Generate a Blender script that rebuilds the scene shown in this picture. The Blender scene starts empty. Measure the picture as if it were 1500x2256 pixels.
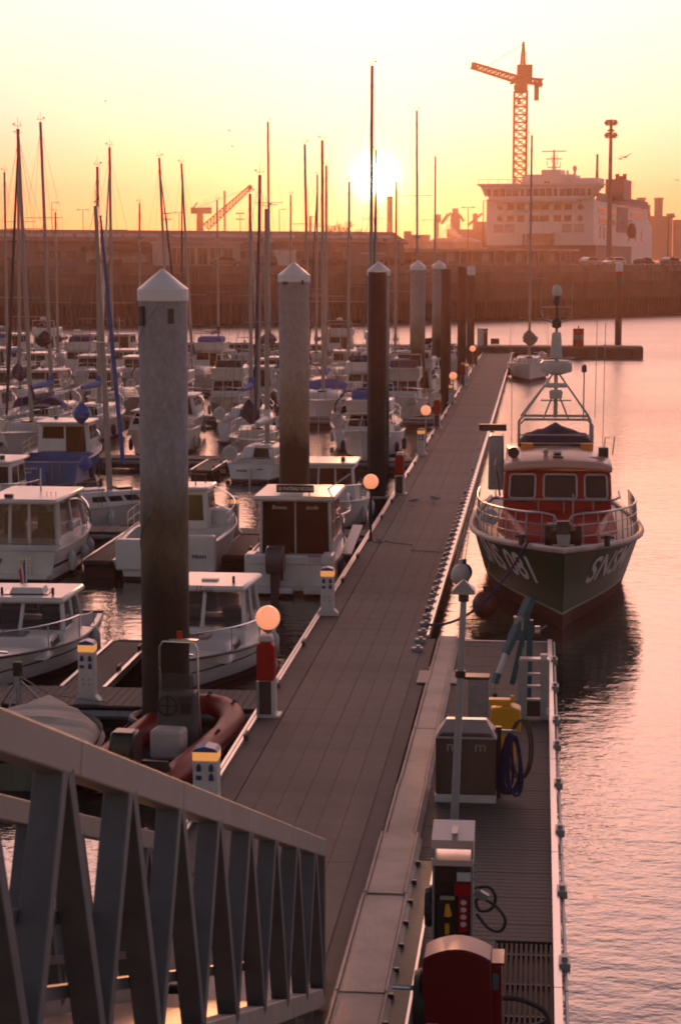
import bpy, math, random
from mathutils import Vector, Matrix
R = math.radians
random.seed(7)
sc = bpy.context.scene
COL = sc.collection

# ------------------------------------------------------------------ camera
F = 4300.0                      # focal length in photo pixels (photo 1500 x 2256)
TH = math.atan(556 / F)         # downward pitch
H = 8.6                         # eye height above the water
cam_d = bpy.data.cameras.new('camera')
cam = bpy.data.objects.new('camera', cam_d)
COL.objects.link(cam)
cam.location = (0, 0, H)
cam.rotation_euler = (math.pi / 2 - TH, 0, 0)
cam_d.sensor_fit = 'VERTICAL'
cam_d.sensor_height = 36.0
cam_d.lens = 36.0 * F / 2256.0
cam_d.clip_start = 0.1
cam_d.clip_end = 6000
cam_d.dof.use_dof = True; cam_d.dof.focus_distance = 55.0; cam_d.dof.aperture_fstop = 5.6
sc.camera = cam

# ------------------------------------------------------------------ sky, sun, exposure
SUN_EL = R(2.35)
SUN_AZ = R(1.0)                 # clockwise from +Y
wd = bpy.data.worlds.new('World'); sc.world = wd; wd.use_nodes = True
nt = wd.node_tree; N = nt.nodes; L = nt.links
N.clear()
out = N.new('ShaderNodeOutputWorld'); bg = N.new('ShaderNodeBackground')
sky = N.new('ShaderNodeTexSky'); sky.sky_type = 'NISHITA'; sky.sun_disc = False
sky.sun_elevation = SUN_EL; sky.sun_rotation = SUN_AZ
sky.altitude = 0; sky.air_density = 0.8; sky.dust_density = 0.4; sky.ozone_density = 1.0
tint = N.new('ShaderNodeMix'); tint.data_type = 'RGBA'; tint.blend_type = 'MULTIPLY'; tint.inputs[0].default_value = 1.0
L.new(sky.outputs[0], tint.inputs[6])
# hazy evening air: dimmer and redder towards the horizon, pale and rosy higher up
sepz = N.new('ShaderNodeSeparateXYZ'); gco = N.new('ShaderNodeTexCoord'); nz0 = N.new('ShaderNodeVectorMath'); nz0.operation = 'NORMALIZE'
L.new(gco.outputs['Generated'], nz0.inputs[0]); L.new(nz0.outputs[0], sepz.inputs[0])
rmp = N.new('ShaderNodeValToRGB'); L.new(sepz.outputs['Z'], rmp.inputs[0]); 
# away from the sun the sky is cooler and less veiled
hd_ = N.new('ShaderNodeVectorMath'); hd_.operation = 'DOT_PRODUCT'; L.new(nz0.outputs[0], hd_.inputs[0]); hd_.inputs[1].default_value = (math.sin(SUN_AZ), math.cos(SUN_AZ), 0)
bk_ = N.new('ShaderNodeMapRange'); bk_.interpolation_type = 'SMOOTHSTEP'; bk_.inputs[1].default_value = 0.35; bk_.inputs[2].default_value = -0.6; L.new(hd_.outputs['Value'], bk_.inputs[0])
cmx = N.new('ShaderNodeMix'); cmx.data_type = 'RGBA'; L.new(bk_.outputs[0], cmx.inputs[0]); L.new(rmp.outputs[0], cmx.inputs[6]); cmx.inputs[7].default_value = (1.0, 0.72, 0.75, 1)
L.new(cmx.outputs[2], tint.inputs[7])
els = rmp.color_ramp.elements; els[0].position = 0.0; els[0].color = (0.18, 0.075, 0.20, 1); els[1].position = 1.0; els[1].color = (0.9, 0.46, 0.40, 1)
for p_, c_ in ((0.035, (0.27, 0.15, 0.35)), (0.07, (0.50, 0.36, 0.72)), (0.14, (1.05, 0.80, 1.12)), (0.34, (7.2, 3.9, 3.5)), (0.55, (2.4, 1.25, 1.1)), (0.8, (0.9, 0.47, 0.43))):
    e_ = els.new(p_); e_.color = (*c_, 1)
# the sun's disc and its aureole, part of the sky
geo = N.new('ShaderNodeTexCoord')
dot = N.new('ShaderNodeVectorMath'); dot.operation = 'DOT_PRODUCT'
nrm = N.new('ShaderNodeVectorMath'); nrm.operation = 'NORMALIZE'
L.new(geo.outputs['Generated'], nrm.inputs[0]); L.new(nrm.outputs[0], dot.inputs[0])
sdir = Vector((math.sin(SUN_AZ) * math.cos(SUN_EL), math.cos(SUN_AZ) * math.cos(SUN_EL), math.sin(SUN_EL)))
dot.inputs[1].default_value = sdir
ac = N.new('ShaderNodeMath'); ac.operation = 'ARCCOSINE'; L.new(dot.outputs['Value'], ac.inputs[0])
def mnode(op, a, b=None):
    m = N.new('ShaderNodeMath'); m.operation = op
    for i, v in enumerate((a, b)):
        if v is None: continue
        if isinstance(v, (int, float)): m.inputs[i].default_value = v
        else: L.new(v, m.inputs[i])
    return m.outputs[0]
def glow(width, amp):
    e = mnode('DIVIDE', ac.outputs[0], width)
    return mnode('MULTIPLY', mnode('EXPONENT', mnode('MULTIPLY', mnode('MULTIPLY', e, e), -1.0)), amp)
disc = mnode('ADD', glow(R(0.34), 320.0), glow(R(0.9), 9.0))
disc = mnode('ADD', disc, glow(R(3.5), 1.6))
gl = N.new('ShaderNodeMix'); gl.data_type = 'RGBA'; gl.blend_type = 'MIX'
comb = N.new('ShaderNodeVectorMath'); comb.operation = 'SCALE'
comb.inputs[0].default_value = (1.0, 0.62, 0.26); L.new(disc, comb.inputs['Scale'])
addn = N.new('ShaderNodeVectorMath'); addn.operation = 'ADD'
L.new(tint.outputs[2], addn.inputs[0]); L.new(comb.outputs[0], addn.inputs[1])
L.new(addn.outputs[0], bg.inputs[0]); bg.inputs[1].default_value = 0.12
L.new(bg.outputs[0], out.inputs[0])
sun_d = bpy.data.lights.new('sun', 'SUN'); sun_d.energy = 2.0; sun_d.angle = R(0.55); sun_d.color = (1.0, 0.40, 0.16)
sun = bpy.data.objects.new('sun', sun_d); COL.objects.link(sun)
sun.rotation_euler = sdir.to_track_quat('Z', 'Y').to_euler()
sun.location = (20, 400, 60)
vs = sc.view_settings
vs.view_transform = 'Standard'; vs.look = 'None'; vs.gamma = 1.0; vs.use_curve_mapping = False
vs.exposure = 1.0
sc.cycles.use_denoising = True; sc.cycles.filter_width = 1.9
sc.cycles.max_bounces = 6; sc.cycles.volume_bounces = 1; sc.cycles.transparent_max_bounces = 12
sc.cycles.sample_clamp_indirect = 4.0

# ------------------------------------------------------------------ photo pixel -> place
def ray(x, y):
    a = (x - 750) / F; b = -(y - 1128) / F
    c, s = math.cos(TH), math.sin(TH)
    return a, c + b * s, -s + b * c
def gz(x, y, z=0.0):
    d = ray(x, y); t = (z - H) / d[2]
    return Vector((d[0] * t, d[1] * t, z))
def at(x, y, Y):
    d = ray(x, y); t = Y / d[1]
    return Vector((d[0] * t, Y, H + d[2] * t))
A = R(5.795)                    # the main pontoon runs this far clockwise of +Y
CA, SA = math.cos(A), math.sin(A)
def P(v, u, z=0.0):             # pontoon frame: v to the right, u along the pontoon
    return Vector((v * CA + u * SA, -v * SA + u * CA, z))

# ------------------------------------------------------------------ materials
MATS = {}
def mat(name, col, rough=0.5, metal=0.0, var=0.12, scale=6.0, bump=0.0, bscale=40.0, emit=None, estr=0, alpha=1.0, spec=0.5, coat=0.0, trans=0.0, coord='Object', stretch=(1, 1, 1), dirt=None, dirt_amt=0.0):
    if name in MATS: return MATS[name]
    m = bpy.data.materials.new(name); m.use_nodes = True
    t = m.node_tree; n = t.nodes; l = t.links
    b = n['Principled BSDF']
    b.inputs['Roughness'].default_value = rough; b.inputs['Metallic'].default_value = metal
    b.inputs['Specular IOR Level'].default_value = spec
    if coat: b.inputs['Coat Weight'].default_value = coat
    if trans: b.inputs['Transmission Weight'].default_value = trans
    if alpha < 1: b.inputs['Alpha'].default_value = alpha
    tc = n.new('ShaderNodeTexCoord'); mp = n.new('ShaderNodeMapping')
    mp.inputs['Scale'].default_value = stretch
    l.new(tc.outputs[coord], mp.inputs[0])
    c4 = (*col, 1)
    if var:
        nz = n.new('ShaderNodeTexNoise'); nz.inputs['Scale'].default_value = scale; nz.inputs['Detail'].default_value = 6
        nz.inputs['Roughness'].default_value = 0.65
        l.new(mp.outputs[0], nz.inputs[0])
        rp = n.new('ShaderNodeValToRGB'); l.new(nz.outputs[0], rp.inputs[0])
        rp.color_ramp.elements[0].position = 0.3; rp.color_ramp.elements[1].position = 0.7
        rp.color_ramp.elements[0].color = (*[max(0, c * (1 - var)) for c in col], 1)
        rp.color_ramp.elements[1].color = (*[min(1, c * (1 + var)) for c in col], 1)
        cur = rp.outputs[0]
        if dirt:
            n2 = n.new('ShaderNodeTexNoise'); n2.inputs['Scale'].default_value = scale * 0.37; n2.inputs['Detail'].default_value = 8
            l.new(mp.outputs[0], n2.inputs[0])
            r2 = n.new('ShaderNodeMapRange'); r2.inputs[1].default_value = 0.48; r2.inputs[2].default_value = 0.68; r2.inputs[4].default_value = dirt_amt
            l.new(n2.outputs[0], r2.inputs[0])
            mx = n.new('ShaderNodeMix'); mx.data_type = 'RGBA'; l.new(r2.outputs[0], mx.inputs[0]); l.new(cur, mx.inputs[6]); mx.inputs[7].default_value = (*dirt, 1)
            cur = mx.outputs[2]
        l.new(cur, b.inputs['Base Color'])
        rr = n.new('ShaderNodeMapRange'); rr.inputs[3].default_value = max(0, rough - 0.08); rr.inputs[4].default_value = min(1, rough + 0.08)
        l.new(nz.outputs[0], rr.inputs[0]); l.new(rr.outputs[0], b.inputs['Roughness'])
    else:
        b.inputs['Base Color'].default_value = c4
    if bump:
        n3 = n.new('ShaderNodeTexNoise'); n3.inputs['Scale'].default_value = bscale; n3.inputs['Detail'].default_value = 4
        l.new(mp.outputs[0], n3.inputs[0])
        bp = n.new('ShaderNodeBump'); bp.inputs['Strength'].default_value = bump; bp.inputs['Distance'].default_value = 0.02
        l.new(n3.outputs[0], bp.inputs['Height']); l.new(bp.outputs[0], b.inputs['Normal'])
    if emit:
        b.inputs['Emission Color'].default_value = (*emit, 1); b.inputs['Emission Strength'].default_value = estr
    MATS[name] = m
    return m

gel = mat('white gelcoat', (0.68, 0.65, 0.64), 0.32, var=0.06, scale=1.5, dirt=(0.42, 0.37, 0.32), dirt_amt=0.5)
cream = mat('cream gelcoat', (0.66, 0.61, 0.53), 0.38, var=0.08, scale=1.5, dirt=(0.36, 0.30, 0.24), dirt_amt=0.5)
greywhite = mat('weathered white paint', (0.58, 0.57, 0.56), 0.45, var=0.1, scale=2, dirt=(0.3, 0.27, 0.24), dirt_amt=0.6)
navy = mat('navy canvas', (0.018, 0.03, 0.085), 0.85, var=0.25, scale=5, bump=0.4, bscale=12)
bluecan = mat('blue canvas', (0.02, 0.10, 0.36), 0.8, var=0.2, scale=5, bump=0.4, bscale=12)
bluehull = mat('blue hull paint', (0.015, 0.13, 0.36), 0.35, var=0.2, scale=3, dirt=(0.03, 0.06, 0.1), dirt_amt=0.6)
glass = mat('dark tinted glass', (0.008, 0.009, 0.012), 0.08, var=0.0, spec=0.2)
paneglass = mat('cabin glass', (0.05, 0.055, 0.06), 0.05, var=0.0, spec=0.4, alpha=0.5)
steel = mat('stainless steel', (0.55, 0.54, 0.53), 0.25, metal=1.0, var=0.08, scale=8)
alu = mat('anodised aluminium', (0.50, 0.49, 0.48), 0.38, metal=0.9, var=0.12, scale=4)
mastm = mat('mast aluminium', (0.30, 0.285, 0.275), 0.45, metal=0.35, var=0.08, scale=3)
galv = mat('galvanised steel', (0.30, 0.31, 0.33), 0.5, metal=0.5, var=0.2, scale=7)
black = mat('black rubber', (0.014, 0.014, 0.015), 0.6, var=0.3, scale=6)
darkmetal = mat('dark painted metal', (0.03, 0.03, 0.033), 0.45, var=0.2, scale=6)
rope = mat('rope', (0.35, 0.31, 0.25), 0.9, var=0.2, scale=30)
blue_rope = mat('blue rope', (0.006, 0.024, 0.10), 0.85, var=0.2, scale=30)
wire = mat('rigging wire', (0.22, 0.21, 0.2), 0.5, metal=0.6, var=0.0)
red = mat('red paint', (0.34, 0.010, 0.010), 0.5, var=0.10, scale=3, spec=0.2, dirt=(0.2, 0.015, 0.015), dirt_amt=0.4)
antifoul = mat('red antifouling', (0.10, 0.018, 0.014), 0.7, var=0.3, scale=3)
antiblack = mat('dark antifouling', (0.012, 0.014, 0.018), 0.7, var=0.3, scale=3)
orange = mat('orange plastic', (0.75, 0.22, 0.01), 0.45, var=0.1, scale=5)
yellow = mat('yellow plastic', (0.70, 0.32, 0.01), 0.45, var=0.1, scale=5)
teal = mat('teal paint', (0.006, 0.10, 0.13), 0.5, var=0.15, scale=5)
wood = mat('weathered plank', (0.105, 0.085, 0.075), 0.75, var=0.35, scale=3.0, stretch=(1, 12, 12), bump=0.5, bscale=20)

# ------------------------------------------------------------------ mesh helpers
class MB:
    def __init__(s): s.v = []; s.f = []
    def add(s, vs, fs):
        o = len(s.v); s.v += [tuple(v) for v in vs]; s.f += [tuple(i + o for i in f) for f in fs]; return s
    def box(s, cx, cy, cz, sx, sy, sz, rz=0.0, M=None, top=None):
        hx, hy, hz = sx / 2, sy / 2, sz / 2
        tx, ty = (top if top else (1, 1))
        p = [(-hx, -hy, -hz), (hx, -hy, -hz), (hx, hy, -hz), (-hx, hy, -hz), (-hx * tx, -hy * ty, hz), (hx * tx, -hy * ty, hz), (hx * tx, hy * ty, hz), (-hx * tx, hy * ty, hz)]
        if M is not None: p = [tuple(M @ Vector(q)) for q in p]
        c, sn = math.cos(rz), math.sin(rz)
        p = [(cx + x * c - y * sn, cy + x * sn + y * c, cz + z) for x, y, z in p]
        return s.add(p, [(0, 3, 2, 1), (4, 5, 6, 7), (0, 1, 5, 4), (1, 2, 6, 5), (2, 3, 7, 6), (3, 0, 4, 7)])
    def beam(s, a, b, w, h, up=(0, 0, 1)):         # rectangular bar from a to b
        a, b = Vector(a), Vector(b); d = (b - a).normalized(); up = Vector(up)
        x = d.cross(up)
        if x.length < 1e-4: x = d.cross(Vector((0, 1, 0)))
        x.normalize(); z = x.cross(d)
        p = []
        for q in (a, b):
            for i, j in ((-1, -1), (1, -1), (1, 1), (-1, 1)): p.append(q + x * (w / 2 * i) + z * (h / 2 * j))
        return s.add(p, [(0, 1, 2, 3), (7, 6, 5, 4), (0, 4, 5, 1), (1, 5, 6, 2), (2, 6, 7, 3), (3, 7, 4, 0)])
    def cyl(s, a, b, r0, r1=None, n=10, cap=True):
        if r1 is None: r1 = r0
        a, b = Vector(a), Vector(b); d = (b - a).normalized()
        x = d.orthogonal().normalized(); y = d.cross(x)
        p = []
        for q, r in ((a, r0), (b, r1)):
            for i in range(n):
                t = 2 * math.pi * i / n; p.append(q + x * (r * math.cos(t)) + y * (r * math.sin(t)))
        f = [(i, (i + 1) % n, n + (i + 1) % n, n + i) for i in range(n)]
        if cap: f += [tuple(range(n - 1, -1, -1)), tuple(range(n, 2 * n))]
        return s.add(p, f)
    def tube(s, pts, r, n=6, closed=False):
        pts = [Vector(q) for q in pts]; m = len(pts); p = []; prev = None
        for i, q in enumerate(pts):
            if closed: d = pts[(i + 1) % m] - pts[i - 1]
            else: d = pts[min(i + 1, m - 1)] - pts[max(i - 1, 0)]
            d.normalize()
            x = d.orthogonal().normalized() if prev is None else (prev - d * prev.dot(d)).normalized()
            prev = x; y = d.cross(x)
            rr = r[i] if isinstance(r, (list, tuple)) else r
            for k in range(n):
                t = 2 * math.pi * k / n; p.append(q + x * (rr * math.cos(t)) + y * (rr * math.sin(t)))
        f = []
        for i in range(m if closed else m - 1):
            j = (i + 1) % m
            f += [(i * n + k, i * n + (k + 1) % n, j * n + (k + 1) % n, j * n + k) for k in range(n)]
        if not closed: f += [tuple(range(n - 1, -1, -1)), tuple(range((m - 1) * n, m * n))]
        return s.add(p, f)
    def lathe(s, prof, n=16, c=(0, 0, 0), axis='z'):
        p = []
        for r, z in prof:
            for i in range(n):
                t = 2 * math.pi * i / n; q = (r * math.cos(t), r * math.sin(t), z)
                if axis == 'y': q = (q[0], q[2], q[1])
                if axis == 'x': q = (q[2], q[0], q[1])
                p.append((q[0] + c[0], q[1] + c[1], q[2] + c[2]))
        f = []
        for j in range(len(prof) - 1):
            f += [(j * n + i, j * n + (i + 1) % n, (j + 1) * n + (i + 1) % n, (j + 1) * n + i) for i in range(n)]
        f += [tuple(range(n - 1, -1, -1)), tuple(range((len(prof) - 1) * n, len(prof) * n))]
        return s.add(p, f)
    def sphere(s, c, r, n=14, m=8, sc=(1, 1, 1)):
        pr = []
        for j in range(m + 1):
            t = -math.pi / 2 + math.pi * j / m; pr.append((max(1e-4, math.cos(t) * r), math.sin(t) * r))
        o = len(s.v); s.lathe(pr, n)
        s.v[o:] = [(x * sc[0] + c[0], y * sc[1] + c[1], z * sc[2] + c[2]) for x, y, z in s.v[o:]]
        return s
    def prism(s, poly, lo, hi, axis='z'):          # polygon extruded along an axis
        n = len(poly); p = []
        for h in (lo, hi):
            for a, b in poly:
                p.append((a, b, h) if axis == 'z' else (a, h, b) if axis == 'y' else (h, a, b))
        return s.add(p, [(i, (i + 1) % n, n + (i + 1) % n, n + i) for i in range(n)] + [tuple(range(n - 1, -1, -1)), tuple(range(n, 2 * n))])
    def quad(s, a, b, c, d): return s.add([a, b, c, d], [(0, 1, 2, 3)])
    def mesh(s, name, m, smooth=False, fix=True):
        me = bpy.data.meshes.new(name); me.from_pydata(s.v, [], s.f)
        if fix:
            import bmesh
            b = bmesh.new(); b.from_mesh(me); bmesh.ops.recalc_face_normals(b, faces=b.faces); b.to_mesh(me); b.free()
        if smooth:
            me.polygons.foreach_set('use_smooth', [True] * len(me.polygons))
            try: me.set_sharp_from_angle(angle=R(38))
            except Exception: pass
        me.materials.append(m); me.update(); return me
    def build(s, name, m, parent=None, loc=None, rz=None, smooth=False, bevel=0.0):
        o = bpy.data.objects.new(name, s.mesh(name, m, smooth)); COL.objects.link(o)
        if parent is not None: o.parent = parent
        if loc is not None: o.location = loc
        if rz is not None: o.rotation_euler = (0, 0, rz)
        if bevel:
            md = o.modifiers.new('bevel', 'BEVEL'); md.width = bevel; md.segments = 2; md.limit_method = 'ANGLE'; md.angle_limit = R(40)
        return o
def inst(name, me, parent=None, loc=(0, 0, 0), rot=(0, 0, 0), scale=None):
    o = bpy.data.objects.new(name, me); COL.objects.link(o); o.parent = parent; o.location = loc; o.rotation_euler = rot
    if scale: o.scale = scale
    return o
def tag(o, label, cat, group=None):
    o['label'] = label; o['category'] = cat
    if group: o['group'] = group
    return o
def thing(name, label, cat, loc=(0, 0, 0), rz=0.0, group=None):
    o = bpy.data.objects.new(name, None); o.empty_display_size = 0.2; COL.objects.link(o)
    o.location = loc; o.rotation_euler = (0, 0, rz)
    return tag(o, label, cat, group)
def struct(o): o['kind'] = 'structure'; return o
def copy_tree(o, parent=None):
    c = o.copy(); COL.objects.link(c); c.parent = parent
    for ch in [x for x in bpy.data.objects if x.parent == o]: copy_tree(ch, c)
    return c
def text_obj(txt, size, m, parent, loc, rot, name='lettering', depth=0.004, shear=0.0, align='CENTER', sx=1.0, offset=0.0):
    cu = bpy.data.curves.new(name, 'FONT'); cu.body = txt; cu.size = size; cu.extrude = depth; cu.align_x = align; cu.align_y = 'CENTER'; cu.shear = shear; cu.offset = offset
    tmp = bpy.data.objects.new('tmp', cu); COL.objects.link(tmp)
    dg = bpy.context.evaluated_depsgraph_get()
    me = bpy.data.meshes.new_from_object(tmp.evaluated_get(dg)); bpy.data.objects.remove(tmp)
    me.name = name; me.materials.clear(); me.materials.append(m)
    o = inst(name, me, parent, loc, rot); o.scale = (sx, 1, 1)
    return o

def cr(pts, n=6):                # smooth curve through points
    p = [Vector(q) for q in pts]; p = [p[0] * 2 - p[1]] + p + [p[-1] * 2 - p[-2]]; o = []
    for i in range(1, len(p) - 2):
        for k in range(n):
            t = k / n; a, b, c, d = p[i - 1], p[i], p[i + 1], p[i + 2]
            o.append(0.5 * (2 * b + (c - a) * t + (2 * a - 5 * b + 4 * c - d) * t * t + (3 * b - a - 3 * c + d) * t ** 3))
    return o + [p[-2]]

# ------------------------------------------------------------------ setting: water, far land, haze
def water_mat():
    m = bpy.data.materials.new('harbour water'); m.use_nodes = True
    t = m.node_tree; n = t.nodes; l = t.links; b = n['Principled BSDF']
    b.inputs['Base Color'].default_value = (0.030, 0.032, 0.028, 1); b.inputs['Roughness'].default_value = 0.04
    b.inputs['IOR'].default_value = 1.45
    tc = n.new('ShaderNodeTexCoord')
    def noise(sx, sy, scale, detail, rz=0.0):
        mp = n.new('ShaderNodeMapping'); mp.inputs['Scale'].default_value = (sx, sy, 1); mp.inputs['Rotation'].default_value = (0, 0, rz)
        l.new(tc.outputs['Object'], mp.inputs[0])
        z = n.new('ShaderNodeTexNoise'); z.inputs['Scale'].default_value = scale; z.inputs['Detail'].default_value = detail; z.inputs['Roughness'].default_value = 0.55
        l.new(mp.outputs[0], z.inputs[0]); return z.outputs[0]
    a = noise(1.0, 1.5, 1.6, 4, 0.4); c = noise(1.0, 1.2, 6.5, 2, -0.3); big = noise(1, 1, 0.05, 3)
    mr = n.new('ShaderNodeMapRange'); mr.inputs[1].default_value = 0.35; mr.inputs[2].default_value = 0.65; mr.inputs[3].default_value = 0.35; mr.inputs[4].default_value = 1.0
    l.new(big, mr.inputs[0])
    ad = n.new('ShaderNodeMath'); ad.operation = 'MULTIPLY_ADD'; l.new(c, ad.inputs[0]); ad.inputs[1].default_value = 0.22; l.new(a, ad.inputs[2])
    bp = n.new('ShaderNodeBump'); bp.inputs['Distance'].default_value = 0.09
    mu = n.new('ShaderNodeMath'); mu.operation = 'MULTIPLY'; l.new(mr.outputs[0], mu.inputs[0]); mu.inputs[1].default_value = WAVE
    sy = n.new('ShaderNodeSeparateXYZ'); l.new(tc.outputs['Object'], sy.inputs[0])
    fr = n.new('ShaderNodeMapRange'); fr.interpolation_type = 'SMOOTHSTEP'; fr.inputs[1].default_value = 60.0; fr.inputs[2].default_value = 190.0; fr.inputs[3].default_value = 1.0; fr.inputs[4].default_value = 4.2   # wind ripples in the open basin
    l.new(sy.outputs['Y'], fr.inputs[0]); m2 = n.new('ShaderNodeMath'); m2.operation = 'MULTIPLY'; l.new(mu.outputs[0], m2.inputs[0]); l.new(fr.outputs[0], m2.inputs[1])
    l.new(m2.outputs[0], bp.inputs['Strength'])
    fr2 = n.new('ShaderNodeMapRange'); fr2.interpolation_type = 'SMOOTHSTEP'; fr2.inputs[1].default_value = 70.0; fr2.inputs[2].default_value = 190.0; fr2.inputs[3].default_value = 0.05; fr2.inputs[4].default_value = 0.30
    l.new(sy.outputs['Y'], fr2.inputs[0]); l.new(fr2.outputs[0], b.inputs['Roughness'])
    l.new(ad.outputs[0], bp.inputs['Height']); l.new(bp.outputs[0], b.inputs['Normal'])
    return m
WAVE = 0.38
m_water = water_mat()
struct(MB().quad((-420, -60, 0), (420, -60, 0), (420, 1590, 0), (-420, 1590, 0)).build('water', m_water))
QZ = 7.55
QP = [Vector((-300, 0, 0)), gz(0, 719), gz(800, 711), gz(1500, 690), Vector((410, 0, 0))]      # far quay's foot at the water
d0 = (QP[2] - QP[1]).normalized(); d1 = (QP[3] - QP[2]).normalized()
QP[0] = QP[1] + d0 * ((-410 - QP[1].x) / d0.x); QP[4] = QP[3] + d1 * ((410 - QP[3].x) / d1.x)
n0 = Vector((-d0.y, d0.x, 0)); n1 = Vector((-d1.y, d1.x, 0)); A0 = math.atan2(d0.y, d0.x); A1 = math.atan2(d1.y, d1.x)
def Q(x, t, z=QZ):               # point at photo column x, t metres behind the quay's edge
    r = ray(x, 572); best = None
    for o, d, n in ((QP[1], d0, n0), (QP[2], d1, n1)):
        p = o + n * t; den = r[0] * d.y - r[1] * d.x
        k = (p.x * d.y - p.y * d.x) / den; q = Vector((r[0] * k, r[1] * k, z))
        if best is None or q.y > best.y: best = q
    return best
landm = mat('quay asphalt', (0.07, 0.062, 0.058), 0.85, var=0.25, scale=0.3)
ed = [QP[0] + n0 * 1.3, QP[1] + n0 * 1.3, QP[2] + (n0 + n1) * 0.65, QP[3] + n1 * 1.3, QP[4] + n1 * 1.3]
mb = MB(); mb.prism([(p.x, p.y) for p in ed] + [(410, 1585), (-410, 1585)], QZ - 9, QZ); struct(mb.build('land', landm))
hz = MB().box(0, 780, 36.5, 850, 1660, 77); hz = hz.build('haze', bpy.data.materials.new('haze air')); hz['kind'] = 'stuff'
hm = hz.data.materials[0]; hm.use_nodes = True; hm.node_tree.nodes.clear()
ho = hm.node_tree.nodes.new('ShaderNodeOutputMaterial'); hv = hm.node_tree.nodes.new('ShaderNodeVolumePrincipled')
hv.inputs['Color'].default_value = (1.0, 0.62, 0.52, 1); hv.inputs['Density'].default_value = 0.00013; hv.inputs['Anisotropy'].default_value = 0.74
hm.node_tree.links.new(hv.outputs[0], ho.inputs['Volume'])

# ------------------------------------------------------------------ far quay wall
conc = mat('quay concrete', (0.17, 0.135, 0.115), 0.85, var=0.3, scale=0.8, dirt=(0.07, 0.055, 0.045), dirt_amt=0.7)
concd = mat('stained concrete', (0.075, 0.055, 0.045), 0.85, var=0.35, scale=0.5, dirt=(0.03, 0.024, 0.02), dirt_amt=0.8)
sheet = mat('rusty sheet piling', (0.045, 0.026, 0.02), 0.8, var=0.4, scale=1.2)
qw = thing('quay_wall', 'long brown stained harbour wall with ribbed steel piling across the water', 'wall', QP[2])
def run(lo, hi, off0, off1, name, m):
    b = MB(); o = QP[2]
    front = [QP[0] + n0 * off0, QP[2] + (n0 + n1) * (off0 / 2), QP[4] + n1 * off0]; back = [QP[4] + n1 * off1, QP[2] + (n0 + n1) * (off1 / 2), QP[0] + n0 * off1]
    b.prism([(p.x - o.x, p.y - o.y) for p in front + back], lo, hi); return b.build(name, m, qw)
run(6.75, QZ + 0.25, -0.25, 1.2, 'coping', conc)
run(5.3, 6.74, 0.0, 1.19, 'upper_wall', mat('upper wall', (0.13, 0.10, 0.085), 0.85, var=0.4, scale=0.7, dirt=(0.05, 0.04, 0.035), dirt_amt=0.8))
run(2.9, 5.29, 0.15, 1.19, 'stained_wall', concd)
run(2.55, 2.89, -0.2, 1.18, 'waler', sheet)
b = MB(); pts = []
for a_, d_, n_, l_ in ((QP[1] - d0 * 30, d0, n0, (QP[2] - QP[1]).length + 30), (QP[2], d1, n1, (QP[3] - QP[2]).length + 30)):
    k = 0.0; i = 0
    while k < l_:
        for dx, off in ((0, 0.0), (0.25, 0.0), (0.42, 0.32), (0.67, 0.32)): pts.append(a_ + d_ * (k + dx) + n_ * (off - 0.05))
        k += 0.84
vv = []; ff = []
for i, p in enumerate(pts): vv += [(p.x - QP[2].x, p.y - QP[2].y, -1), (p.x - QP[2].x, p.y - QP[2].y, 2.56)]
for i in range(len(pts) - 1): ff.append((2 * i, 2 * i + 2, 2 * i + 3, 2 * i + 1))
b.add(vv, ff); o = b.build('sheet_piling', sheet, qw); o['kind'] = 'stuff'
for i, x in enumerate((60, 215, 430, 610, 760, 905, 1075, 1190, 1290, 1430)):
    p = Q(x, -0.3, 0) - QP[2]; mb = MB()
    for s_ in (-0.22, 0.22): mb.cyl((p.x + s_, p.y, 0.2), (p.x + s_, p.y, 7.4), 0.05, n=6)
    for k in range(22): mb.box(p.x, p.y, 0.4 + k * 0.32, 0.44, 0.05, 0.05)
    mb.build('ladder', sheet, qw)

# ------------------------------------------------------------------ warehouse and quay buildings
wallm = mat('painted warehouse wall', (0.20, 0.18, 0.185), 0.8, var=0.15, scale=0.3)
roofm = mat('warehouse roof sheet', (0.085, 0.06, 0.055), 0.7, var=0.2, scale=0.2)
lightm = mat('pale cladding', (0.44, 0.38, 0.36), 0.7, var=0.12, scale=0.5)
winm = mat('dull window', (0.10, 0.07, 0.07), 0.2, var=0.1)
def bld(name, label, cat, x0, x1, t, z0, top, depth, wall, ang=None, ref=None):
    a = Q(x0, t); e = Q(x1, t); w = (e - a).length; ang = math.atan2(e.y - a.y, e.x - a.x)
    th = thing(name, label, cat, (a.x, a.y, QZ), ang)
    return th, w
def zat(x, y, t): return at(x, y, Q(x, t).y).z - QZ
th, W = bld('warehouse', 'long low grey quayside warehouse with flat dark roof and pale skylight strip', 'warehouse', -60, 890, 20, 0, 0, 0, None)
hr = zat(500, 507, 24); he = zat(500, 531, 20)
MB().box(W / 2, 14, he / 2, W, 27.9, he).build('wall', wallm, th)
mb = MB(); mb.prism([(-0.6, he), (4.5, hr), (24, hr), (28.6, he), (28.6, he - 0.35), (-0.6, he - 0.35)], -0.5, W + 0.4, 'x'); rf = mb.build('roof', roofm, th)
for i in range(9):
    k0 = 1 + i * (W - 2) / 9
    MB().beam((k0, 1.55, he + (hr - he) * 0.46), (k0 + (W - 2) / 9 - (0.5 if i % 3 else 2.2), 1.55, he + (hr - he) * 0.46), 0.9, 0.16, up=(0, -0.5, 0.85)).build('skylight', lightm, rf)
def wpos(x): return (Q(x, 20) - Q(-60, 20)).length
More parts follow.
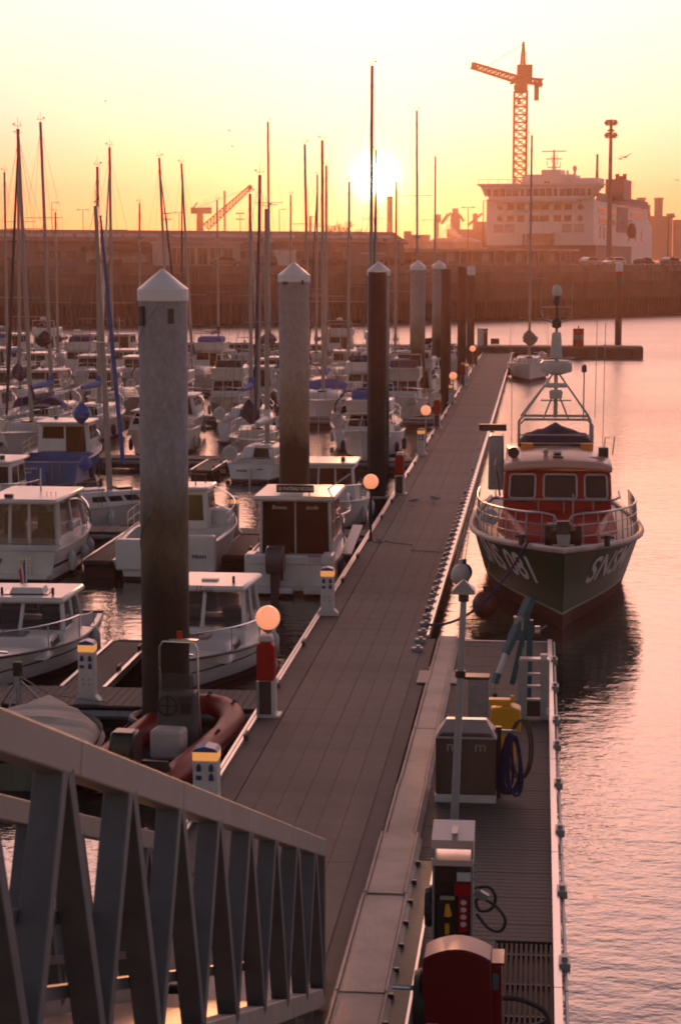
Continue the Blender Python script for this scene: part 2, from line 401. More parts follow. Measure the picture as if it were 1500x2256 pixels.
for x0, x1, h0, h1 in ((200, 345, 0.6, 2.3),): 
    a, e = wpos(x0), wpos(x1)
    MB().box((a + e) / 2, -0.1, (h0 + h1) / 2, e - a, 0.3, h1 - h0).build('pale_panel', lightm, th)
    MB().box((a + e) / 2, -0.8, h1 + 0.25, e - a + 1.5, 1.8, 0.5).build('canopy', roofm, th)
for x0, x1 in ((205, 235), (250, 280)): 
    a, e = wpos(x0), wpos(x1); MB().box((a + e) / 2, -0.2, 0.55, e - a, 0.3, 1.1).build('door', winm, th)
MB().box(wpos(830), -0.06, zat(830, 558, 20), 4.4, 0.12, 0.22).build('glint_strip', lightm, th)  # pale strip painted in for a glint of light along the wall
for x in (95, 130, 165, 560, 588, 690, 735, 765): 
    a = wpos(x); MB().box(a, -0.05, 1.7, 1.5, 0.1, 1.1).build('window', winm, th)
an, W2 = bld('office_annex', 'white flat-roofed office annex with tall dull windows before the warehouse', 'annex', 362, 530, 12, 0, 0, 0, None)
ha = zat(440, 536, 12)
MB().box(W2 / 2, 3.9, ha / 2, W2, 7.7, ha).build('wall', lightm, an)
MB().box(W2 / 2, 3.7, ha + 0.12, W2 + 0.6, 8.6, 0.24).build('roof', lightm, an)
for i in range(5):
    k = 0.9 + i * (W2 - 1.8) / 5 + (W2 - 1.8) / 10
    wn = MB().box(k, -0.04, ha * 0.46, (W2 - 1.8) / 5 - 0.5, 0.1, ha * 0.68).build('window', winm, an)
    MB().box(k, -0.12, ha * 0.46, 0.08, 0.06, ha * 0.66).build('mullion', lightm, wn)
hut = MB(); p = Q(632, 8)
tag(hut.box(0, 1.2, 1.1, 2.6, 2.4, 2.2).box(0, 1.2, 2.28, 2.9, 2.7, 0.16).build('container_hut', greywhite, None, p, A0), 'small white box hut on the quay below the warehouse', 'hut')
tb, W3 = bld('terminal_building', 'low pale terminal building with flat roof and row of pillars below ferry', 'building', 982, 1262, 14, 0, 0, 0, None)
h3 = zat(1120, 549, 14)
MB().box(W3 / 2, 6, h3 / 2 - 0.2, W3 - 1, 10, h3 - 0.4).build('wall', mat('terminal wall', (0.26, 0.2, 0.18), 0.8, var=0.2), tb)
MB().box(W3 / 2, 5.5, h3 - 0.12, W3 + 0.6, 13, 0.28).build('roof', lightm, tb)
for i in range(12): MB().box(0.6 + i * (W3 - 1.2) / 11, 0.2, h3 / 2 - 0.15, 0.22, 0.22, h3 - 0.3).build('pillar', lightm, tb)
for i in range(11): MB().box(0.6 + (i + .5) * (W3 - 1.2) / 11, 0.95, h3 * 0.55, (W3 - 1.2) / 11 * 0.62, 0.12, h3 * 0.5).build('window', winm if i % 3 else lightm, tb)

# cars parked on the quay
def make_car(paint):
    c = bpy.data.objects.new('parked_car', None); COL.objects.link(c)
    prof = [(-2.1, 0.35), (2.1, 0.35), (2.15, 0.75), (1.25, 0.92), (0.55, 1.42), (-1.1, 1.45), (-1.9, 1.0), (-2.15, 0.85)]
    MB().prism(prof, -0.84, 0.84, 'y').build('body', paint, c, bevel=0.08, smooth=True)
    for s_ in (-1, 1):
        MB().prism([(-1.65, 0.98), (-1.05, 1.36), (-0.2, 1.38), (-0.2, 0.98)], 0.845 * s_ - 0.01, 0.845 * s_ + 0.01, 'y').build('window', glass, c)
        MB().prism([(-0.12, 0.98), (-0.12, 1.38), (0.5, 1.36), (1.1, 0.98)], 0.845 * s_ - 0.01, 0.845 * s_ + 0.01, 'y').build('window', glass, c)
        MB().box(2.13, 0.6 * s_, 0.68, 0.06, 0.3, 0.14).build('headlight', lightm, c)
        for x in (-1.3, 1.3):
            w = MB().cyl((x, 0.70 * s_, 0.32), (x, 0.88 * s_, 0.32), 0.32, n=14).build('wheel', black, c)
            MB().cyl((x, 0.86 * s_, 0.32), (x, 0.892 * s_, 0.32), 0.18, n=10).build('rim', alu, w)
    MB().prism([(0.60, 1.38), (1.22, 0.94), (1.26, 0.94), (0.64, 1.40)], -0.68, 0.68, 'y').build('windscreen', glass, c)
    return c
CP = [mat('grey car paint', (0.10, 0.10, 0.11), 0.3, var=0.05, coat=0.5), mat('white car paint', (0.6, 0.6, 0.6), 0.3, var=0.05, coat=0.5), mat('dark blue car paint', (0.02, 0.025, 0.05), 0.3, var=0.05, coat=0.5), mat('silver car paint', (0.35, 0.35, 0.36), 0.3, var=0.05, coat=0.5)]
for i, (x, t, k, r, lab) in enumerate(((500, 5, 0, 0, 'dark grey hatchback parked before the white office annex'), (8, 5, 2, 0, 'dark blue hatchback parked before grey end of the warehouse'), (1352, 8, 1, math.pi, 'white car parked on the quay below tall light mast'), (1418, 9, 2, 0.15, 'dark blue car parked beyond the light mast, nearer to it'), (1478, 9, 0, 0, 'dark grey car parked at end of row past the light mast'), (1300, 8, 3, 0, 'silver car parked between terminal building and the light mast'))):
    c = make_car(CP[k]); c.location = Q(x, t); c.rotation_euler = (0, 0, (A0 if x < 800 else A1) + r); tag(c, lab, 'car', 'cars parked along the far quay')

# bushes at the foot of the warehouse
leafm = mat('dusty evergreen leaf', (0.045, 0.042, 0.028), 0.8, var=0.4, scale=2)
def bush(name, label, loc, rx, rz, n=260, group=None):
    b = thing(name, label, 'bush', loc, 0, group); mb = MB()
    for i in range(n):
        t = random.random() * 6.283; ph = random.random() ** 0.6; r = rx * random.random() ** 0.4
        c = Vector((r * math.cos(t), r * math.sin(t) * 0.6, 0.15 + rz * ph * math.sqrt(max(0.05, 1 - (r / rx) ** 2 * 0.8))))
        a = Vector((random.uniform(-1, 1), random.uniform(-1, 1), random.uniform(-1, 1))).normalized() * 0.22; q = a.orthogonal().normalized() * 0.14
        mb.add([c - a, c + q, c + a, c - q], [(0, 1, 2, 3)])
    mb.build('foliage', leafm, b)
    mb = MB()
    for i in range(6): mb.cyl((random.uniform(-.3, .3), 0, 0), (random.uniform(-rx, rx) * .5, random.uniform(-.3, .3), rz * 0.7), 0.04, 0.02, n=5)
    mb.build('stem', leafm, b); return b
for x, rx, nb in ((578, 1.6, 'left of the small white box hut'), (605, 1.2, 'touching the small white box hut'), (690, 1.8, 'right of the small white box hut'), (742, 1.5, 'between hut and warehouse end'), (860, 1.7, 'by the corner of warehouse end'), (905, 1.4, 'just past the warehouse end')):
    bush('shrub', 'low dark shrub on the quay ' + nb, Q(x, 9), rx, 1.3, group='shrubs along the far quay')

# bare trees behind the warehouse
barkm = mat('bare twig bark', (0.07, 0.045, 0.03), 0.9, var=0.2)
def bare_tree(label, x, y0, y1, Y, seed):
    rnd = random.Random(seed); base = at(x, 572, Y); base.z = QZ; h = at(x, y1, Y).z - QZ
    t = thing('bare_tree', label, 'tree', base, 0, 'bare trees behind the warehouse'); tr = MB(); tw = MB()
    def grow(p, d, l, r, lev):
        e = p + d * l; (tr if lev < 2 else tw).cyl(p, e, r, r * 0.65, n=5 if lev < 2 else 3, cap=False)
        if lev >= 5: return
        for k in range(4 if lev else 6):
            nd = (d + Vector((rnd.uniform(-.9, .9), rnd.uniform(-.9, .9), rnd.uniform(-.15, .5)))).normalized()
            grow(p + d * (l * rnd.uniform(0.45, 1.0)), nd, l * rnd.uniform(0.55, 0.75), r * 0.55, lev + 1)
    grow(Vector((0, 0, 0)), Vector((0, 0, 1)), h * 0.33, h * 0.022, 0)
    tr.build('trunk', barkm, t); tw.build('crown', barkm, t)
bare_tree('bare round-crowned tree showing behind middle of the warehouse roof', 632, 500, 476, 560, 3)
bare_tree('taller bare tree behind warehouse, between twin masts and the sun', 752, 500, 456, 520, 5)
bare_tree('small bare tree behind warehouse roof just right of the tall one', 786, 500, 470, 540, 9)

# ------------------------------------------------------------------ lamp posts, light mast, chimneys, far industry
farm = mat('far grey steel', (0.12, 0.10, 0.09), 0.7, var=0.2, scale=0.3)
farc = mat('far concrete', (0.24, 0.20, 0.18), 0.8, var=0.15, scale=0.1)
for i, (x, y, Y, dbl, w_) in enumerate(((117, 447, 420, 0, 'behind warehouse near its skylight gap at far left'), (185, 462, 470, 1, 'behind warehouse roof above the pale canopy bay'), (219, 476, 520, 2, 'behind warehouse roof above the pale canopy bay'), (370, 470, 480, 2, 'above the start of white office annex'), (396, 468, 470, 1, 'above the white office annex'), (530, 470, 480, 2, 'under the lattice boom tip'), (595, 452, 430, 0, 'between lattice boom and round bare tree'), (616, 462, 470, 0, 'touching the round bare tree'), (683, 478, 520, 0, 'beside the short chimney'), (1030, 457, 430, 1, 'before the conveyor tower'), (1063, 442, 400, 0, 'against the port edge of the ferry front'), (1470, 478, 430, 0, 'before the power station'))):
    b0 = at(x, 572, Y); b0.z = QZ; h = at(x, y, Y).z - QZ
    t = thing('street_lamp', ('single-armed', 'twin-headed', 'square two-tier')[dbl] + ' lamp post ' + w_, 'street lamp', b0, 0, 'lamp posts beyond the quay')
    MB().cyl((0, 0, 0), (0, 0, h), 0.13, 0.08, n=6).build('pole', farm, t)
    if dbl == 0: MB().beam((0, 0, h), (0.9, 0, h + 0.1), 0.1, 0.1).build('arm', farm, t); MB().box(1.2, 0, h + 0.1, 0.7, 0.3, 0.16).build('lamp_head', farm, t)
    if dbl == 1:
        MB().beam((-0.9, 0, h), (0.9, 0, h), 0.1, 0.1).build('arm', farm, t)
        for s_ in (-1.1, 1.1): MB().box(s_, 0, h, 0.7, 0.3, 0.2).build('lamp_head', farm, t)
    if dbl == 2:
        for z_ in (h, h - 1.4): MB().box(0, 0, z_, 2.1, 0.5, 0.25).build('lamp_head', farm, t)
p = at(1340, 572, 430); p.z = QZ; hm_ = at(1340, 263, 430).z - QZ
t = thing('light_mast', 'tall floodlight mast with two tiers of lamps right of the ferry', 'light mast', p)
MB().cyl((0, 0, 0), (0, 0, hm_), 0.62, 0.34, n=12).build('pole', farm, t, smooth=True)
for k, z in enumerate((hm_ - 0.2, hm_ - 2.9)):
    for dz in (0, -1.0):
        MB().tube([(1.25 * math.cos(q * .5236), 1.25 * math.sin(q * .5236), z + dz) for q in range(12)], 0.08, 5, True).build('ring', farm, t)
    for q in range(8): MB().box(1.15 * math.cos(q * .785), 1.15 * math.sin(q * .785), z - 0.5, 0.55, 0.4, 0.6, rz=q * .785).build('floodlight', farm, t)
MB().lathe([(0.5, 0), (0.95, 0.2), (0.5, 0.5)], 10, (0, 0, hm_ - 2.6)).build('collar', farm, t)
def chimney(x, y, w, Y, label):
    p = at(x, 572, Y); p.z = QZ; h = at(x, y, Y).z - QZ; r = w * Y / F / 2
    c = thing('chimney', label, 'chimney', p, 0)
    MB().cyl((0, 0, 0), (0, 0, h), r * 1.15, r, n=16).build('stack', farc, c, smooth=True)
    MB().lathe([(r * 1.04, h - r * 1.2), (r * 1.12, h - r * 1.0), (r * 1.12, h + 0.1), (r * 0.7, h + 0.1)], 16).build('rim', farc, c)
chimney(858, 433, 12, 900, 'broad pale chimney rising just right below the sun')
chimney(496, 421, 5, 900, 'slender chimney rising beside the lattice boom crane')
chimney(684, 476, 6, 850, 'short chimney behind middle of the warehouse roof')

# harbour crane with a lattice boom, left
Yc = 720; p = at(442, 572, Yc); p.z = QZ; k_ = Yc / F
hc = thing('harbour_crane', 'harbour crane with long slanting lattice boom behind the warehouse', 'crane', p)
zc = lambda y: at(442, y, Yc).z - QZ
MB().prism([(-1.6, 0), (1.6, 0), (1.1, zc(470)), (-1.1, zc(470))], -1.4, 1.4, 'y').build('tower', farm, hc)
MB().box(0.5, 0, zc(464), 7.5, 3.5, zc(458) - zc(472)).build('machine_house', farm, hc)
MB().beam((-2.4, 0, zc(458)), (-1.0, 0, zc(446)), 0.5, 0.5).build('gantry', farm, hc)
def lattice(mb, a, b, w0, w1, nseg, r):
    a, b = Vector(a), Vector(b); d = (b - a).normalized(); x = d.cross(Vector((0, 1, 0))).normalized(); y = d.cross(x)
    co = [[], [], [], []]
    for i in range(nseg + 1):
        q = a.lerp(b, i / nseg); w = w0 + (w1 - w0) * i / nseg
        for k, (sx, sy) in enumerate(((-1, -1), (1, -1), (1, 1), (-1, 1))): co[k].append(q + x * (w / 2 * sx) + y * (w / 2 * sy))
    for k in range(4):
        mb.beam(co[k][0], co[k][-1], r * 1.5, r * 1.5)
        for i in range(nseg):
            j = (k + 1) % 4
            mb.beam(co[k][i], co[j][i + 1], r, r); mb.beam(co[j][i], co[k][i + 1], r, r) if k % 2 == 0 else None; mb.beam(co[k][i], co[j][i], r, r)
    return mb
dx = lambda x: (x - 442) * k_
lattice(MB(), (dx(455), 0, zc(500)), (dx(551), 0, zc(413)), 2.6, 1.4, 14, 0.22).build('boom', farm, hc)
MB().cyl((dx(440), 0, zc(455)), (dx(548), 0, zc(415)), 0.08, n=4).cyl((dx(551), 0, zc(414)), (dx(551), 0, zc(470)), 0.06, n=4).build('hoist_cable', farm, hc)
MB().lathe([(0.2, -0.4), (1.0, -0.4), (1.0, 0.4), (0.2, 0.4)], 10, (dx(551), 0, zc(413)), 'y').build('sheave', farm, hc)
# steam drifting off a stack behind the crane
stm = bpy.data.materials.new('steam'); stm.use_nodes = True; stm.node_tree.nodes.clear()
so = stm.node_tree.nodes.new('ShaderNodeOutputMaterial'); sv = stm.node_tree.nodes.new('ShaderNodeVolumePrincipled')
sv.inputs['Color'].default_value = (0.9, 0.85, 0.83, 1); sv.inputs['Density'].default_value = 0.16; sv.inputs['Anisotropy'].default_value = 0.2
stm.node_tree.links.new(sv.outputs[0], so.inputs['Volume'])
def steam(label, blobs, Y):
    c = at(blobs[0][0], blobs[0][1], Y); mb = MB()
    for x, y, r in blobs:
        q = at(x, y, Y) - c
        mb.sphere((q.x, q.y + random.uniform(-1, 1), q.z), r * Y / F, 10, 7, (1.2, 1.0, 0.85))
    o = mb.build('steam_plume', stm, None, c); md = o.modifiers.new('merge', 'REMESH'); md.mode = 'VOXEL'; md.voxel_size = 0.7
    tx = bpy.data.textures.new('puff', 'CLOUDS'); tx.noise_scale = 2.0; dm = o.modifiers.new('puff', 'DISPLACE'); dm.texture = tx; dm.strength = 1.6
    tag(o, label, 'steam')
steam('pale steam plume drifting above the slewing harbour crane tower', ((446, 454, 7), (455, 450, 8), (463, 455, 7), (470, 452, 5), (452, 440, 5), (461, 438, 5), (441, 438, 3), (430, 432, 3), (429, 424, 2)), 760)
steam('pale steam puff in front of the conveyor towers left of ferry', ((988, 505, 9), (978, 512, 8), (999, 514, 9), (992, 494, 6), (1010, 520, 7), (970, 522, 7)), 760)

# conveyor towers, tanks and silos behind the berth
def indust(name, label, cat, X, Y, boxes, beams, m=farc):
    p = at(X, 572, Y); p.z = QZ; k = Y / F; t = thing(name, label, cat, p)
    zz = lambda y: at(X, y, Y).z - QZ
    for nm, x0, y0, x1, y1 in boxes:
        MB().box(((x0 + x1) / 2 - X) * k, 3, (max(0, zz(y1)) + zz(y0)) / 2, (x1 - x0) * k, 8, zz(y0) - max(0, zz(y1))).build(nm, m, t)
    for nm, x0, y0, x1, y1, w in beams:
        MB().beam(((x0 - X) * k, 0, zz(y0)), ((x1 - X) * k, 0, zz(y1)), w * k, w * k).build(nm, m, t)
    return t, k, zz
indust('conveyor_tower', 'hazy stepped conveyor tower with sloping chutes left of the ferry', 'tower', 1005, 850,
       [('base', 985, 505, 1075, 572), ('upper_house', 993, 470, 1012, 505), ('cap_house', 997, 459, 1008, 470), ('side_house', 1042, 470, 1050, 512), ('side_base', 1050, 488, 1078, 572)],
       [('chute', 972, 494, 992, 468, 4), ('chute', 1030, 496, 1060, 470, 5), ('chute', 1012, 474, 1020, 488, 5), ('brace', 995, 505, 1003, 462, 3)])
indust('silo_block', 'hazy narrow silo block left of the conveyor tower', 'silo', 962, 850, [('block', 957, 472, 970, 490), ('leg', 961, 490, 966, 572)], [('chute', 970, 492, 985, 470, 3)])
indust('power_station', 'hazy power station blocks with two stacks beyond the ferry stern', 'power station', 1445, 900,
       [('boiler_house', 1402, 470, 1430, 572), ('turbine_hall', 1425, 476, 1478, 572), ('stack', 1404, 437, 1418, 472), ('stack', 1443, 437, 1456, 480), ('gallery', 1418, 451, 1429, 472), ('annex', 1485, 484, 1520, 572), ('stack_band', 1403, 435, 1419, 440), ('stack_band', 1442, 435, 1457, 440), ('penthouse', 1470, 470, 1482, 480)], [])
indust('silo_block', 'pale plain warehouse block standing just past the long warehouse end', 'block', 910, 700, [('block', 890, 509, 906, 572), ('low_block', 906, 517, 946, 572)], [])
for x, r, lab in ((975, 34, 'nearer the chimney'), (1024, 36, 'nearer the ferry')):
    p = at(x, 572, 620); p.z = QZ; k = 620 / F; h = at(x, 533, 620).z - QZ
    t = thing('storage_tank', 'round storage tank with shallow domed roof, ' + lab, 'tank', p, 0, 'storage tanks behind terminal')
    MB().cyl((0, 0, 0), (0, 0, h), r * k, n=32).build('shell', farc, t, smooth=True)
    MB().lathe([(r * k * 1.01, h), (r * k * 0.8, h + 0.7), (r * k * 0.4, h + 1.2), (0.05, h + 1.35)], 32).build('dome', lightm, t, smooth=True)
# a tree belt that closes the horizon
mb = MB()
for i in range(9000):
    x = random.uniform(-395, 395); h = 2.5 + 3 * (0.5 + 0.5 * math.sin(x * 0.05)) * (0.6 + 0.4 * math.sin(x * 0.31 + 2))
    c = Vector((x, 1480 + random.uniform(-12, 12), QZ + random.random() * h)); a = Vector((random.uniform(-1, 1), random.uniform(-1, 1), random.uniform(-1, 1))) * 1.1
    q = a.orthogonal().normalized() * 0.8; mb.add([c - a, c + q, c + a, c - q], [(0, 1, 2, 3)])
o = mb.build('tree_belt', leafm); o['kind'] = 'stuff'; tag(o, 'low dark belt of trees along the hazy horizon', 'trees')

# ------------------------------------------------------------------ ferry at its berth
ferw = mat('ferry white paint', (0.66, 0.62, 0.61), 0.45, var=0.07, scale=0.15)
ferd = mat('ferry dark blue boot', (0.035, 0.03, 0.04), 0.5, var=0.15, scale=0.2)
ferg = mat('ferry window', (0.07, 0.05, 0.05), 0.15, var=0.0)
YF = 515; kf = YF / F
fb = at(1187, 572, YF); fb.z = 0
fer = thing('ferry', 'large white car ferry end-on at its berth beyond the quay', 'ferry', fb, -R(17))
fz = lambda y: at(1187, y, YF).z
fx = lambda x: (x - 1187) * kf
# main hull and superstructure: lofted sections along local +y (away from us)
wh = 14.2
def ring(y, w, zt, ch): return [(-w, y, 0.0), (-w, y, zt - ch), (-w + ch * 0.6, y, zt), (w - ch * 0.6, y, zt), (w, y, zt - ch), (w, y, 0.0)]
secs = [ring(0, wh, fz(437), 0.4), ring(60, wh, fz(437), 0.4), ring(95, wh, fz(437), 0.4), ring(95.2, wh, fz(452), 2), ring(112, wh * 0.95, fz(462), 3), ring(124, wh * 0.8, fz(490), 4), ring(130, wh * 0.5, fz(520), 3)]
mb = MB(); vv = [p for r_ in secs for p in r_]; ff = [tuple(range(5, -1, -1)), tuple(range(len(vv) - 6, len(vv)))]
for i in range(len(secs) - 1):
    for j in range(5): ff.append((i * 6 + j, i * 6 + j + 1, (i + 1) * 6 + j + 1, (i + 1) * 6 + j))
mb.add(vv, ff); mb.build('hull', ferw, fer)
MB().prism([(-15.0, -0.9), (-12.5, -1.6), (12.5, -1.6), (15.0, -0.9), (15.0, 60), (-15.0, 60)], 0, fz(540)).build('boot_top', ferd, fer)
MB().box(wh + 0.02, 50, fz(433), 0.3, 92, 2.2).build('side_band', mat('ferry blue-grey band', (0.10, 0.09, 0.11), 0.5, var=0.1), fer)
br = MB(); zb0, zb1 = fz(440), fz(408)
br.prism([(-13.0, zb0), (13.0, zb0), (15.9, zb1), (-15.9, zb1)], -1.4, 5.5, 'y'); bro = br.build('bridge', ferw, fer)
MB().box(0, 2, zb1 + 0.2, 32.6, 8, 0.5).build('bridge_roof', ferw, fer)
MB().box(0, -1.9, fz(443), 20, 1.6, 0.35).build('bridge_ledge', ferw, fer)
for i in range(16):
    x = -13.2 + i * 26.4 / 15
    MB().box(x, -1.43, fz(424), 1.42 if i % 5 else 0.95, 0.12, 1.9).build('bridge_window', ferg, bro)
for s_ in (-1, 1):
    MB().prism([(s_ * 14.0, zb0 + 0.9), (s_ * 14.35, zb0 + 0.9), (s_ * 15.3, zb1 - 0.7), (s_ * 13.8, zb1 - 0.7)], -1.46, -1.30, 'y').build('wing_window', lightm, bro)
for row, y in ((0, 456), (1, 481)):
    for i, x in enumerate((1122, 1145, 1174, 1197, 1226, 1249)):
        MB().box(fx(x), -0.02, fz(y), (20 if i in (2, 3) else 16) * kf, 0.14, 13 * kf).build('window', ferg, fer)
    for x in (1099, 1276): MB().cyl((fx(x), -0.10, fz(y)), (fx(x), 0.06, fz(y)), 6.3 * kf, n=18).build('porthole', ferg, fer)
for x in (1096, 1120, 1247, 1274): MB().box(fx(x), -0.03, fz(503), 21 * kf, 0.16, 18 * kf).build('stern_door', mat('ferry grey door', (0.36, 0.32, 0.32), 0.5, var=0.1), fer)
MB().box(fx(1190), -0.6, fz(526), 58 * kf, 1.2, 28 * kf).build('ramp_door', mat('ferry ramp', (0.30, 0.22, 0.21), 0.6, var=0.2), fer)
MB().box(fx(1187), -1.8, fz(513), 66 * kf, 2.6, 0.6).build('ramp_canopy', ferw, fer)
for s_ in (-1, 1): MB().cyl((fx(1187 + 31 * s_), -2.4, 4), (fx(1187 + 31 * s_), -2.4, fz(514)), 0.25, n=8).build('ramp_post', ferd, fer)
MB().box(fx(1197), 9, (zb1 + fz(383)) / 2, 118 * kf * 0.95, 11, fz(383) - zb1).build('upper_house', ferw, fer)
MB().box(fx(1203), 8, fz(379), 42 * kf, 7, 1.6).build('monkey_island', ferw, fer)
for x in (1193, 1200): MB().box(fx(x), 3.42, fz(402), 0.7, 0.12, 0.8).build('house_window', ferg, fer)
ms = MB().cyl((fx(1204), 8, fz(378)), (fx(1204), 8, fz(326)), 0.55, 0.22, n=8).build('radar_mast', ferw, fer)
for y, w in ((330, 54), (347, 34), (366, 28)): MB().box(fx(1204), 8, fz(y), w * kf, 0.3, 0.3).build('yard', ferw, ms)
for x, y, h in ((1199, 340, 16), (1211, 338, 22), (1189, 352, 10), (1218, 354, 12)): MB().cyl((fx(x), 8, fz(y + h)), (fx(x), 8, fz(y)), 0.1, n=5).build('aerial', ferw, ms)
for x, y, r in ((1121, 396, 5), (1255, 370, 5), (1239, 377, 2.5), (1157, 392, 5)):
    MB().cyl((fx(x), 5, zb1), (fx(x), 5, fz(y)), 0.35, n=8).build('dome_stand', ferw, fer)
    MB().sphere((fx(x), 5, fz(y)), r * kf * 1.05, 12, 8, (1, 1, 1.15)).build('satellite_dome', ferw, fer, smooth=True)
fn = MB().prism([(fx(1288), 30), (fx(1330), 30), (fx(1330), 44), (fx(1294), 44)], zb1 - 3, fz(386)).build('funnel', mat('ferry funnel paint', (0.16, 0.08, 0.08), 0.5, var=0.15), fer)
for i, x in enumerate((1307, 1315, 1324)): MB().cyl((fx(x), 36, fz(387)), (fx(x), 36, fz(372 + i % 2 * 5)), 0.55, n=8).build('exhaust_pipe', ferd, fn)
MB().cyl((fx(1294), 12, zb1), (fx(1294), 12, fz(336)), 0.45, 0.3, n=8).build('aft_mast', ferd, fer)
MB().box(fx(1272), 8, fz(402), 9, 9, 2.4).build('deck_house', ferw, fer)
# railing on the bridge roof
mb = MB()
for i in range(13): mb.cyl((-16 + i * 2.67, -1.7, zb1 + .4), (-16 + i * 2.67, -1.7, zb1 + 1.5), 0.06, n=4)
mb.beam((-16, -1.7, zb1 + 1.5), (16, -1.7, zb1 + 1.5), .1, .1); mb.build('railing', ferw, fer)
# starboard side: window strips, lifeboat station and hanging lifeboat
for z, y0, y1 in ((fz(462), 6, 36), (fz(462), 62, 86), (fz(486), 8, 34), (fz(443), 40, 88)):
    MB().box(wh + 0.02, (y0 + y1) / 2, z, 0.16, y1 - y0, 1.5 if z < fz(450) else 0.8).build('side_windows', ferg, fer)
MB().box(wh + 0.02, 47, fz(478), 0.2, 20, 7).build('lifeboat_recess', ferd, fer)
lb = MB(); lb.lathe([(0.05, -2.3), (0.9, -2.1), (1.35, -1.0), (1.3, 0.2), (0.95, 1.5), (0.6, 2.0), (0.05, 2.1)], 14, (wh + 3.2, 44, fz(503)))
lb.build('lifeboat', mat('dark red lifeboat', (0.16, 0.05, 0.04), 0.5, var=0.15), fer, smooth=True)  # lifeboat in an even dull dark red
MB().beam((wh, 44, fz(486)), (wh + 3.4, 44, fz(479)), 0.4, 0.4).beam((wh + 3.3, 44, fz(479)), (wh + 3.2, 44, fz(493)), 0.12, 0.12).build('davit', ferw, fer)
for y in (10, 16, 25, 60, 72, 84): MB().box(wh + 0.02, y, fz(512), 0.16, 1.6, 3.4).build('side_door', ferg, fer)

# ------------------------------------------------------------------ tower crane
YC = 570; kc = YC / F; cz = lambda y: at(1142, y, YC).z - QZ; cx = lambda x: (x - 1142) * kc
p = at(1142, 572, YC); p.z = QZ
tc_m = mat('crane paint', (0.22, 0.10, 0.04), 0.55, var=0.2, scale=0.4)
tc = thing('tower_crane', 'tall lattice tower crane with short jib rising behind the ferry', 'tower crane', p)
lattice(MB(), (0, 0, 0), (0, 0, cz(200)), 27 * kc, 27 * kc, 22, 0.26).build('mast', tc_m, tc)
MB().lathe([(1.4, cz(205)), (2.0, cz(196)), (2.0, cz(188)), (1.3, cz(182))], 12).build('slewing_ring', tc_m, tc)
MB().box(cx(1150), 0, (cz(143) + cz(172)) / 2, 32 * kc, 3.2, cz(143) - cz(172)).build('machine_house', tc_m, tc)
MB().box(cx(1146), 0, cz(178), 40 * kc, 3.0, 10 * kc).build('turntable', tc_m, tc)
lattice(MB(), (cx(1150), 0, cz(180)), (cx(1034), -4, cz(147)), 15 * kc, 12 * kc, 12, 0.24).build('jib', tc_m, tc)
MB().prism([(cx(1034), cz(139)), (cx(1032), cz(153)), (cx(1046), cz(152))], -4.8, -3.4, 'y').build('jib_tip', tc_m, tc)
lattice(MB(), (cx(1158), 0, cz(178)), (cx(1189), 1, cz(180)), 12 * kc, 12 * kc, 3, 0.26).build('counter_jib', tc_m, tc)
MB().box(cx(1184), 1, cz(182), 9 * kc, 2.6, 17 * kc).build('ballast_frame', tc_m, tc)
MB().box(cx(1177), 1, cz(201), 9 * kc, 2.4, 38 * kc).build('counterweight', mat('crane ballast', (0.14, 0.07, 0.05), 0.8, var=0.2), tc)
lattice(MB(), (cx(1146), 0, cz(143)), (cx(1147), 0, cz(92)), 9 * kc, 2 * kc, 6, 0.22).build('tower_head', tc_m, tc)
MB().cyl((cx(1147), 0, cz(96)), (cx(1064), -2.6, cz(150)), 0.10, n=4).build('pendant_rope', tc_m, tc)
MB().cyl((cx(1147), 0, cz(110)), (cx(1112), -1.2, cz(160)), 0.07, n=4).build('pendant_rope', tc_m, tc)
MB().cyl((cx(1147), 0, cz(96)), (cx(1158), 0.4, cz(142)), 0.08, n=4).build('pendant_rope', tc_m, tc)
MB().box(cx(1137), -2.2, cz(224), 7 * kc, 1.4, 15 * kc).build('operator_lift', tc_m, tc)
MB().box(cx(1122), 0, cz(184), 8 * kc, 2.2, 3 * kc).build('walkway', tc_m, tc)

# ------------------------------------------------------------------ gulls on the wing
gullm = mat('gull grey', (0.10, 0.09, 0.09), 0.8, var=0.1)
def flying_gull(label, x, y, Y, span, bank, rz):
    g = thing('flying_gull', label, 'gull', at(x, y, Y), rz, 'gulls in flight')
    b = MB().lathe([(0.005, -0.24), (0.05, -0.12), (0.075, 0.0), (0.06, 0.12), (0.035, 0.2), (0.006, 0.27)], 8, axis='y').build('body', gullm, g, smooth=True)
    for s_ in (-1, 1):
        pts = []
        for i in range(7):
            t = i / 6; zz_ = math.sin(t * 1.9) * 0.12 * span + bank * s_ * t * 0.25; pts.append((s_ * t * span / 2, -0.05 * t * t, zz_, 0.11 * (1 - 0.75 * t * t)))
        vv = []; 
        for q in pts: vv += [(q[0], q[1] - q[3], q[2]), (q[0], q[1] + q[3], q[2]), (q[0], q[1] + q[3] * .3, q[2] + 0.02)]
        ff = []
        for i in range(6):
            for a_, b_ in ((0, 1), (1, 2), (2, 0)): ff.append((i * 3 + a_, i * 3 + b_, i * 3 + 3 + b_, i * 3 + 3 + a_))
        MB().add(vv, ff).build('wing', gullm, g)
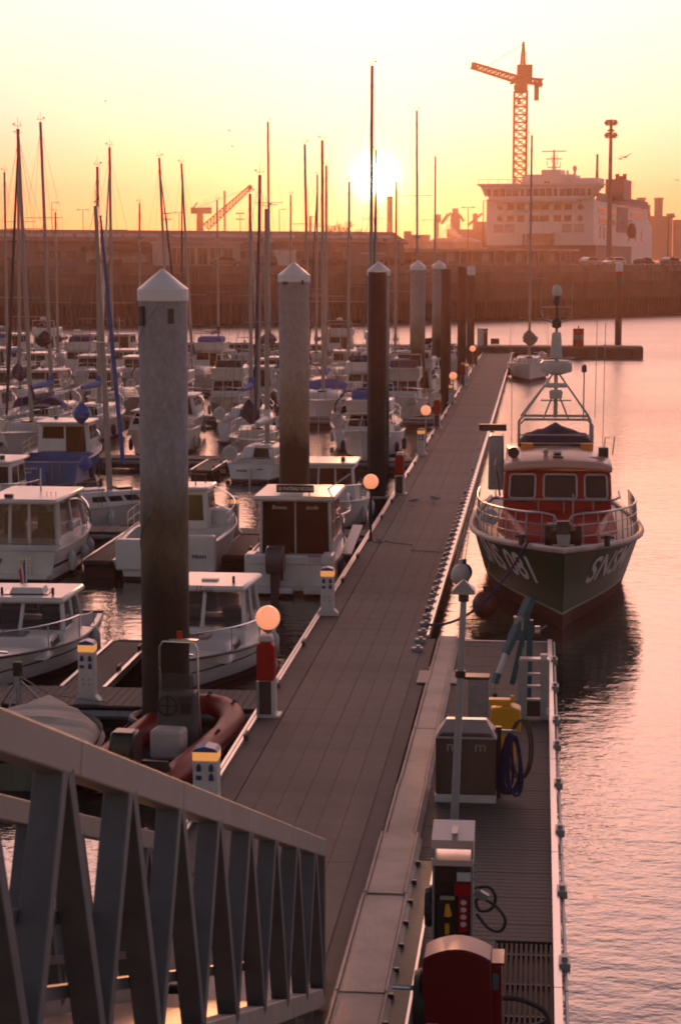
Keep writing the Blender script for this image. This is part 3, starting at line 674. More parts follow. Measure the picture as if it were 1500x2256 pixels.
for a in (('gull flying right of the light mast, wings raised and banked', 1377, 346, 150, 1.3, 0.6, .5), ('smaller gull trailing the banked one by the light mast', 1366, 350, 170, .8, .4, .4), ('distant gull gliding high over the power station', 1491, 397, 200, .9, .1, 0), ('higher of two tiny gulls right of tall mast with bag', 505, 287, 190, .5, .2, .3), ('lower of two tiny gulls right of tall mast with bag', 512, 322, 190, .5, -.2, .2), ('tiny gull high above left-hand masts in clear sky', 233, 223, 190, .6, .1, .1)): flying_gull(*a)

# ------------------------------------------------------------------ main walkway pontoon
DZ = 0.5
def deck_mat(name, col, along_scale):
    m = mat(name, col, 0.8, var=0.22, scale=1.3, dirt=tuple(c * 0.55 for c in col), dirt_amt=0.6)
    t = m.node_tree; n = t.nodes; l = t.links; b = n['Principled BSDF']
    tc = n.new('ShaderNodeTexCoord'); mp = n.new('ShaderNodeMapping'); l.new(tc.outputs['Object'], mp.inputs[0])
    wv = n.new('ShaderNodeTexWave'); wv.wave_type = 'BANDS'; wv.bands_direction = 'Y'; wv.inputs['Scale'].default_value = along_scale; wv.inputs['Distortion'].default_value = 0.6; wv.inputs['Detail'].default_value = 2
    l.new(mp.outputs[0], wv.inputs[0])
    bp = n.new('ShaderNodeBump'); bp.inputs['Strength'].default_value = 0.5; bp.inputs['Distance'].default_value = 0.006
    l.new(wv.outputs['Fac'], bp.inputs['Height']); l.new(bp.outputs[0], b.inputs['Normal'])
    return m
deckm = deck_mat('walkway grating board', (0.165, 0.125, 0.108), 5.0)
deckm2 = deck_mat('walkway edge board', (0.125, 0.095, 0.083), 5.0)
mp_ = thing('main_pontoon', 'long straight grey-brown floating walkway running out between boats and open water', 'pontoon', P(-3.63, 20, 0), -A)
L0, L1 = -3.5, 151.5                                  # local y range (u 16.5 .. 171.5)
SEC = 9.0
def board_mesh(w, l, h, m, nm): return MB().box(0, 0, 0, w, l, h).mesh(nm, m)
bw = 2.08 / 6
bm_main = board_mesh(bw - 0.006, SEC - 0.014, 0.05, deckm, 'board'); bm_edge = board_mesh(0.45, SEC - 0.014, 0.05, deckm2, 'board')
nsec = int((L1 - L0) / SEC) + 1
for i in range(nsec):
    y = L0 + (i + 0.5) * SEC
    inst('board', bm_edge, mp_, (-1.085, y, DZ - 0.025))
    for k in range(6): inst('board', bm_main, mp_, (-0.845 + bw * (k + 0.5), y, DZ - 0.027 + 0.002 * ((k * 7 + i * 3) % 3)))
ym = (L0 + L0 + nsec * SEC) / 2; ll = nsec * SEC
MB().box(-0.02, ym, 0.25, 2.56, ll - 0.1, 0.36).build('underframe', darkmetal, mp_)
for i in range(nsec * 2):
    MB().box(-0.02, L0 + (i + 0.5) * SEC / 2, -0.15, 2.3, 3.2, 0.62).build('float', mat('concrete float', (0.10, 0.09, 0.08), 0.85, var=0.3, scale=2), mp_)
LR = []
for nm, x in (('edge_rail', -1.345), ('edge_rail', 1.315)):
    for i in range(nsec):
        y0 = L0 + i * SEC
        if x > 0 and y0 < 20.0: continue
        MB().box(x, y0 + SEC / 2, DZ - 0.02, 0.05, SEC - 0.02, 0.16).box(x + (0.06 if x < 0 else -0.06), y0 + SEC / 2, DZ + 0.025, 0.05, SEC - 0.02, 0.05).build('edge_rail', alu, mp_)
cl = MB(); cl.box(0, 0, 0.05, 0.07, 0.16, 0.1); cl.cyl((0, -0.16, 0.11), (0, 0.16, 0.11), 0.022, n=6); cl = cl.mesh('cleat', darkmetal)
fl = MB().box(-0.02, 0, 0.035, 0.22, 0.14, 0.07).box(0, 0, 0.09, 0.08, 0.12, 0.05).mesh('rail_bracket', galv)
k = 0
y = 20.0
while y < L1:
    inst('rail_bracket', fl, mp_, (1.20, y, DZ + 0.002), (0, 0, 0)); y += 0.95; k += 1
y = 8.0
while y < L1 - 2:
    inst('cleat', cl, mp_, (-1.24, y, DZ + 0.002), (0, 0, 0)); y += 4.1
for y in (24.5, 27, 29.6, 33, 37, 44.5, 47.5, 55, 63): inst('cleat', cl, mp_, (1.12, y, DZ + 0.002), (0, 0, 0.1))
MB().box(1.36, 8.9, DZ - 0.03, 0.26, 25.0, 0.04).build('filler_board', deckm2, mp_)
MB().box(1.315, 22.45, DZ - 0.02, 0.05, 2.0, 0.16).build('edge_rail', alu, mp_)
MB().box(-0.02, L0 + nsec * SEC + 0.06, 0.3, 2.62, 0.1, 0.5).build('end_plate', galv, mp_)

# ------------------------------------------------------------------ branch pontoons and fingers
def plank_mesh(l, w): return MB().box(0, 0, 0, w, l, 0.04).mesh('plank', wood)
def branch(u0, u1, v_end, label, planked, v_start=-5.02):
    w = u1 - u0; ln = v_start - v_end
    t = thing('branch_pontoon', label, 'pontoon', P(v_start, (u0 + u1) / 2, 0), -A, 'branch pontoons')
    MB().box(-ln / 2, 0, 0.24, ln, w - 0.05, 0.3).build('underframe', darkmetal, t)
    for s_ in (-1, 1): MB().cyl((0, s_ * (w / 2 + 0.04), 0.34), (-ln, s_ * (w / 2 + 0.04), 0.34), 0.085, n=8).build('side_tube', galv, t, smooth=True)
    for i in range(int(ln / 4)): MB().box(-2 - i * 4, 0, -0.15, 2.6, w - 0.2, 0.6).build('float', MATS['concrete float'], t)
    if planked:
        pmsh = plank_mesh(w - 0.06, 0.135); n = min(int(ln / 0.147), planked)
        for i in range(n): inst('plank', pmsh, t, (-0.08 - i * 0.147, 0, DZ - 0.02 + 0.003 * (i * 37 % 5) / 5))
        if n * 0.147 < ln: MB().box(-(n * 0.147 + ln) / 2, 0, DZ - 0.02, ln - n * 0.147, w - 0.06, 0.04).build('deck', wood, t)
    else:
        for i in range(int(ln / 4)): MB().box(-2 - i * 4, 0, DZ - 0.02, 3.97, w - 0.06, 0.04).build('deck_panel', wood, t)
    return t
branch(34.35, 35.95, -16, 'planked side pontoon joining walkway beside the near pile', 75)
branch(57.0, 58.3, -26, 'second side pontoon behind the dark-windowed training boat', 0)
branch(78.6, 80.0, -32, 'third side pontoon crossing behind small white sloop stern', 0)
branch(99.5, 100.9, -38, 'fourth side pontoon among the yachts', 0)
branch(121, 122.4, -44, 'fifth side pontoon deep among the yachts', 0)
branch(143, 144.4, -50, 'sixth side pontoon nearest to the breakwater pontoon', 0)
bk = thing('breakwater_pontoon', 'heavy dark breakwater pontoon crossing at the far end of the walkway', 'pontoon', P(0, 174, 0), -A)
MB().box(-35, 0, 0.25, 88, 3.4, 1.3).build('float_beam', mat('wet dark concrete', (0.05, 0.045, 0.04), 0.7, var=0.35, scale=1), bk)
for i in range(11): MB().box(-75 + i * 8, 0, 0.97, 7.94, 3.5, 0.14).build('deck_slab', conc, bk)
for i in range(44): MB().box(-78 + i * 2, -1.74, 0.5, 0.28, 0.12, 0.5).build('fender_block', black, bk)
def finger(v, u0, u1, label):
    t = thing('finger_pontoon', label, 'finger pontoon', P(v, u0, 0), -A, 'finger pontoons'); l = u1 - u0; s_ = 1 if l > 0 else -1; l = abs(l)
    pts = [(-0.38, 0), (0.38, 0), (0.38, s_ * l), (-0.38, s_ * l)]
    MB().prism(pts, DZ - 0.12, DZ - 0.03).build('deck', wood, t)
    for x in (-0.42, 0.42): MB().beam((x, 0, DZ - 0.07), (x, s_ * l, DZ - 0.07), 0.07, 0.15).build('side_rail', alu, t)
    MB().box(0, s_ * (l - 0.9), 0.06, 0.85, 1.7, 0.55).build('end_float', black, t)
    MB().tube([(-0.45, s_ * (l - 0.2), DZ - 0.1), (-0.3, s_ * (l + 0.12), DZ - 0.1), (0.3, s_ * (l + 0.12), DZ - 0.1), (0.45, s_ * (l - 0.2), DZ - 0.1)], 0.09, 8).build('end_fender', black, t, smooth=True)
    for y in (0.35, 0.8): inst('cleat', cl, t, (0.36, s_ * l * y, DZ - 0.03))
finger(-11.85, 57.0, 51.6, 'wooden finger pontoon between cabin boat and white-hulled neighbour')
finger(-8.35, 57.0, 53.0, 'short finger pontoon beside the dark-windowed training boat')
finger(-13.0, 78.6, 74.6, 'finger pontoon with pale tip beside the small white sloop stern')
finger(-20.6, 78.6, 73.5, 'finger pontoon beside the blue-sterned boat')
finger(-8.3, 78.6, 74.5, 'finger pontoon before the yacht with dark sprayhood')
finger(-8.6, 35.95, 40.5, 'finger pontoon between the two bow-on cabin boats')

# ------------------------------------------------------------------ mooring piles
def pile_mat(name, top, mid, low, z1, z2, rough=0.65):
    m = bpy.data.materials.new(name); m.use_nodes = True; t = m.node_tree; n = t.nodes; l = t.links; b = n['Principled BSDF']
    tc = n.new('ShaderNodeTexCoord'); sp = n.new('ShaderNodeSeparateXYZ'); l.new(tc.outputs['Object'], sp.inputs[0])
    def nz(scale, detail, st):
        mp = n.new('ShaderNodeMapping'); mp.inputs['Scale'].default_value = st; l.new(tc.outputs['Object'], mp.inputs[0])
        q = n.new('ShaderNodeTexNoise'); q.inputs['Scale'].default_value = scale; q.inputs['Detail'].default_value = detail; q.inputs['Roughness'].default_value = 0.7; l.new(mp.outputs[0], q.inputs[0]); return q.outputs[0]
    e = nz(1.6, 6, (1, 1, 0.5)); f = nz(9, 8, (1, 1, 0.6))
    sh = n.new('ShaderNodeMath'); sh.operation = 'MULTIPLY_ADD'; l.new(e, sh.inputs[0]); sh.inputs[1].default_value = 1.6; l.new(sp.outputs['Z'], sh.inputs[2])
    mr = n.new('ShaderNodeMapRange'); mr.inputs[1].default_value = 0.0; mr.inputs[2].default_value = 10.0; l.new(sh.outputs[0], mr.inputs[0])
    rp = n.new('ShaderNodeValToRGB'); l.new(mr.outputs[0], rp.inputs[0]); els = rp.color_ramp.elements
    els[0].position = 0.0; els[0].color = (*low, 1); els[1].position = 1.0; els[1].color = (*top, 1)
    for p_, c_ in (((z1 + 0.5) / 10, low), ((z1 + 1.3) / 10, mid), ((z2 + 0.6) / 10, mid), ((z2 + 1.6) / 10, top)):
        q = els.new(p_); q.color = (*c_, 1)
    r2 = n.new('ShaderNodeMapRange'); r2.inputs[1].default_value = 0.3; r2.inputs[2].default_value = 0.7; r2.inputs[3].default_value = 0.72; r2.inputs[4].default_value = 1.22; l.new(f, r2.inputs[0])
    mx = n.new('ShaderNodeMix'); mx.data_type = 'RGBA'; mx.blend_type = 'MULTIPLY'; mx.inputs[0].default_value = 1; l.new(rp.outputs[0], mx.inputs[6]); l.new(r2.outputs[0], mx.inputs[7])
    l.new(mx.outputs[2], b.inputs['Base Color']); b.inputs['Roughness'].default_value = rough
    bp = n.new('ShaderNodeBump'); bp.inputs['Strength'].default_value = 0.35; bp.inputs['Distance'].default_value = 0.02; l.new(f, bp.inputs['Height']); l.new(bp.outputs[0], b.inputs['Normal'])
    return m
pm_grey = pile_mat('galvanised pile, tide-stained', (0.31, 0.31, 0.355), (0.12, 0.095, 0.06), (0.007, 0.007, 0.005), 3.0, 4.3)
pm_lite = pile_mat('pale pile, tide-stained', (0.36, 0.32, 0.32), (0.23, 0.18, 0.13), (0.016, 0.013, 0.006), 3.4, 4.6)
pm_rust = pile_mat('rusty pile, tide-stained', (0.13, 0.035, 0.022), (0.06, 0.022, 0.015), (0.010, 0.006, 0.005), 2.9, 4.4)
capm = mat('white pile cap', (0.80, 0.77, 0.78), 0.4, var=0.06, scale=2)
def pile(v, u, r, top, m, cap, label, grp, lean=0.0, loc=None):
    t = thing('mooring_pile', label, 'pile', loc or P(v, u, 0), -A, grp)
    s = MB(); n = 28; rows = 14; vv = []; ff = []
    for j in range(rows + 1):
        z = -1.5 + (top + 1.5) * j / rows
        for i in range(n): vv.append((r * math.cos(6.28319 * i / n) + lean * z, r * math.sin(6.28319 * i / n), z))
    for j in range(rows):
        for i in range(n): ff.append((j * n + i, j * n + (i + 1) % n, (j + 1) * n + (i + 1) % n, (j + 1) * n + i))
    ff.append(tuple(range(rows * n, rows * n + n))); s.add(vv, ff); s.build('tube', m, t, smooth=True)
    if cap:
        rc = r * 1.05; hc = r * 0.95
        MB().lathe([(rc, top - 0.14), (rc, top + 0.06), (0.03, top + hc), (0.005, top + hc + 0.01)], 28, (lean * top, 0, 0)).build('cap', capm, t, smooth=True)
    # spiral weld seam
    pts = []; z = 1.0; a0 = -1.4
    while z < top - 0.2: pts.append(((r + 0.002) * math.cos(a0) + lean * z, (r + 0.002) * math.sin(a0), z)); a0 += 0.12; z += 0.12 * r / 1.35 * 1.75
    MB().tube(pts, 0.012, 4).build('weld_seam', m, t)
    return t
TP = 8.05
p1 = pile(-6.58, 33.82, 0.425, TP - 0.02, pm_grey, True, 'thick grey capped pile beside the near planked side pontoon', 'mooring piles', lean=0.004)
for a in (-2.25, -1.0): MB().box(0.435 * math.cos(a), 0.435 * math.sin(a), TP - 0.42, 0.10, 0.06, 0.34 if a < -2 else 0.26, rz=a + math.pi / 2).build('bracket', darkmetal, p1)
MB().beam((-0.03, -0.425, 0.3), (-0.02, -0.425, 4.6), 0.07, 0.03, up=(0, 1, 0)).build('guide_strip', pm_grey, p1)
MB().tube([(0.62 * math.cos(q * .3927), 0.62 * math.sin(q * .3927), 0.42) for q in range(16)], 0.075, 8, True).build('guide_ring', black, p1, smooth=True)
p2 = pile(-7.1, 56.6, 0.445, TP + 0.05, pm_lite, True, 'pale capped pile rising behind the dark-windowed training boat', 'mooring piles')
MB().box(-0.2, -0.40, TP - 0.12, 0.16, 0.1, 0.09).build('bracket', darkmetal, p2); MB().box(0.3, -0.36, TP - 0.1, 0.06, 0.1, 0.12).build('bracket', darkmetal, p2)
pile(-6.42, 78.3, 0.445, TP + 0.06, pm_lite, True, 'capped pile partly hidden behind a rust-red pile', 'mooring piles')
pile(-7.0, 113, 0.445, TP + 0.1, pm_lite, True, 'capped pale pile with rusty lower half among the yachts', 'mooring piles')
pile(-6.55, 128, 0.445, TP + 0.1, pm_lite, True, 'last capped pile, its right half behind a rusty pile', 'mooring piles')
for v, u, top, lab in ((-5.55, 67.2, 8.18, 'bare rust-red pile against the walkway by red hose cabinet'), (-5.75, 121, 8.02, 'bare rusty pile before the last capped pile'), (-5.6, 142, 8.1, 'first of two slim bare piles near the walkway end'), (-5.75, 165, 8.0, 'bare pile with pale top at the walkway end')):
    t = pile(v, u, 0.315, top, pm_rust, False, lab, 'bare rusty piles')
    if u < 70:
        MB().box(0.42, 0, DZ - 0.06, 0.5, 0.12, 0.08).box(0.2, -0.42, DZ - 0.06, 0.9, 0.1, 0.08).build('pile_guide', galv, t)
    if u > 160: MB().lathe([(0.325, 7.3), (0.335, 7.32), (0.335, 8.02), (0.3, 8.04)], 20).build('pale_top', capm, t, smooth=True)
p = gz(1360, 785)
rp_ = pile(0, 0, 0.30, 8.3, pm_rust, False, 'lone pile with green and red bands at end of the breakwater pontoon', 'bare rusty piles', loc=p)
green = mat('green paint', (0.02, 0.13, 0.07), 0.5, var=0.15); palegreen = mat('pale green paint', (0.18, 0.22, 0.16), 0.6, var=0.15)
MB().lathe([(0.31, 7.55), (0.32, 7.56), (0.32, 8.32), (0.05, 8.36)], 20).build('pale_band', capm, rp_); MB().lathe([(0.31, 7.0), (0.32, 7.01), (0.32, 7.53), (0.31, 7.54)], 20).build('red_band', red, rp_); MB().lathe([(0.31, 6.4), (0.32, 6.41), (0.32, 6.98), (0.31, 6.99)], 20).build('green_band', green, rp_)
MB().box(-0.5, 0, 0.98, 1.6, 1.6, 0.12).build('guide_collar', galv, rp_)
t = thing('beacon_drum', 'red drum beacon with green middle band on the breakwater pontoon', 'beacon', P(3.4, 173.6, 1.04), -A)
for z0, z1, m in ((0, 0.55, red), (0.555, 1.0, palegreen), (1.005, 1.55, red)): MB().lathe([(0.47, z0), (0.48, z0 + 0.01), (0.48, z1), (0.47, z1)], 20).build('band', m, t, smooth=True)
MB().cyl((0, 0, 1.55), (0, 0, 1.8), 0.06, n=8).build('lamp', darkmetal, t)
t = thing('sign_board', 'small dark sign board standing at the walkway end', 'sign', P(-3.9, 172.9, 1.04), -A)
MB().box(0, 0, 0.42, 0.75, 0.05, 0.5).build('panel', darkmetal, t); 
for s_ in (-0.28, 0.28): MB().cyl((s_, 0, 0), (s_, 0, 0.3), 0.03, n=6).build('post', galv, t)
for v, h, w, m, lab in ((-6.6, 1.45, 0.5, greywhite, 'pale cabinet left of the last piles on breakwater pontoon'), (-5.0, 1.5, 0.9, greywhite, 'wide pale cabinet behind the last walkway piles'), (-4.75, 1.4, 0.4, red, 'narrow red cabinet at the walkway end')):
    t = thing('service_cabinet', lab, 'cabinet', P(v, 173.2, 1.04), -A); MB().box(0, 0, h / 2, w, 0.4, h).build('body', m, t, bevel=0.02); MB().box(0, 0, h + 0.03, w + 0.08, 0.48, 0.06).build('lid', m, t); MB().box(0, -0.21, h / 2, w * 0.7, 0.03, h * 0.7).build('door', m, t)

# ------------------------------------------------------------------ globe lamps, pedestals, hose posts
globem = mat('lit globe', (0.75, 0.6, 0.5), 0.4, var=0.04, emit=(1.0, 0.30, 0.13), estr=0.42)
def globe(v, u, zc, label, pole=galv):
    t = thing('globe_lamp', label, 'lamp', P(v, u, DZ), -A, 'globe lamps along the walkway')
    MB().cyl((0, 0, 0), (0, 0, zc - 0.2), 0.035, 0.03, n=10).build('pole', pole, t, smooth=True); MB().box(0, 0, 0.015, 0.16, 0.16, 0.03).build('foot', pole, t)
    MB().lathe([(0.03, zc - 0.28), (0.09, zc - 0.24), (0.10, zc - 0.185), (0.05, zc - 0.17)], 14).build('collar', pole, t, smooth=True)
    MB().sphere((0, 0, zc), 0.222, 24, 14).build('globe', globem, t, smooth=True)
for (x, y, u, lab, pole) in ((601, 1361, 34.35, 'lit globe lamp above the dark red hose cabinet by planked side pontoon', galv), (812, 1061, 56.0, 'lit globe lamp on black pole beside dark-windowed training boat', black), (927, 904, 83.5, 'lit globe lamp between third service pedestal and rusty-bottomed pile', galv), (981, 828, 110, 'lit globe lamp above pedestal by the last capped pile', galv), (1033, 768, 142, 'lit globe lamp before two slim bare piles near walkway end', galv)):
    q = at(x, y, u * CA - (-4.8) * SA); globe(-4.8, u, q.z - DZ, lab, pole)
pedm = mat('pedestal white plastic', (0.60, 0.57, 0.56), 0.4, var=0.06, scale=3, dirt=(0.35, 0.3, 0.27), dirt_amt=0.4)
pblue = mat('pedestal blue cap', (0.015, 0.09, 0.30), 0.4, var=0.1); plit = mat('pedestal lamp', (0.8, 0.5, 0.25), 0.4, var=0, emit=(1.0, 0.36, 0.07), estr=0.3)
sockm = mat('blue socket', (0.01, 0.035, 0.16), 0.4, var=0.1)
def pedestal(loc, label, h=1.1, w=0.30, rz=-A):
    t = thing('service_pedestal', label, 'pedestal', loc, rz, 'service pedestals on the pontoons')
    hw = w / 2
    MB().prism([(-hw * 1.7, 0), (hw * 1.7, 0), (hw * 1.6, 0.07), (hw, 0.16), (hw, h - 0.2), (-hw, h - 0.2), (-hw, 0.16), (-hw * 1.6, 0.07)], -hw * 0.85, hw * 0.85, 'y').build('body', pedm, t, bevel=0.015)
    MB().box(0, 0, h - 0.135, w * 1.02, w * 0.88, 0.125).build('lamp_band', plit, t, bevel=0.01)
    MB().prism([(-hw * 1.08, h - 0.07), (hw * 1.08, h - 0.07), (hw * 0.8, h - 0.02), (0, h + 0.015), (-hw * 0.8, h - 0.02)], -hw * 0.95, hw * 0.95, 'y').build('cap', pblue, t, bevel=0.01)
    for x, z in ((-0.25, 0.72), (0.25, 0.72), (0.25, 0.60)):
        s_ = MB().box(x * w, -hw * 0.87, z * h, 0.065, 0.05, 0.075).build('socket', sockm, t)
        MB().cyl((x * w, -hw * 0.95, z * h + 0.05), (x * w, -hw * 0.82, z * h + 0.05), 0.022, n=8).build('socket_lid', sockm, s_)
    MB().box(-0.25 * w, -hw * 0.87, 0.60 * h, 0.08, 0.04, 0.06).build('meter', sockm, t)
    for x, z in ((-0.2, 0.40), (0.2, 0.40), (-0.2, 0.32), (0.2, 0.32)): MB().cyl((x * w, -hw * 0.9, z * h), (x * w, -hw * 0.82, z * h), 0.022, n=8).build('tap_knob', galv, t)
    return t
pedestal(P(-4.72, 27.3, DZ), 'white service pedestal behind the truss handrail, beside the red inflatable', 1.12, 0.36)
pedestal(P(-4.75, 43.9, DZ), 'white service pedestal on walkway beside the training boat stern', 1.12)
pedestal(P(-4.85, 81.0, DZ), 'white service pedestal under the globe lamp past yacht with dark sprayhood', 1.12)
pedestal(P(-4.92, 110.7, DZ), 'white service pedestal under globe lamp beside last capped pile', 1.12)
pedestal(P(-4.95, 133.5, DZ), 'white service pedestal farthest along the walkway', 1.12)
q = gz(195, 1549, DZ); pedestal(Vector((q.x, q.y, DZ)), 'white service pedestal standing on the near planked side pontoon', 1.18)
q = gz(515, 1176, DZ); pedestal(Vector((q.x, q.y, DZ)), 'white service pedestal on second side pontoon against bright water', 1.12)
def hose_post(v, u, label):
    t = thing('hose_cabinet', label, 'hose cabinet', P(v, u, DZ), -A, 'red hose cabinets')
    MB().box(-0.13, 0, 0.32, 0.05, 0.26, 0.64).build('side_panel', galv, t); MB().box(0.15, 0, 0.34, 0.07, 0.26, 0.68).build('side_panel', pedm, t)
    MB().box(0.01, 0.02, 0.33, 0.22, 0.18, 0.6).build('front_panel', darkmetal, t)
    MB().prism([(-0.15, 0.66), (0.17, 0.66), (0.17, 1.28), (0.1, 1.36), (-0.08, 1.36), (-0.15, 1.28)], -0.15, 0.15, 'y').build('red_housing', red, t, bevel=0.03)
    MB().prism([(-0.13, 1.365), (0.15, 1.365), (0.12, 1.47), (-0.1, 1.47)], -0.12, 0.12, 'y').build('top_cover', pedm, t, bevel=0.02)
    MB().box(0.02, 0, 0.02, 0.5, 0.36, 0.04).build('base', pedm, t)
for v, u, lab in ((-4.78, 33.9, 'dark red hose cabinet beneath the lit globe lamp'), (-4.78, 67.4, 'bright red hose cabinet against the rust-red pile'), (-4.9, 94.4, 'red hose cabinet beside the rusty-bottomed capped pile'), (-4.92, 127, 'red hose cabinet beside the last capped pile'), (-4.9, 152, 'red hose cabinet nearest the walkway end')): hose_post(v, u, lab)
# mooring lines and bits on the deck
def curve_rope(label, pts, r, m, name='mooring_rope', cat='rope'):
    c = Vector(pts[0]); tag(MB().tube([Vector(q) - c for q in pts], r, 6).build(name, m, None, c, smooth=True), label, cat)
pts = [gz(815 + 8 * math.cos(k * .5) * (1 + k * .02) + 20, 1192 + 3 * math.sin(k * .5), DZ + 0.02) for k in range(24)] + [gz(870, 1196, DZ + .02), gz(910, 1200, DZ + .02), gz(905, 1212, DZ + .02), gz(990, 1217, DZ + .02)]
curve_rope('thin brown rope lying coiled across the walkway deck', pts, 0.015, rope)

# ------------------------------------------------------------------ boats: shared builders (bow at local +y, waterline z = 0)
class Hull:
    def __init__(s, L, B, fb, tw=0.85, bowfb=1.35, rake=0.7, bluff=2.2, r0=0.88, tpow=2.2, trake=0.0):
        s.L, s.B, s.fb, s.tw, s.bowfb, s.rake, s.bluff, s.r0, s.tpow, s.trake = L, B, fb, tw, bowfb, rake, bluff, r0, tpow, trake
    def w(s, t):
        if t < 0.42: return s.B / 2 * (s.tw + (1 - s.tw) * math.sin(math.pi / 2 * t / 0.42))
        return s.B / 2 * max(0.012, 1 - ((t - 0.42) / 0.58) ** s.bluff)
    def zs(s, t): return s.fb * (1 + (s.bowfb - 1) * t ** s.tpow)
    def pt(s, t, z, side=1, out=0.0):
        zs = s.zs(t); q = max(0.0, min(1.0, z / zs)); rr = s.r0 - (s.r0 - 0.22) * max(0, (t - 0.5) / 0.5) ** 1.5
        x = s.w(t) * (rr + (1 - rr) * q ** 0.9) + out
        y = -s.L / 2 + (s.L - s.rake) * t + s.rake * q * t ** 3 - s.trake * q * (1 - t) ** 6
        return Vector((side * x, y, z))
    def y(s, t): return -s.L / 2 + (s.L - s.rake) * t
    def band(s, z0, z1, rel=True, rows=4, out=0.0, n=16, transom=True):
        mb = MB(); vv = []; st = [i / n for i in range(n + 1)]
        for t in st:
            for side in (1, -1):
                for k in range(rows + 1):
                    a = z0 if not rel else z0
                    zt = z1 if z1 is not None else s.zs(t)
                    vv.append(s.pt(t, a + (zt - a) * k / rows, side, out))
        m = rows + 1; ff = []
        for i in range(n):
            for sd in range(2):
                for k in range(rows):
                    o = (i * 2 + sd) * m + k; p = ((i + 1) * 2 + sd) * m + k
                    ff.append((o, p, p + 1, o + 1))
        for k in range(rows):
            if transom: ff.append((k, k + 1, m + k + 1, m + k))
            o = n * 2 * m; ff.append((o + k, o + k + 1, o + m + k + 1, o + m + k))
        return mb.add(vv, ff)
    def bottom(s, z=0.10, n=16):
        mb = MB(); vv = []; ff = []
        for i in range(n + 1):
            t = i / n
            for side in (1, -1): vv.append(s.pt(t, z, side)); vv.append(s.pt(t, 0, side) * 1.0 + Vector((0, 0, -0.02)))
            p = s.pt(t, 0, 1); vv.append(Vector((0, p.y, -0.4)))
        for i in range(n):
            o, p = i * 5, i * 5 + 5
            ff += [(o, p, p + 1, o + 1), (o + 1, p + 1, p + 4, o + 4), (o + 2, p + 2, p + 3, o + 3), (o + 3, p + 3, p + 4, o + 4)]
        ff += [(0, 1, 4, 3, 2)]
        return mb.add(vv, ff)
    def deck(s, t0, t1=1.0, dz=-0.03, inset=0.02, n=12, camber=0.05):
        mb = MB(); vv = []; ff = []
        for i in range(n + 1):
            t = t0 + (t1 - t0) * i / n; p = s.pt(t, s.zs(t)); x = max(0.004, p.x - inset)
            for k in (-1, -0.5, 0, 0.5, 1): vv.append((x * k, p.y, p.z + dz + camber * (1 - k * k)))
        for i in range(n):
            for k in range(4): o = i * 5 + k; ff.append((o, o + 1, o + 6, o + 5))
        return mb.add(vv, ff)
    def cockpit(s, tc, sole=0.25, wall=0.14, n=6):
        mb = MB(); vv = []; ff = []
        for i in range(n + 1):
            t = 0.02 + (tc - 0.02) * i / n; p = s.pt(t, s.zs(t)); x = p.x - wall
            vv += [(-p.x + .01, p.y, p.z - 0.015), (-x, p.y, p.z - .015), (-x, p.y, sole), (x, p.y, sole), (x, p.y, p.z - .015), (p.x - .01, p.y, p.z - .015)]
        for i in range(n):
            for k in range(5): o = i * 6 + k; ff.append((o, o + 1, o + 7, o + 6))
        o = n * 6; ff.append((o + 1, o + 2, o + 3, o + 4)); ff.append((1, 2, 3, 4)); ff.append((0, 1, 4, 5))
        return mb.add(vv, ff)
    def rail_line(s, t0, t1, dz, inset, n=10, side=1):
        return [s.pt(t0 + (t1 - t0) * i / n, s.zs(t0 + (t1 - t0) * i / n), side) + Vector((-inset * side, 0, dz)) for i in range(n + 1)]

def base_hull(th, h, m_hull, m_bot, m_rub, tc=0.35, m_deck=None, stripe=None, sole=0.25):
    ho = h.band(0.10, None).build('hull', m_hull, th, smooth=True)
    h.bottom().build('bottom', m_bot, th, smooth=True)
    h.deck(tc).build('deck', m_deck or m_hull, th, smooth=True)
    if tc > 0.05: h.cockpit(tc, sole).build('cockpit', m_deck or m_hull, th)
    rub = MB()
    pts = h.rail_line(1.0, 0, -0.01, 0, 16, -1)[0:] ; ptr = h.rail_line(0, 1.0, -0.01, 0, 16, 1)
    rub.tube(list(reversed(h.rail_line(0, 1, -0.01, 0, 16, -1))) + [], 0.028, 6); rub.tube(ptr, 0.028, 6); rub.tube([h.pt(0, h.zs(0), -1), h.pt(0, h.zs(0), 1)], 0.026, 6)
    rub.build('rub_rail', m_rub, ho, smooth=True)
    if stripe: h.band(0.10, 0.17, rows=1, out=0.006).build('boot_stripe', stripe, ho)
    return ho

def marks(th, m, x, y, z, ws, hgt):            # lettering too worn to read: a row of short painted strokes
    for w in ws: MB().box(x + w / 2, y, z + 0.01 * math.sin(x * 50), w, 0.02, hgt).build('painted_mark', m, th); x += w + 0.03

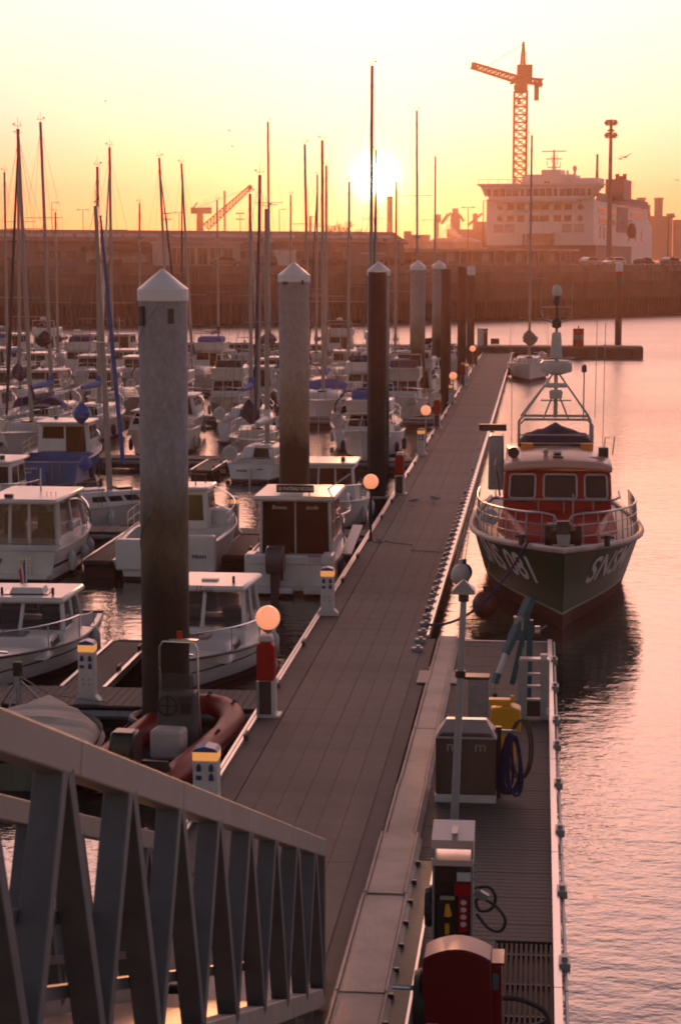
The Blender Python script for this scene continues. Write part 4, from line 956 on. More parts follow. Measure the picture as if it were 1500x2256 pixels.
def frus(y0, y1, w0, z0, y0t, y1t, w1, z1):
    return [Vector(q) for q in ((-w0, y0, z0), (w0, y0, z0), (w0, y1, z0), (-w0, y1, z0), (-w1, y0t, z1), (w1, y0t, z1), (w1, y1t, z1), (-w1, y1t, z1))]
def frus_mesh(c): return MB().add(c, [(0, 3, 2, 1), (4, 5, 6, 7), (0, 1, 5, 4), (1, 2, 6, 5), (2, 3, 7, 6), (3, 0, 4, 7)])
FACES = {'aft': (0, 1, 5, 4), 'right': (1, 2, 6, 5), 'front': (2, 3, 7, 6), 'left': (3, 0, 4, 7)}
def pane(c, face, a0, a1, b0, b1, m, parent, name='window', frame=None, out=0.012):
    A_, B_, C_, D_ = [c[i] for i in FACES[face]]
    f = lambda a, b: (A_ * (1 - a) + B_ * a) * (1 - b) + (D_ * (1 - a) + C_ * a) * b
    q = [f(a0, b0), f(a1, b0), f(a1, b1), f(a0, b1)]; n = (q[1] - q[0]).cross(q[3] - q[0]).normalized()
    mb = MB(); mb.add([p - n * 0.01 for p in q] + [p + n * out for p in q], [(0, 3, 2, 1), (4, 5, 6, 7), (0, 1, 5, 4), (1, 2, 6, 5), (2, 3, 7, 6), (3, 0, 4, 7)])
    o = mb.build(name, m, parent)
    if frame:
        MB().tube([p + n * out for p in q], 0.022, 5, True).build('frame', frame, o)
    return o
def slab(th, y0, y1, w, z, th_, m, name='roof', bev=0.05, front_w=None, parent=None):
    fw = front_w or w
    return MB().prism([(-w, y0), (w, y0), (fw, y1), (-fw, y1)], z, z + th_).build(name, m, parent or th, bevel=bev, smooth=True)
def fender(th, p, r=0.1, l=0.5, m=None):
    MB().lathe([(0.012, l / 2 + 0.06), (0.03, l / 2 + 0.03), (r * 0.7, l / 2 - 0.02), (r, l / 2 - 0.1), (r, -l / 2 + 0.1), (r * 0.7, -l / 2 + 0.02), (0.03, -l / 2)], 12, p).build('fender', m or greywhite, th, smooth=True)
def outboard(th, y, z, m_cowl, x=0.0, s=1.0):
    o = MB().prism([(-0.20 * s, z), (0.22 * s, z), (0.24 * s, z + 0.34 * s), (0.10 * s, z + 0.52 * s), (-0.16 * s, z + 0.50 * s), (-0.24 * s, z + 0.3 * s)], x - 0.17 * s, x + 0.17 * s, 'x')
    o.v = [(a, b + y, c) for a, b, c in o.v]; e = o.build('outboard_engine', m_cowl, th, bevel=0.05, smooth=True)
    MB().box(x, y - 0.02, z - 0.35 * s, 0.14 * s, 0.2 * s, 0.8 * s, top=(1.3, 1.2)).build('leg', m_cowl, e); MB().box(x, y + 0.16 * s, z - 0.08, 0.24 * s, 0.14, 0.3).build('bracket', darkmetal, e)
def pulpit(th, h, t0=0.82, hgt=0.55, m=None, open_=False, lean=0.0):
    n = 8; L_ = h.rail_line(t0, 1.0, hgt, 0.05, n, -1); R_ = list(reversed(h.rail_line(t0, 1.0, hgt, 0.05, n, 1)))
    mb = MB(); mb.tube(L_[:-1] + R_[1:], 0.018, 6)
    for side in (-1, 1):
        for t in (t0, (t0 + 1) / 2, 0.97):
            a = h.pt(t, h.zs(t), side) + Vector((-0.05 * side, 0, 0)); mb.cyl(a, a + Vector((0, 0, hgt)), 0.015, n=5)
    mb.build('pulpit', m or steel, th, smooth=True)
def stanchions(th, h, t0, t1, n, hgt=0.55):
    for side in (-1, 1):
        mb = MB()
        for i in range(n):
            t = t0 + (t1 - t0) * i / (n - 1); a = h.pt(t, h.zs(t), side) + Vector((-0.05 * side, 0, 0)); mb.cyl(a, a + Vector((0, 0, hgt)), 0.012, n=4)
        for f in (1.0, 0.55): mb.tube(h.rail_line(t0, t1, hgt * f, 0.05, 8, side), 0.006, 3)
        mb.build('guard_rail', steel, th)
def pushpit(th, h, hgt=0.6):
    mb = MB(); L_ = [h.pt(t, h.zs(t), -1) + Vector((0.06, 0.04, hgt)) for t in (0.2, 0.1, 0.0)]; R_ = [h.pt(t, h.zs(t), 1) + Vector((-0.06, 0.04, hgt)) for t in (0.0, 0.1, 0.2)]
    mb.tube(L_, 0.016, 5); mb.tube(R_, 0.016, 5); mb.tube([L_[-1], L_[-1].lerp(R_[0], 0.3)], 0.016, 5); mb.tube([R_[0], R_[0].lerp(L_[-1], 0.3)], 0.016, 5)
    for q in L_ + R_: mb.cyl(q, q - Vector((0, 0, hgt)), 0.014, n=5)
    mb.build('pushpit', steel, th)

def sailboat(label, loc, rz, L=8.5, B=2.8, fb=0.85, mast_h=12.0, mast_y=0.10, cover=navy, hullm=gel, furl=None, hood=None, lean=(0, 0), stripe=None, group='sailing boats in the marina', detail=1, boomless=False, name_txt=None, arch=False, radar=False, spread=2):
    th = thing('sailboat', label, 'sailboat', loc, rz, group)
    h = Hull(L, B, fb, tw=0.72, bowfb=1.28, rake=0.9, bluff=2.0, r0=0.80, trake=-0.25)
    base_hull(th, h, hullm, antiblack if stripe else antifoul, greywhite, 0.36, stripe=stripe, sole=0.35)
    zc = h.zs(0.5); hc = 0.42
    c = frus(-L * 0.13, L * 0.27, B * 0.34, zc - 0.08, -L * 0.12, L * 0.20, B * 0.27, zc + hc)
    ca = frus_mesh(c).build('coachroof', hullm, th, bevel=0.06, smooth=True)
    for sd in ('left', 'right'):
        for k in range(3): pane(c, sd, 0.12 + k * 0.25, 0.32 + k * 0.25, 0.38, 0.72, glass, ca)
    pane(c, 'aft', 0.3, 0.7, 0.1, 0.9, glass, ca, 'companionway')
    MB().box(0, L * 0.13, zc + hc + 0.03, 0.5, 0.5, 0.07).build('hatch', glass, ca)
    MB().box(0, -L * 0.05, zc + hc + 0.03, 0.62, 0.8, 0.06).build('sliding_hatch', greywhite, ca)
    for s_ in (-1, 1): MB().box(s_ * B * 0.33, -L * 0.27, h.zs(0.2) + 0.09, 0.14, L * 0.24, 0.24).build('coaming', hullm, th, bevel=0.03)
    my = L * mast_y; lx, ly = lean; zb = zc + hc
    top = Vector((lx * mast_h, my + ly * mast_h, mast_h)); foot = Vector((0, my, zb - 0.05)); dirv = (top - foot)
    ms = MB().cyl(foot, top, 0.105, 0.07, n=10).build('mast', mastm, th, smooth=True)
    rg = MB(); bow = h.pt(0.985, h.zs(1)); bow.x = 0; st = h.pt(0, h.zs(0)); st.x = 0
    rg.cyl(bow, foot + dirv * 0.97, 0.007, n=3); rg.cyl(st, top, 0.007, n=3)
    for k in range(spread):
        f = (0.36, 0.66)[k] if spread == 2 else 0.52
        q = foot + dirv * f; wv = B * (0.34, 0.27)[k]
        MB().cyl(q + Vector((-wv, -0.12, 0.05)), q + Vector((wv, -0.12, 0.05)), 0.018, n=5).build('spreader', mastm, ms)
        for s_ in (-1, 1):
            ch = h.pt(0.52, h.zs(0.52), s_); e = q + Vector((s_ * wv, -0.12, 0.05)); rg.cyl(ch, e, 0.007, n=3); rg.cyl(e, foot + dirv * (0.97 if k == spread - 1 else 0.66), 0.007, n=3)
    for s_ in (-1, 1): rg.cyl(h.pt(0.47, h.zs(0.47), s_), foot + dirv * 0.6, 0.007, n=3)
    rg.build('rigging', wire, ms)
    mh = MB(); mh.cyl(top, top + Vector((0, 0, 0.5)), 0.009, n=3); mh.beam(top + Vector((-0.18, 0, 0.12)), top + Vector((0.18, 0, 0.12)), 0.02, 0.02); mh.box(top.x + 0.17, top.y, top.z + 0.2, 0.1, 0.05, 0.06); mh.cyl(top + Vector((-.15, 0, .12)), top + Vector((-.15, .2, .3)), .012, n=3); mh.build('masthead_vane', darkmetal, ms)
    if not boomless:
        bl = L * 0.38; bz = zb + 0.85; b0 = Vector((0, my - 0.1, bz)); b1 = Vector((0.02, my - bl, bz + 0.06))
        bo = MB().cyl(b0, b1, 0.05, n=8).build('boom', mastm, th, smooth=True)
        pts = [b0 + Vector((0, 0.16, 0.75))]; rr = [0.05]
        for i in range(8): pts.append(b0.lerp(b1, i / 7) + Vector((0.02 * math.sin(i * 2.1), 0, 0.14 - 0.05 * i / 7))); rr.append((0.19 - 0.10 * i / 7) * (1 + 0.12 * math.sin(i * 3.3)))
        MB().tube(pts, rr, 9).build('sail_cover', cover, bo, smooth=True)
    if furl:
        e0 = bow + (foot + dirv * 0.97 - bow) * 0.06; e1 = bow + (foot + dirv * 0.97 - bow) * 0.93
        MB().tube([e0.lerp(e1, i / 6) for i in range(7)], [0.05, 0.085, 0.085, 0.075, 0.065, 0.05, 0.025], 7).build('furled_genoa', furl, th, smooth=True)
    if hood:
        pts = []; vv = []; ff = []
        for j, (yy, hh) in enumerate(((-L * 0.13 - 0.55, 0.62), (-L * 0.13 - 0.1, 0.66), (-L * 0.13 + 0.35, 0.42), (-L * 0.13 + 0.75, 0.02))):
            for i in range(9):
                a = math.pi * i / 8; vv.append((-B * 0.36 * math.cos(a), yy, zb - 0.1 + hh * math.sin(a) ** 0.6))
        for j in range(3):
            for i in range(8): o = j * 9 + i; ff.append((o, o + 1, o + 10, o + 9))
        MB().add(vv, ff).build('sprayhood', hood, th, smooth=True)
    if arch:
        MB().tube([(-B * .38, -L * .36, h.zs(0)), (-B * .38, -L * .37, h.zs(0) + 1.0), (-B * .25, -L * .38, h.zs(0) + 1.55), (0, -L * .38, h.zs(0) + 1.7), (B * .25, -L * .38, h.zs(0) + 1.55), (B * .38, -L * .37, h.zs(0) + 1.0), (B * .38, -L * .36, h.zs(0))], 0.04, 7).build('bimini_hoop', hood or navy, th, smooth=True)
    if radar: MB().lathe([(0.05, -.1), (0.24, -.08), (0.24, .08), (0.1, .14)], 12, foot + dirv * 0.5 + Vector((0, 0.25, 0))).build('radar_dome', greywhite, ms, smooth=True)
    if detail:
        pulpit(th, h); pushpit(th, h); stanchions(th, h, 0.15, 0.84, 5)
        for t, s_ in ((0.3, 1), (0.55, 1), (0.35, -1), (0.6, -1)):
            q = h.pt(t, 0.5, s_); fender(th, (q.x + 0.11 * s_, q.y, 0.42), m=random.choice((greywhite, navy, greywhite)))
        MB().box(0, -L / 2 + 0.02, 0.15, 0.06, 0.25, 0.9).build('rudder', hullm, th)
        MB().lathe([(0.16, -.05), (0.27, -.05), (0.3, 0), (0.27, .05), (0.16, .05), (0.13, 0), (0.16, -.05)], 14, (-B * .33, -L * .46, h.zs(0) + .42), 'y').build('horseshoe_buoy', greywhite, th, smooth=True)
    if name_txt: marks(th, navy, -0.55, -L / 2 + 0.10, h.zs(0) * 0.66, (0.05, 0.03, 0.05, 0.04, 0.09), 0.06); marks(th, navy, 0.25, -L / 2 + 0.10, h.zs(0) * 0.74, (0.22,), 0.04)
    return th, h

def motorboat(label, loc, rz, L=7.0, B=2.6, fb=0.85, cab=(-0.10, 0.22), ch=1.25, style='pilot', hullm=gel, top_m=gel, stripe=navy, group='motor boats in the marina', detail=1, fly=False, engine=False, cover=None, glassm=glass, mastlet=False, tw=0.88):
    th = thing('motor_boat', label, 'motor boat', loc, rz, group)
    h = Hull(L, B, fb, tw=tw, bowfb=1.45, rake=0.8, bluff=2.4, r0=0.86)
    tc = 0.5 + cab[0]
    base_hull(th, h, hullm, antiblack, greywhite, tc, stripe=stripe, sole=0.3)
    zc = h.zs(0.5) - 0.1; y0, y1 = L * cab[0], L * cab[1]; w = B * 0.38
    if style == 'pilot':
        cu = frus(y1 - 0.1, y1 + L * 0.17, w * 0.95, zc, y1 - 0.1, y1 + L * 0.10, w * 0.8, zc + 0.45); cd = frus_mesh(cu).build('cuddy', hullm, th, bevel=0.06, smooth=True)
        for sd in ('left', 'right'): pane(cu, sd, 0.2, 0.75, 0.35, 0.75, glass, cd)
        c = frus(y0, y1, w, zc, y0 + 0.05, y1 - 0.28, w * 0.9, zc + ch)
    else:
        c = frus(y0, y1 + L * 0.08, w * 1.05, zc, y0 + 0.1, y1 - 0.4, w * 0.85, zc + ch * 0.8)
    hs = frus_mesh(c).build('wheelhouse', top_m, th, bevel=0.04, smooth=True)
    for sd in ('left', 'right'):
        for k in range(2): pane(c, sd, 0.08 + k * 0.46, 0.46 + k * 0.46, 0.48, 0.9, glassm, hs)
    for k in range(3): pane(c, 'front', 0.05 + k * 0.31, 0.33 + k * 0.31, 0.48, 0.92, glassm, hs)
    pane(c, 'aft', 0.08, 0.5, 0.5, 0.9, glassm, hs); pane(c, 'aft', 0.54, 0.92, 0.06, 0.9, glassm, hs, 'door')
    zt = c[4].z
    rf = slab(th, y0 - 0.35, y1 - 0.05, w * 1.0, zt, 0.09, top_m)
    if fly:
        cf = frus(y0 - 0.1, y1 - 0.3, w * 0.98, zt + 0.09, y0 - 0.1, y1 + 0.05, w * 1.02, zt + 0.62); frus_mesh(cf).build('flybridge', top_m, th, bevel=0.05, smooth=True)
        MB().prism([(y0 + 0.2, zt + 0.63), (y1 - 0.3, zt + 0.63), (y1 - 0.8, zt + 1.0), (y0 + 0.6, zt + 0.95)], -w * 0.8, w * 0.8, 'x').build('flybridge_cover', cover or darkmetal, th, bevel=0.08, smooth=True)
        MB().tube([(-w, y0, zt + 0.1), (-w * 0.9, y0 - 0.2, zt + 1.25), (w * 0.9, y0 - 0.2, zt + 1.25), (w, y0, zt + 0.1)], 0.035, 6).build('radar_arch', top_m, th)
        MB().lathe([(0.05, -.09), (0.27, -.08), (0.27, .06), (0.1, .12)], 12, (0, y0 - 0.2, zt + 1.4)).build('radar_dome', greywhite, th, smooth=True)
    else:
        MB().box(-w * 0.5, y1 - 0.7, zt + 0.16, 0.12, 0.2, 0.14).build('search_light', darkmetal, rf); MB().cyl((w * 0.5, y0, zt), (w * 0.5, y0 - 0.2, zt + 1.4), 0.012, n=4).build('aerial', greywhite, rf)
    if mastlet: MB().cyl((0, y0 + 0.4, zt), (0, y0 + 0.4, zt + 1.5), 0.04, n=6).beam((-0.4, y0 + 0.4, zt + 1.2), (0.4, y0 + 0.4, zt + 1.2), 0.03, 0.03).build('signal_mast', greywhite, th)
    if engine: outboard(th, -L / 2 - 0.2, 0.45, black)
    if detail:
        pulpit(th, h, 0.62, 0.5); stanchions(th, h, 0.3, 0.64, 3, 0.5)
        for t, s_ in ((0.25, 1), (0.55, 1), (0.3, -1), (0.6, -1)):
            q = h.pt(t, 0.5, s_); fender(th, (q.x + 0.11 * s_, q.y, 0.42), m=random.choice((greywhite, navy, greywhite)))
    return th, h
AW = -A; TO = math.pi - A                       # bow away from us / bow towards us

# --- first row, bow-on beyond the planked side pontoon
def cabin_cruiser(label, v, u, rz, L, B, wy0, wy1, ww, ztop, lettering=None, grp='cabin boats nearest the walkway', flag=False, roofbox=False):
    th = thing('cabin_boat', label, 'motor boat', P(v, u, 0), rz, grp)
    h = Hull(L, B, 0.62, tw=0.86, bowfb=1.4, rake=0.6, bluff=2.5, r0=0.86)
    base_hull(th, h, gel, antiblack, mat('grey rub strip', (0.03, 0.03, 0.035), 0.5, var=0.1), 0.30, stripe=navy, sole=0.3)
    h.band(h.fb * 0.78, h.fb * 0.84, rows=1, out=0.008).build('side_stripe', navy, th)
    zc = h.zs(0.5) - 0.06; zm = zc + (ztop - zc) * 0.36
    cu = frus(wy1 - 0.15, wy1 + 1.5, ww * 0.98, zc - 0.05, wy1 - 0.15, wy1 + 0.95, ww * 0.82, zc + 0.3); cd = frus_mesh(cu).build('cuddy', gel, th, bevel=0.09, smooth=True)
    pane(cu, 'left', 0.25, 0.8, 0.35, 0.75, glass, cd, frame=steel); pane(cu, 'right', 0.2, 0.75, 0.35, 0.75, glass, cd, frame=steel)
    MB().box(0, wy1 + 0.5, zc + 0.31, 0.55, 0.5, 0.05).build('fore_hatch', paneglass, cd, bevel=0.02)
    lo = frus(wy0, wy1, ww, zc - 0.1, wy0 + 0.02, wy1 - 0.04, ww * 0.97, zm); wb = frus_mesh(lo).build('wheelhouse', gel, th, bevel=0.03, smooth=True)
    up = frus(wy0 + 0.02, wy1 - 0.04, ww * 0.97, zm, wy0 + 0.08, wy1 - 0.42, ww * 0.86, ztop)
    for i in range(4): MB().beam(up[i], up[i + 4], 0.09, 0.07).build('pillar', gel, wb)
    MB().beam((up[2] + up[3]) / 2, (up[6] + up[7]) / 2, 0.07, 0.06).build('pillar', gel, wb)
    for a_, b_ in ((1, 2), (0, 3)): MB().beam(up[a_].lerp(up[b_], 0.5), up[a_ + 4].lerp(up[b_ + 4], 0.5), 0.08, 0.06).build('pillar', gel, wb)
    for f, sp in (('front', ((0.05, 0.47), (0.53, 0.95))), ('left', ((0.06, 0.46), (0.54, 0.94))), ('right', ((0.06, 0.46), (0.54, 0.94))), ('aft', ((0.05, 0.48), (0.52, 0.95)))):
        for a0, a1 in sp: pane(up, f, a0, a1, 0.03, 0.95, paneglass, wb, out=0.006)
    rf = slab(th, wy0 - 0.25, wy1 - 0.28, ww * 1.02, ztop, 0.13, gel, front_w=ww * 0.93, bev=0.06)
    MB().box(0, wy1 - 1.0, zm - 0.1, ww * 1.4, 0.5, 0.4).build('dashboard', darkmetal, wb)
    for x in (-0.4, 0.4): MB().box(x * ww / 0.8, (wy0 + wy1) / 2 - 0.2, zm - 0.12, 0.42, 0.4, 0.75).build('seat', mat('seat vinyl', (0.25, 0.24, 0.23), 0.6, var=0.1), wb, bevel=0.04)
    if roofbox: MB().box(0, (wy0 + wy1) / 2, ztop + 0.2, 0.75, 0.55, 0.14, top=(0.85, 0.85)).build('roof_hatch', gel, rf, bevel=0.02); MB().box(0, (wy0 + wy1) / 2, ztop + 0.135, 0.95, 0.7, 0.03).build('hatch_rim', glass, rf)
    else: MB().box(0, wy1 - 1.0, ztop + 0.15, 0.34, 0.2, 0.05).build('roof_hatch', greywhite, rf)
    for x in (-0.6, 0.55): MB().cyl((x * ww, wy1 - 0.7, ztop + 0.12), (x * ww, wy1 - 0.7, ztop + 0.28), 0.03, n=8).build('navigation_light', darkmetal, rf)
    pulpit(th, h, 0.55, 0.48)
    mb = MB(); 
    for s_ in (-1, 1): mb.tube([h.pt(t, h.zs(t), s_) + Vector((-s_ * 0.07, 0, dz)) for t, dz in ((0.28, 0.02), (0.30, 0.32), (0.40, 0.36), (0.56, 0.48))], 0.016, 5)
    mb.build('side_rail', steel, th, smooth=True)
    MB().tube([h.pt(0.93, h.zs(0.93), -1) + Vector((0.1, 0, 0.05)), h.pt(0.97, h.zs(1), -1) + Vector((0.05, 0.05, 0.1)), h.pt(1, h.zs(1), 1) + Vector((0, 0.25, 0.02))], 0.03, 6).build('anchor_roller', steel, th)
    for t, s_ in ((0.2, 1), (0.5, 1), (0.75, 1), (0.4, -1)):
        q = h.pt(t, 0.5, s_); fender(th, (q.x + 0.12 * s_, q.y, 0.4), 0.11, 0.55)
    mb = MB(); q = h.pt(0.22, h.zs(0.2), 1)
    for k in range(3): mb.tube([(q.x - 0.15 + 0.16 * math.cos(a * .5236 + k), q.y, q.z + 0.24 + 0.22 * math.sin(a * .5236)) for a in range(12)], 0.018, 5, True)
    mb.build('rope_coil', black, th)
    if lettering: text_obj(lettering, 0.17, navy, rf, (0.0, wy1 - 0.285, ztop + 0.062), (R(90), 0, math.pi), shear=0.2)
    if flag:
        MB().cyl((0.3, wy0 - 0.1, ztop), (0.3, wy0 - 0.1, ztop + 0.75), 0.016, n=6).build('flag_staff', greywhite, th)
        fo = None
        for k, m in enumerate((mat('flag blue', (0.01, 0.03, 0.18), 0.8, var=0.1), greywhite, mat('flag red', (0.5, 0.02, 0.03), 0.8, var=0.1))):
            vv = []
            for j in range(5):
                z = ztop + 0.68 - j * 0.11
                for q in (k, k + 1): vv.append((0.315 + q * 0.05 * (1 - .1 * j), wy0 - 0.1 + 0.03 * math.sin(j * 1.3 + q), z - q * 0.09))
            ff = [(j * 2, j * 2 + 1, j * 2 + 3, j * 2 + 2) for j in range(4)]
            fo_ = MB().add(vv, ff).build('flag' if k == 0 else 'flag_stripe', m, th if k == 0 else fo)
            if k == 0: fo = fo_
    return th, h
cabin_cruiser('white cabin boat with flag and roof hatch, bow-on behind the planked side pontoon', -10.75, 39.85, TO + 0.04, 6.6, 2.5, -1.4, 0.55, 0.95, 1.42, flag=True, roofbox=True)
cabin_cruiser('white cabin boat lettered Hugo on its roof edge, beside the walkway', -6.88, 39.9, TO - 0.02, 6.4, 2.45, -1.4, 0.5, 0.92, 1.72, lettering='Hugo')

# --- second row, sterns towards us
th, h = None, None
def olaf():
    th = thing('cabin_boat', 'white glass-doored cabin boat lettered OLAF, stern-on beside finger pontoon', 'motor boat', P(-13.95, 53.9, 0), AW, 'cabin boats nearest the walkway')
    h = Hull(6.8, 2.65, 0.88, tw=0.9, bowfb=1.4, rake=0.7, bluff=2.4, r0=0.86)
    base_hull(th, h, gel, antiblack, greywhite, 0.18, stripe=None, sole=0.45)
    h.band(0.42, 0.50, rows=1, out=0.008, transom=False).build('side_stripe', navy, th)
    MB().box(0, -3.62, 0.22, 2.1, 0.5, 0.1).build('swim_platform', gel, th, bevel=0.03)
    lo = frus(-2.2, 1.0, 1.0, 0.7, -2.18, 0.9, 0.98, 1.05); wb = frus_mesh(lo).build('wheelhouse', gel, th, bevel=0.03)
    up = frus(-2.18, 0.9, 0.98, 1.05, -2.1, 0.35, 0.92, 2.02)
    for i in range(4): MB().beam(up[i], up[i + 4], 0.12, 0.09).build('pillar', gel, wb)
    for f in (0.3, 0.58): MB().beam(up[0].lerp(up[1], f), up[4].lerp(up[5], f), 0.06, 0.06).build('pillar', gel, wb)
    for a_, b_ in ((1, 2), (0, 3)): MB().beam(up[a_].lerp(up[b_], 0.5), up[a_ + 4].lerp(up[b_ + 4], 0.5), 0.1, 0.06).build('pillar', gel, wb)
    for a0, a1 in ((0.04, 0.29), (0.32, 0.57), (0.60, 0.96)): pane(up, 'aft', a0, a1, -0.25, 0.95, paneglass, wb, 'sliding_door', frame=greywhite, out=0.006)
    for f in ('left', 'right', 'front'):
        for a0, a1 in ((0.06, 0.46), (0.54, 0.94)): pane(up, f, a0, a1, 0.03, 0.95, paneglass, wb, out=0.006)
    rf = slab(th, -2.6, 0.6, 1.06, 2.02, 0.14, gel, bev=0.06)
    MB().cyl((0.1, -0.6, 2.1), (0.1, -0.6, 2.8), 0.025, n=6).build('aerial', greywhite, rf); MB().box(-0.35, -2.3, 2.22, 0.22, 0.16, 0.1).build('search_light', darkmetal, rf)
    for x in (0.6, 0.72, 0.85): MB().cyl((x, -1.9, 2.14), (x, -1.9, 2.3), 0.012, n=4).build('rod_holder', steel, rf)
    for x in (-0.5, 0.45): MB().box(x, -1.2, 1.2, 0.5, 0.5, 0.9).build('seat', MATS['seat vinyl'], wb, bevel=0.05)
    MB().sphere((0.35, -1.9, 1.05), 0.24, 14, 8).build('round_buoy', greywhite, th, smooth=True)
    MB().tube(cr([(1.0, -1.0, 1.98), (1.14, -0.6, 1.95), (1.22, -0.1, 1.75), (1.24, 0.3, 1.5), (1.22, 0.6, 1.1)]), 0.03, 7).build('grab_rail', steel, th, smooth=True)
    MB().box(1.02, -0.6, 1.25, 0.2, 0.9, 0.22).build('deck_box', greywhite, th, bevel=0.05)
    mb = MB()
    for x in (0.2, 0.52): mb.cyl((x, -3.42, 0.2), (x, -3.38, 0.86), 0.016, n=6)
    for z in (0.3, 0.48, 0.66): mb.box(0.36, -3.42, z, 0.34, 0.06, 0.03)
    mb.build('boarding_ladder', steel, th)
    text_obj('OLAF', 0.2, navy, th, (-0.5, -3.415, 0.58), (R(90), 0, 0), offset=0.004)
    pulpit(th, h, 0.55, 0.5)
    for t, s_ in ((0.2, 1), (0.42, 1), (0.6, 1)): q = h.pt(t, 0.5, s_); fender(th, (q.x + 0.13 * s_, q.y, 0.42), 0.12, 0.5)
olaf()
def piran():
    th = thing('cabin_boat', 'broad white boat with small wheelhouse and open stern, lettered PIRAN', 'motor boat', P(-9.95, 54.6, 0), AW, 'cabin boats nearest the walkway')
    h = Hull(6.6, 2.9, 1.05, tw=0.92, bowfb=1.3, rake=0.7, bluff=2.6, r0=0.84)
    base_hull(th, h, gel, antiblack, greywhite, 0.45, stripe=None, sole=0.35)
    MB().box(0.9, -3.28, 0.75, 0.95, 0.3, 1.0).build('stern_quarter', gel, th, bevel=0.06); MB().box(-0.95, -3.28, 0.7, 0.8, 0.3, 0.85).build('stern_quarter', gel, th, bevel=0.06)
    MB().prism([(-0.5, 0.5), (0.42, 0.5), (0.36, 1.16), (-0.4, 1.16)], -3.40, -3.33, 'y').build('stern_opening', black, th)
    MB().sphere((0.1, -3.5, 0.55), 0.26, 14, 8).build('round_buoy', greywhite, th, smooth=True)
    c = frus(-0.6, 0.9, 0.75, 1.0, -0.55, 0.6, 0.68, 2.15); hs = frus_mesh(c).build('wheelhouse', gel, th, bevel=0.06, smooth=True)
    pane(c, 'aft', 0.55, 0.9, 0.25, 0.88, mat('green tinted glass', (0.05, 0.055, 0.02), 0.1, var=0), hs, 'door'); pane(c, 'aft', 0.08, 0.48, 0.5, 0.88, glass, hs)
    for sd in ('left', 'right'): pane(c, sd, 0.12, 0.88, 0.5, 0.9, glass, hs)
    slab(th, -0.8, 0.7, 0.78, 2.15, 0.1, gel)
    MB().cyl((0.3, -0.2, 2.2), (0.3, -0.2, 2.75), 0.02, n=5).beam((0.1, -0.2, 2.55), (0.6, -0.2, 2.55), 0.03, 0.03).beam((0.58, -0.2, 2.55), (0.58, -0.2, 2.3), 0.03, 0.03).build('signal_mast', darkmetal, th)
    MB().lathe([(0.02, 0.55), (0.3, 0.45), (0.42, 0.2), (0.42, 0)], 14, (0.95, 0.3, 1.05)).build('life_raft_canister', gel, th, smooth=True)
    pulpit(th, h, 0.55, 0.55); stanchions(th, h, 0.3, 0.58, 3, 0.55)
    text_obj('PIRAN', 0.14, navy, th, (0.95, -3.44, 0.68), (R(90), 0, 0), offset=0.003)
    for t in (0.2, 0.45): q = h.pt(t, 0.5, -1); fender(th, (q.x - 0.14, q.y, 0.42), 0.13, 0.55, navy)
piran()
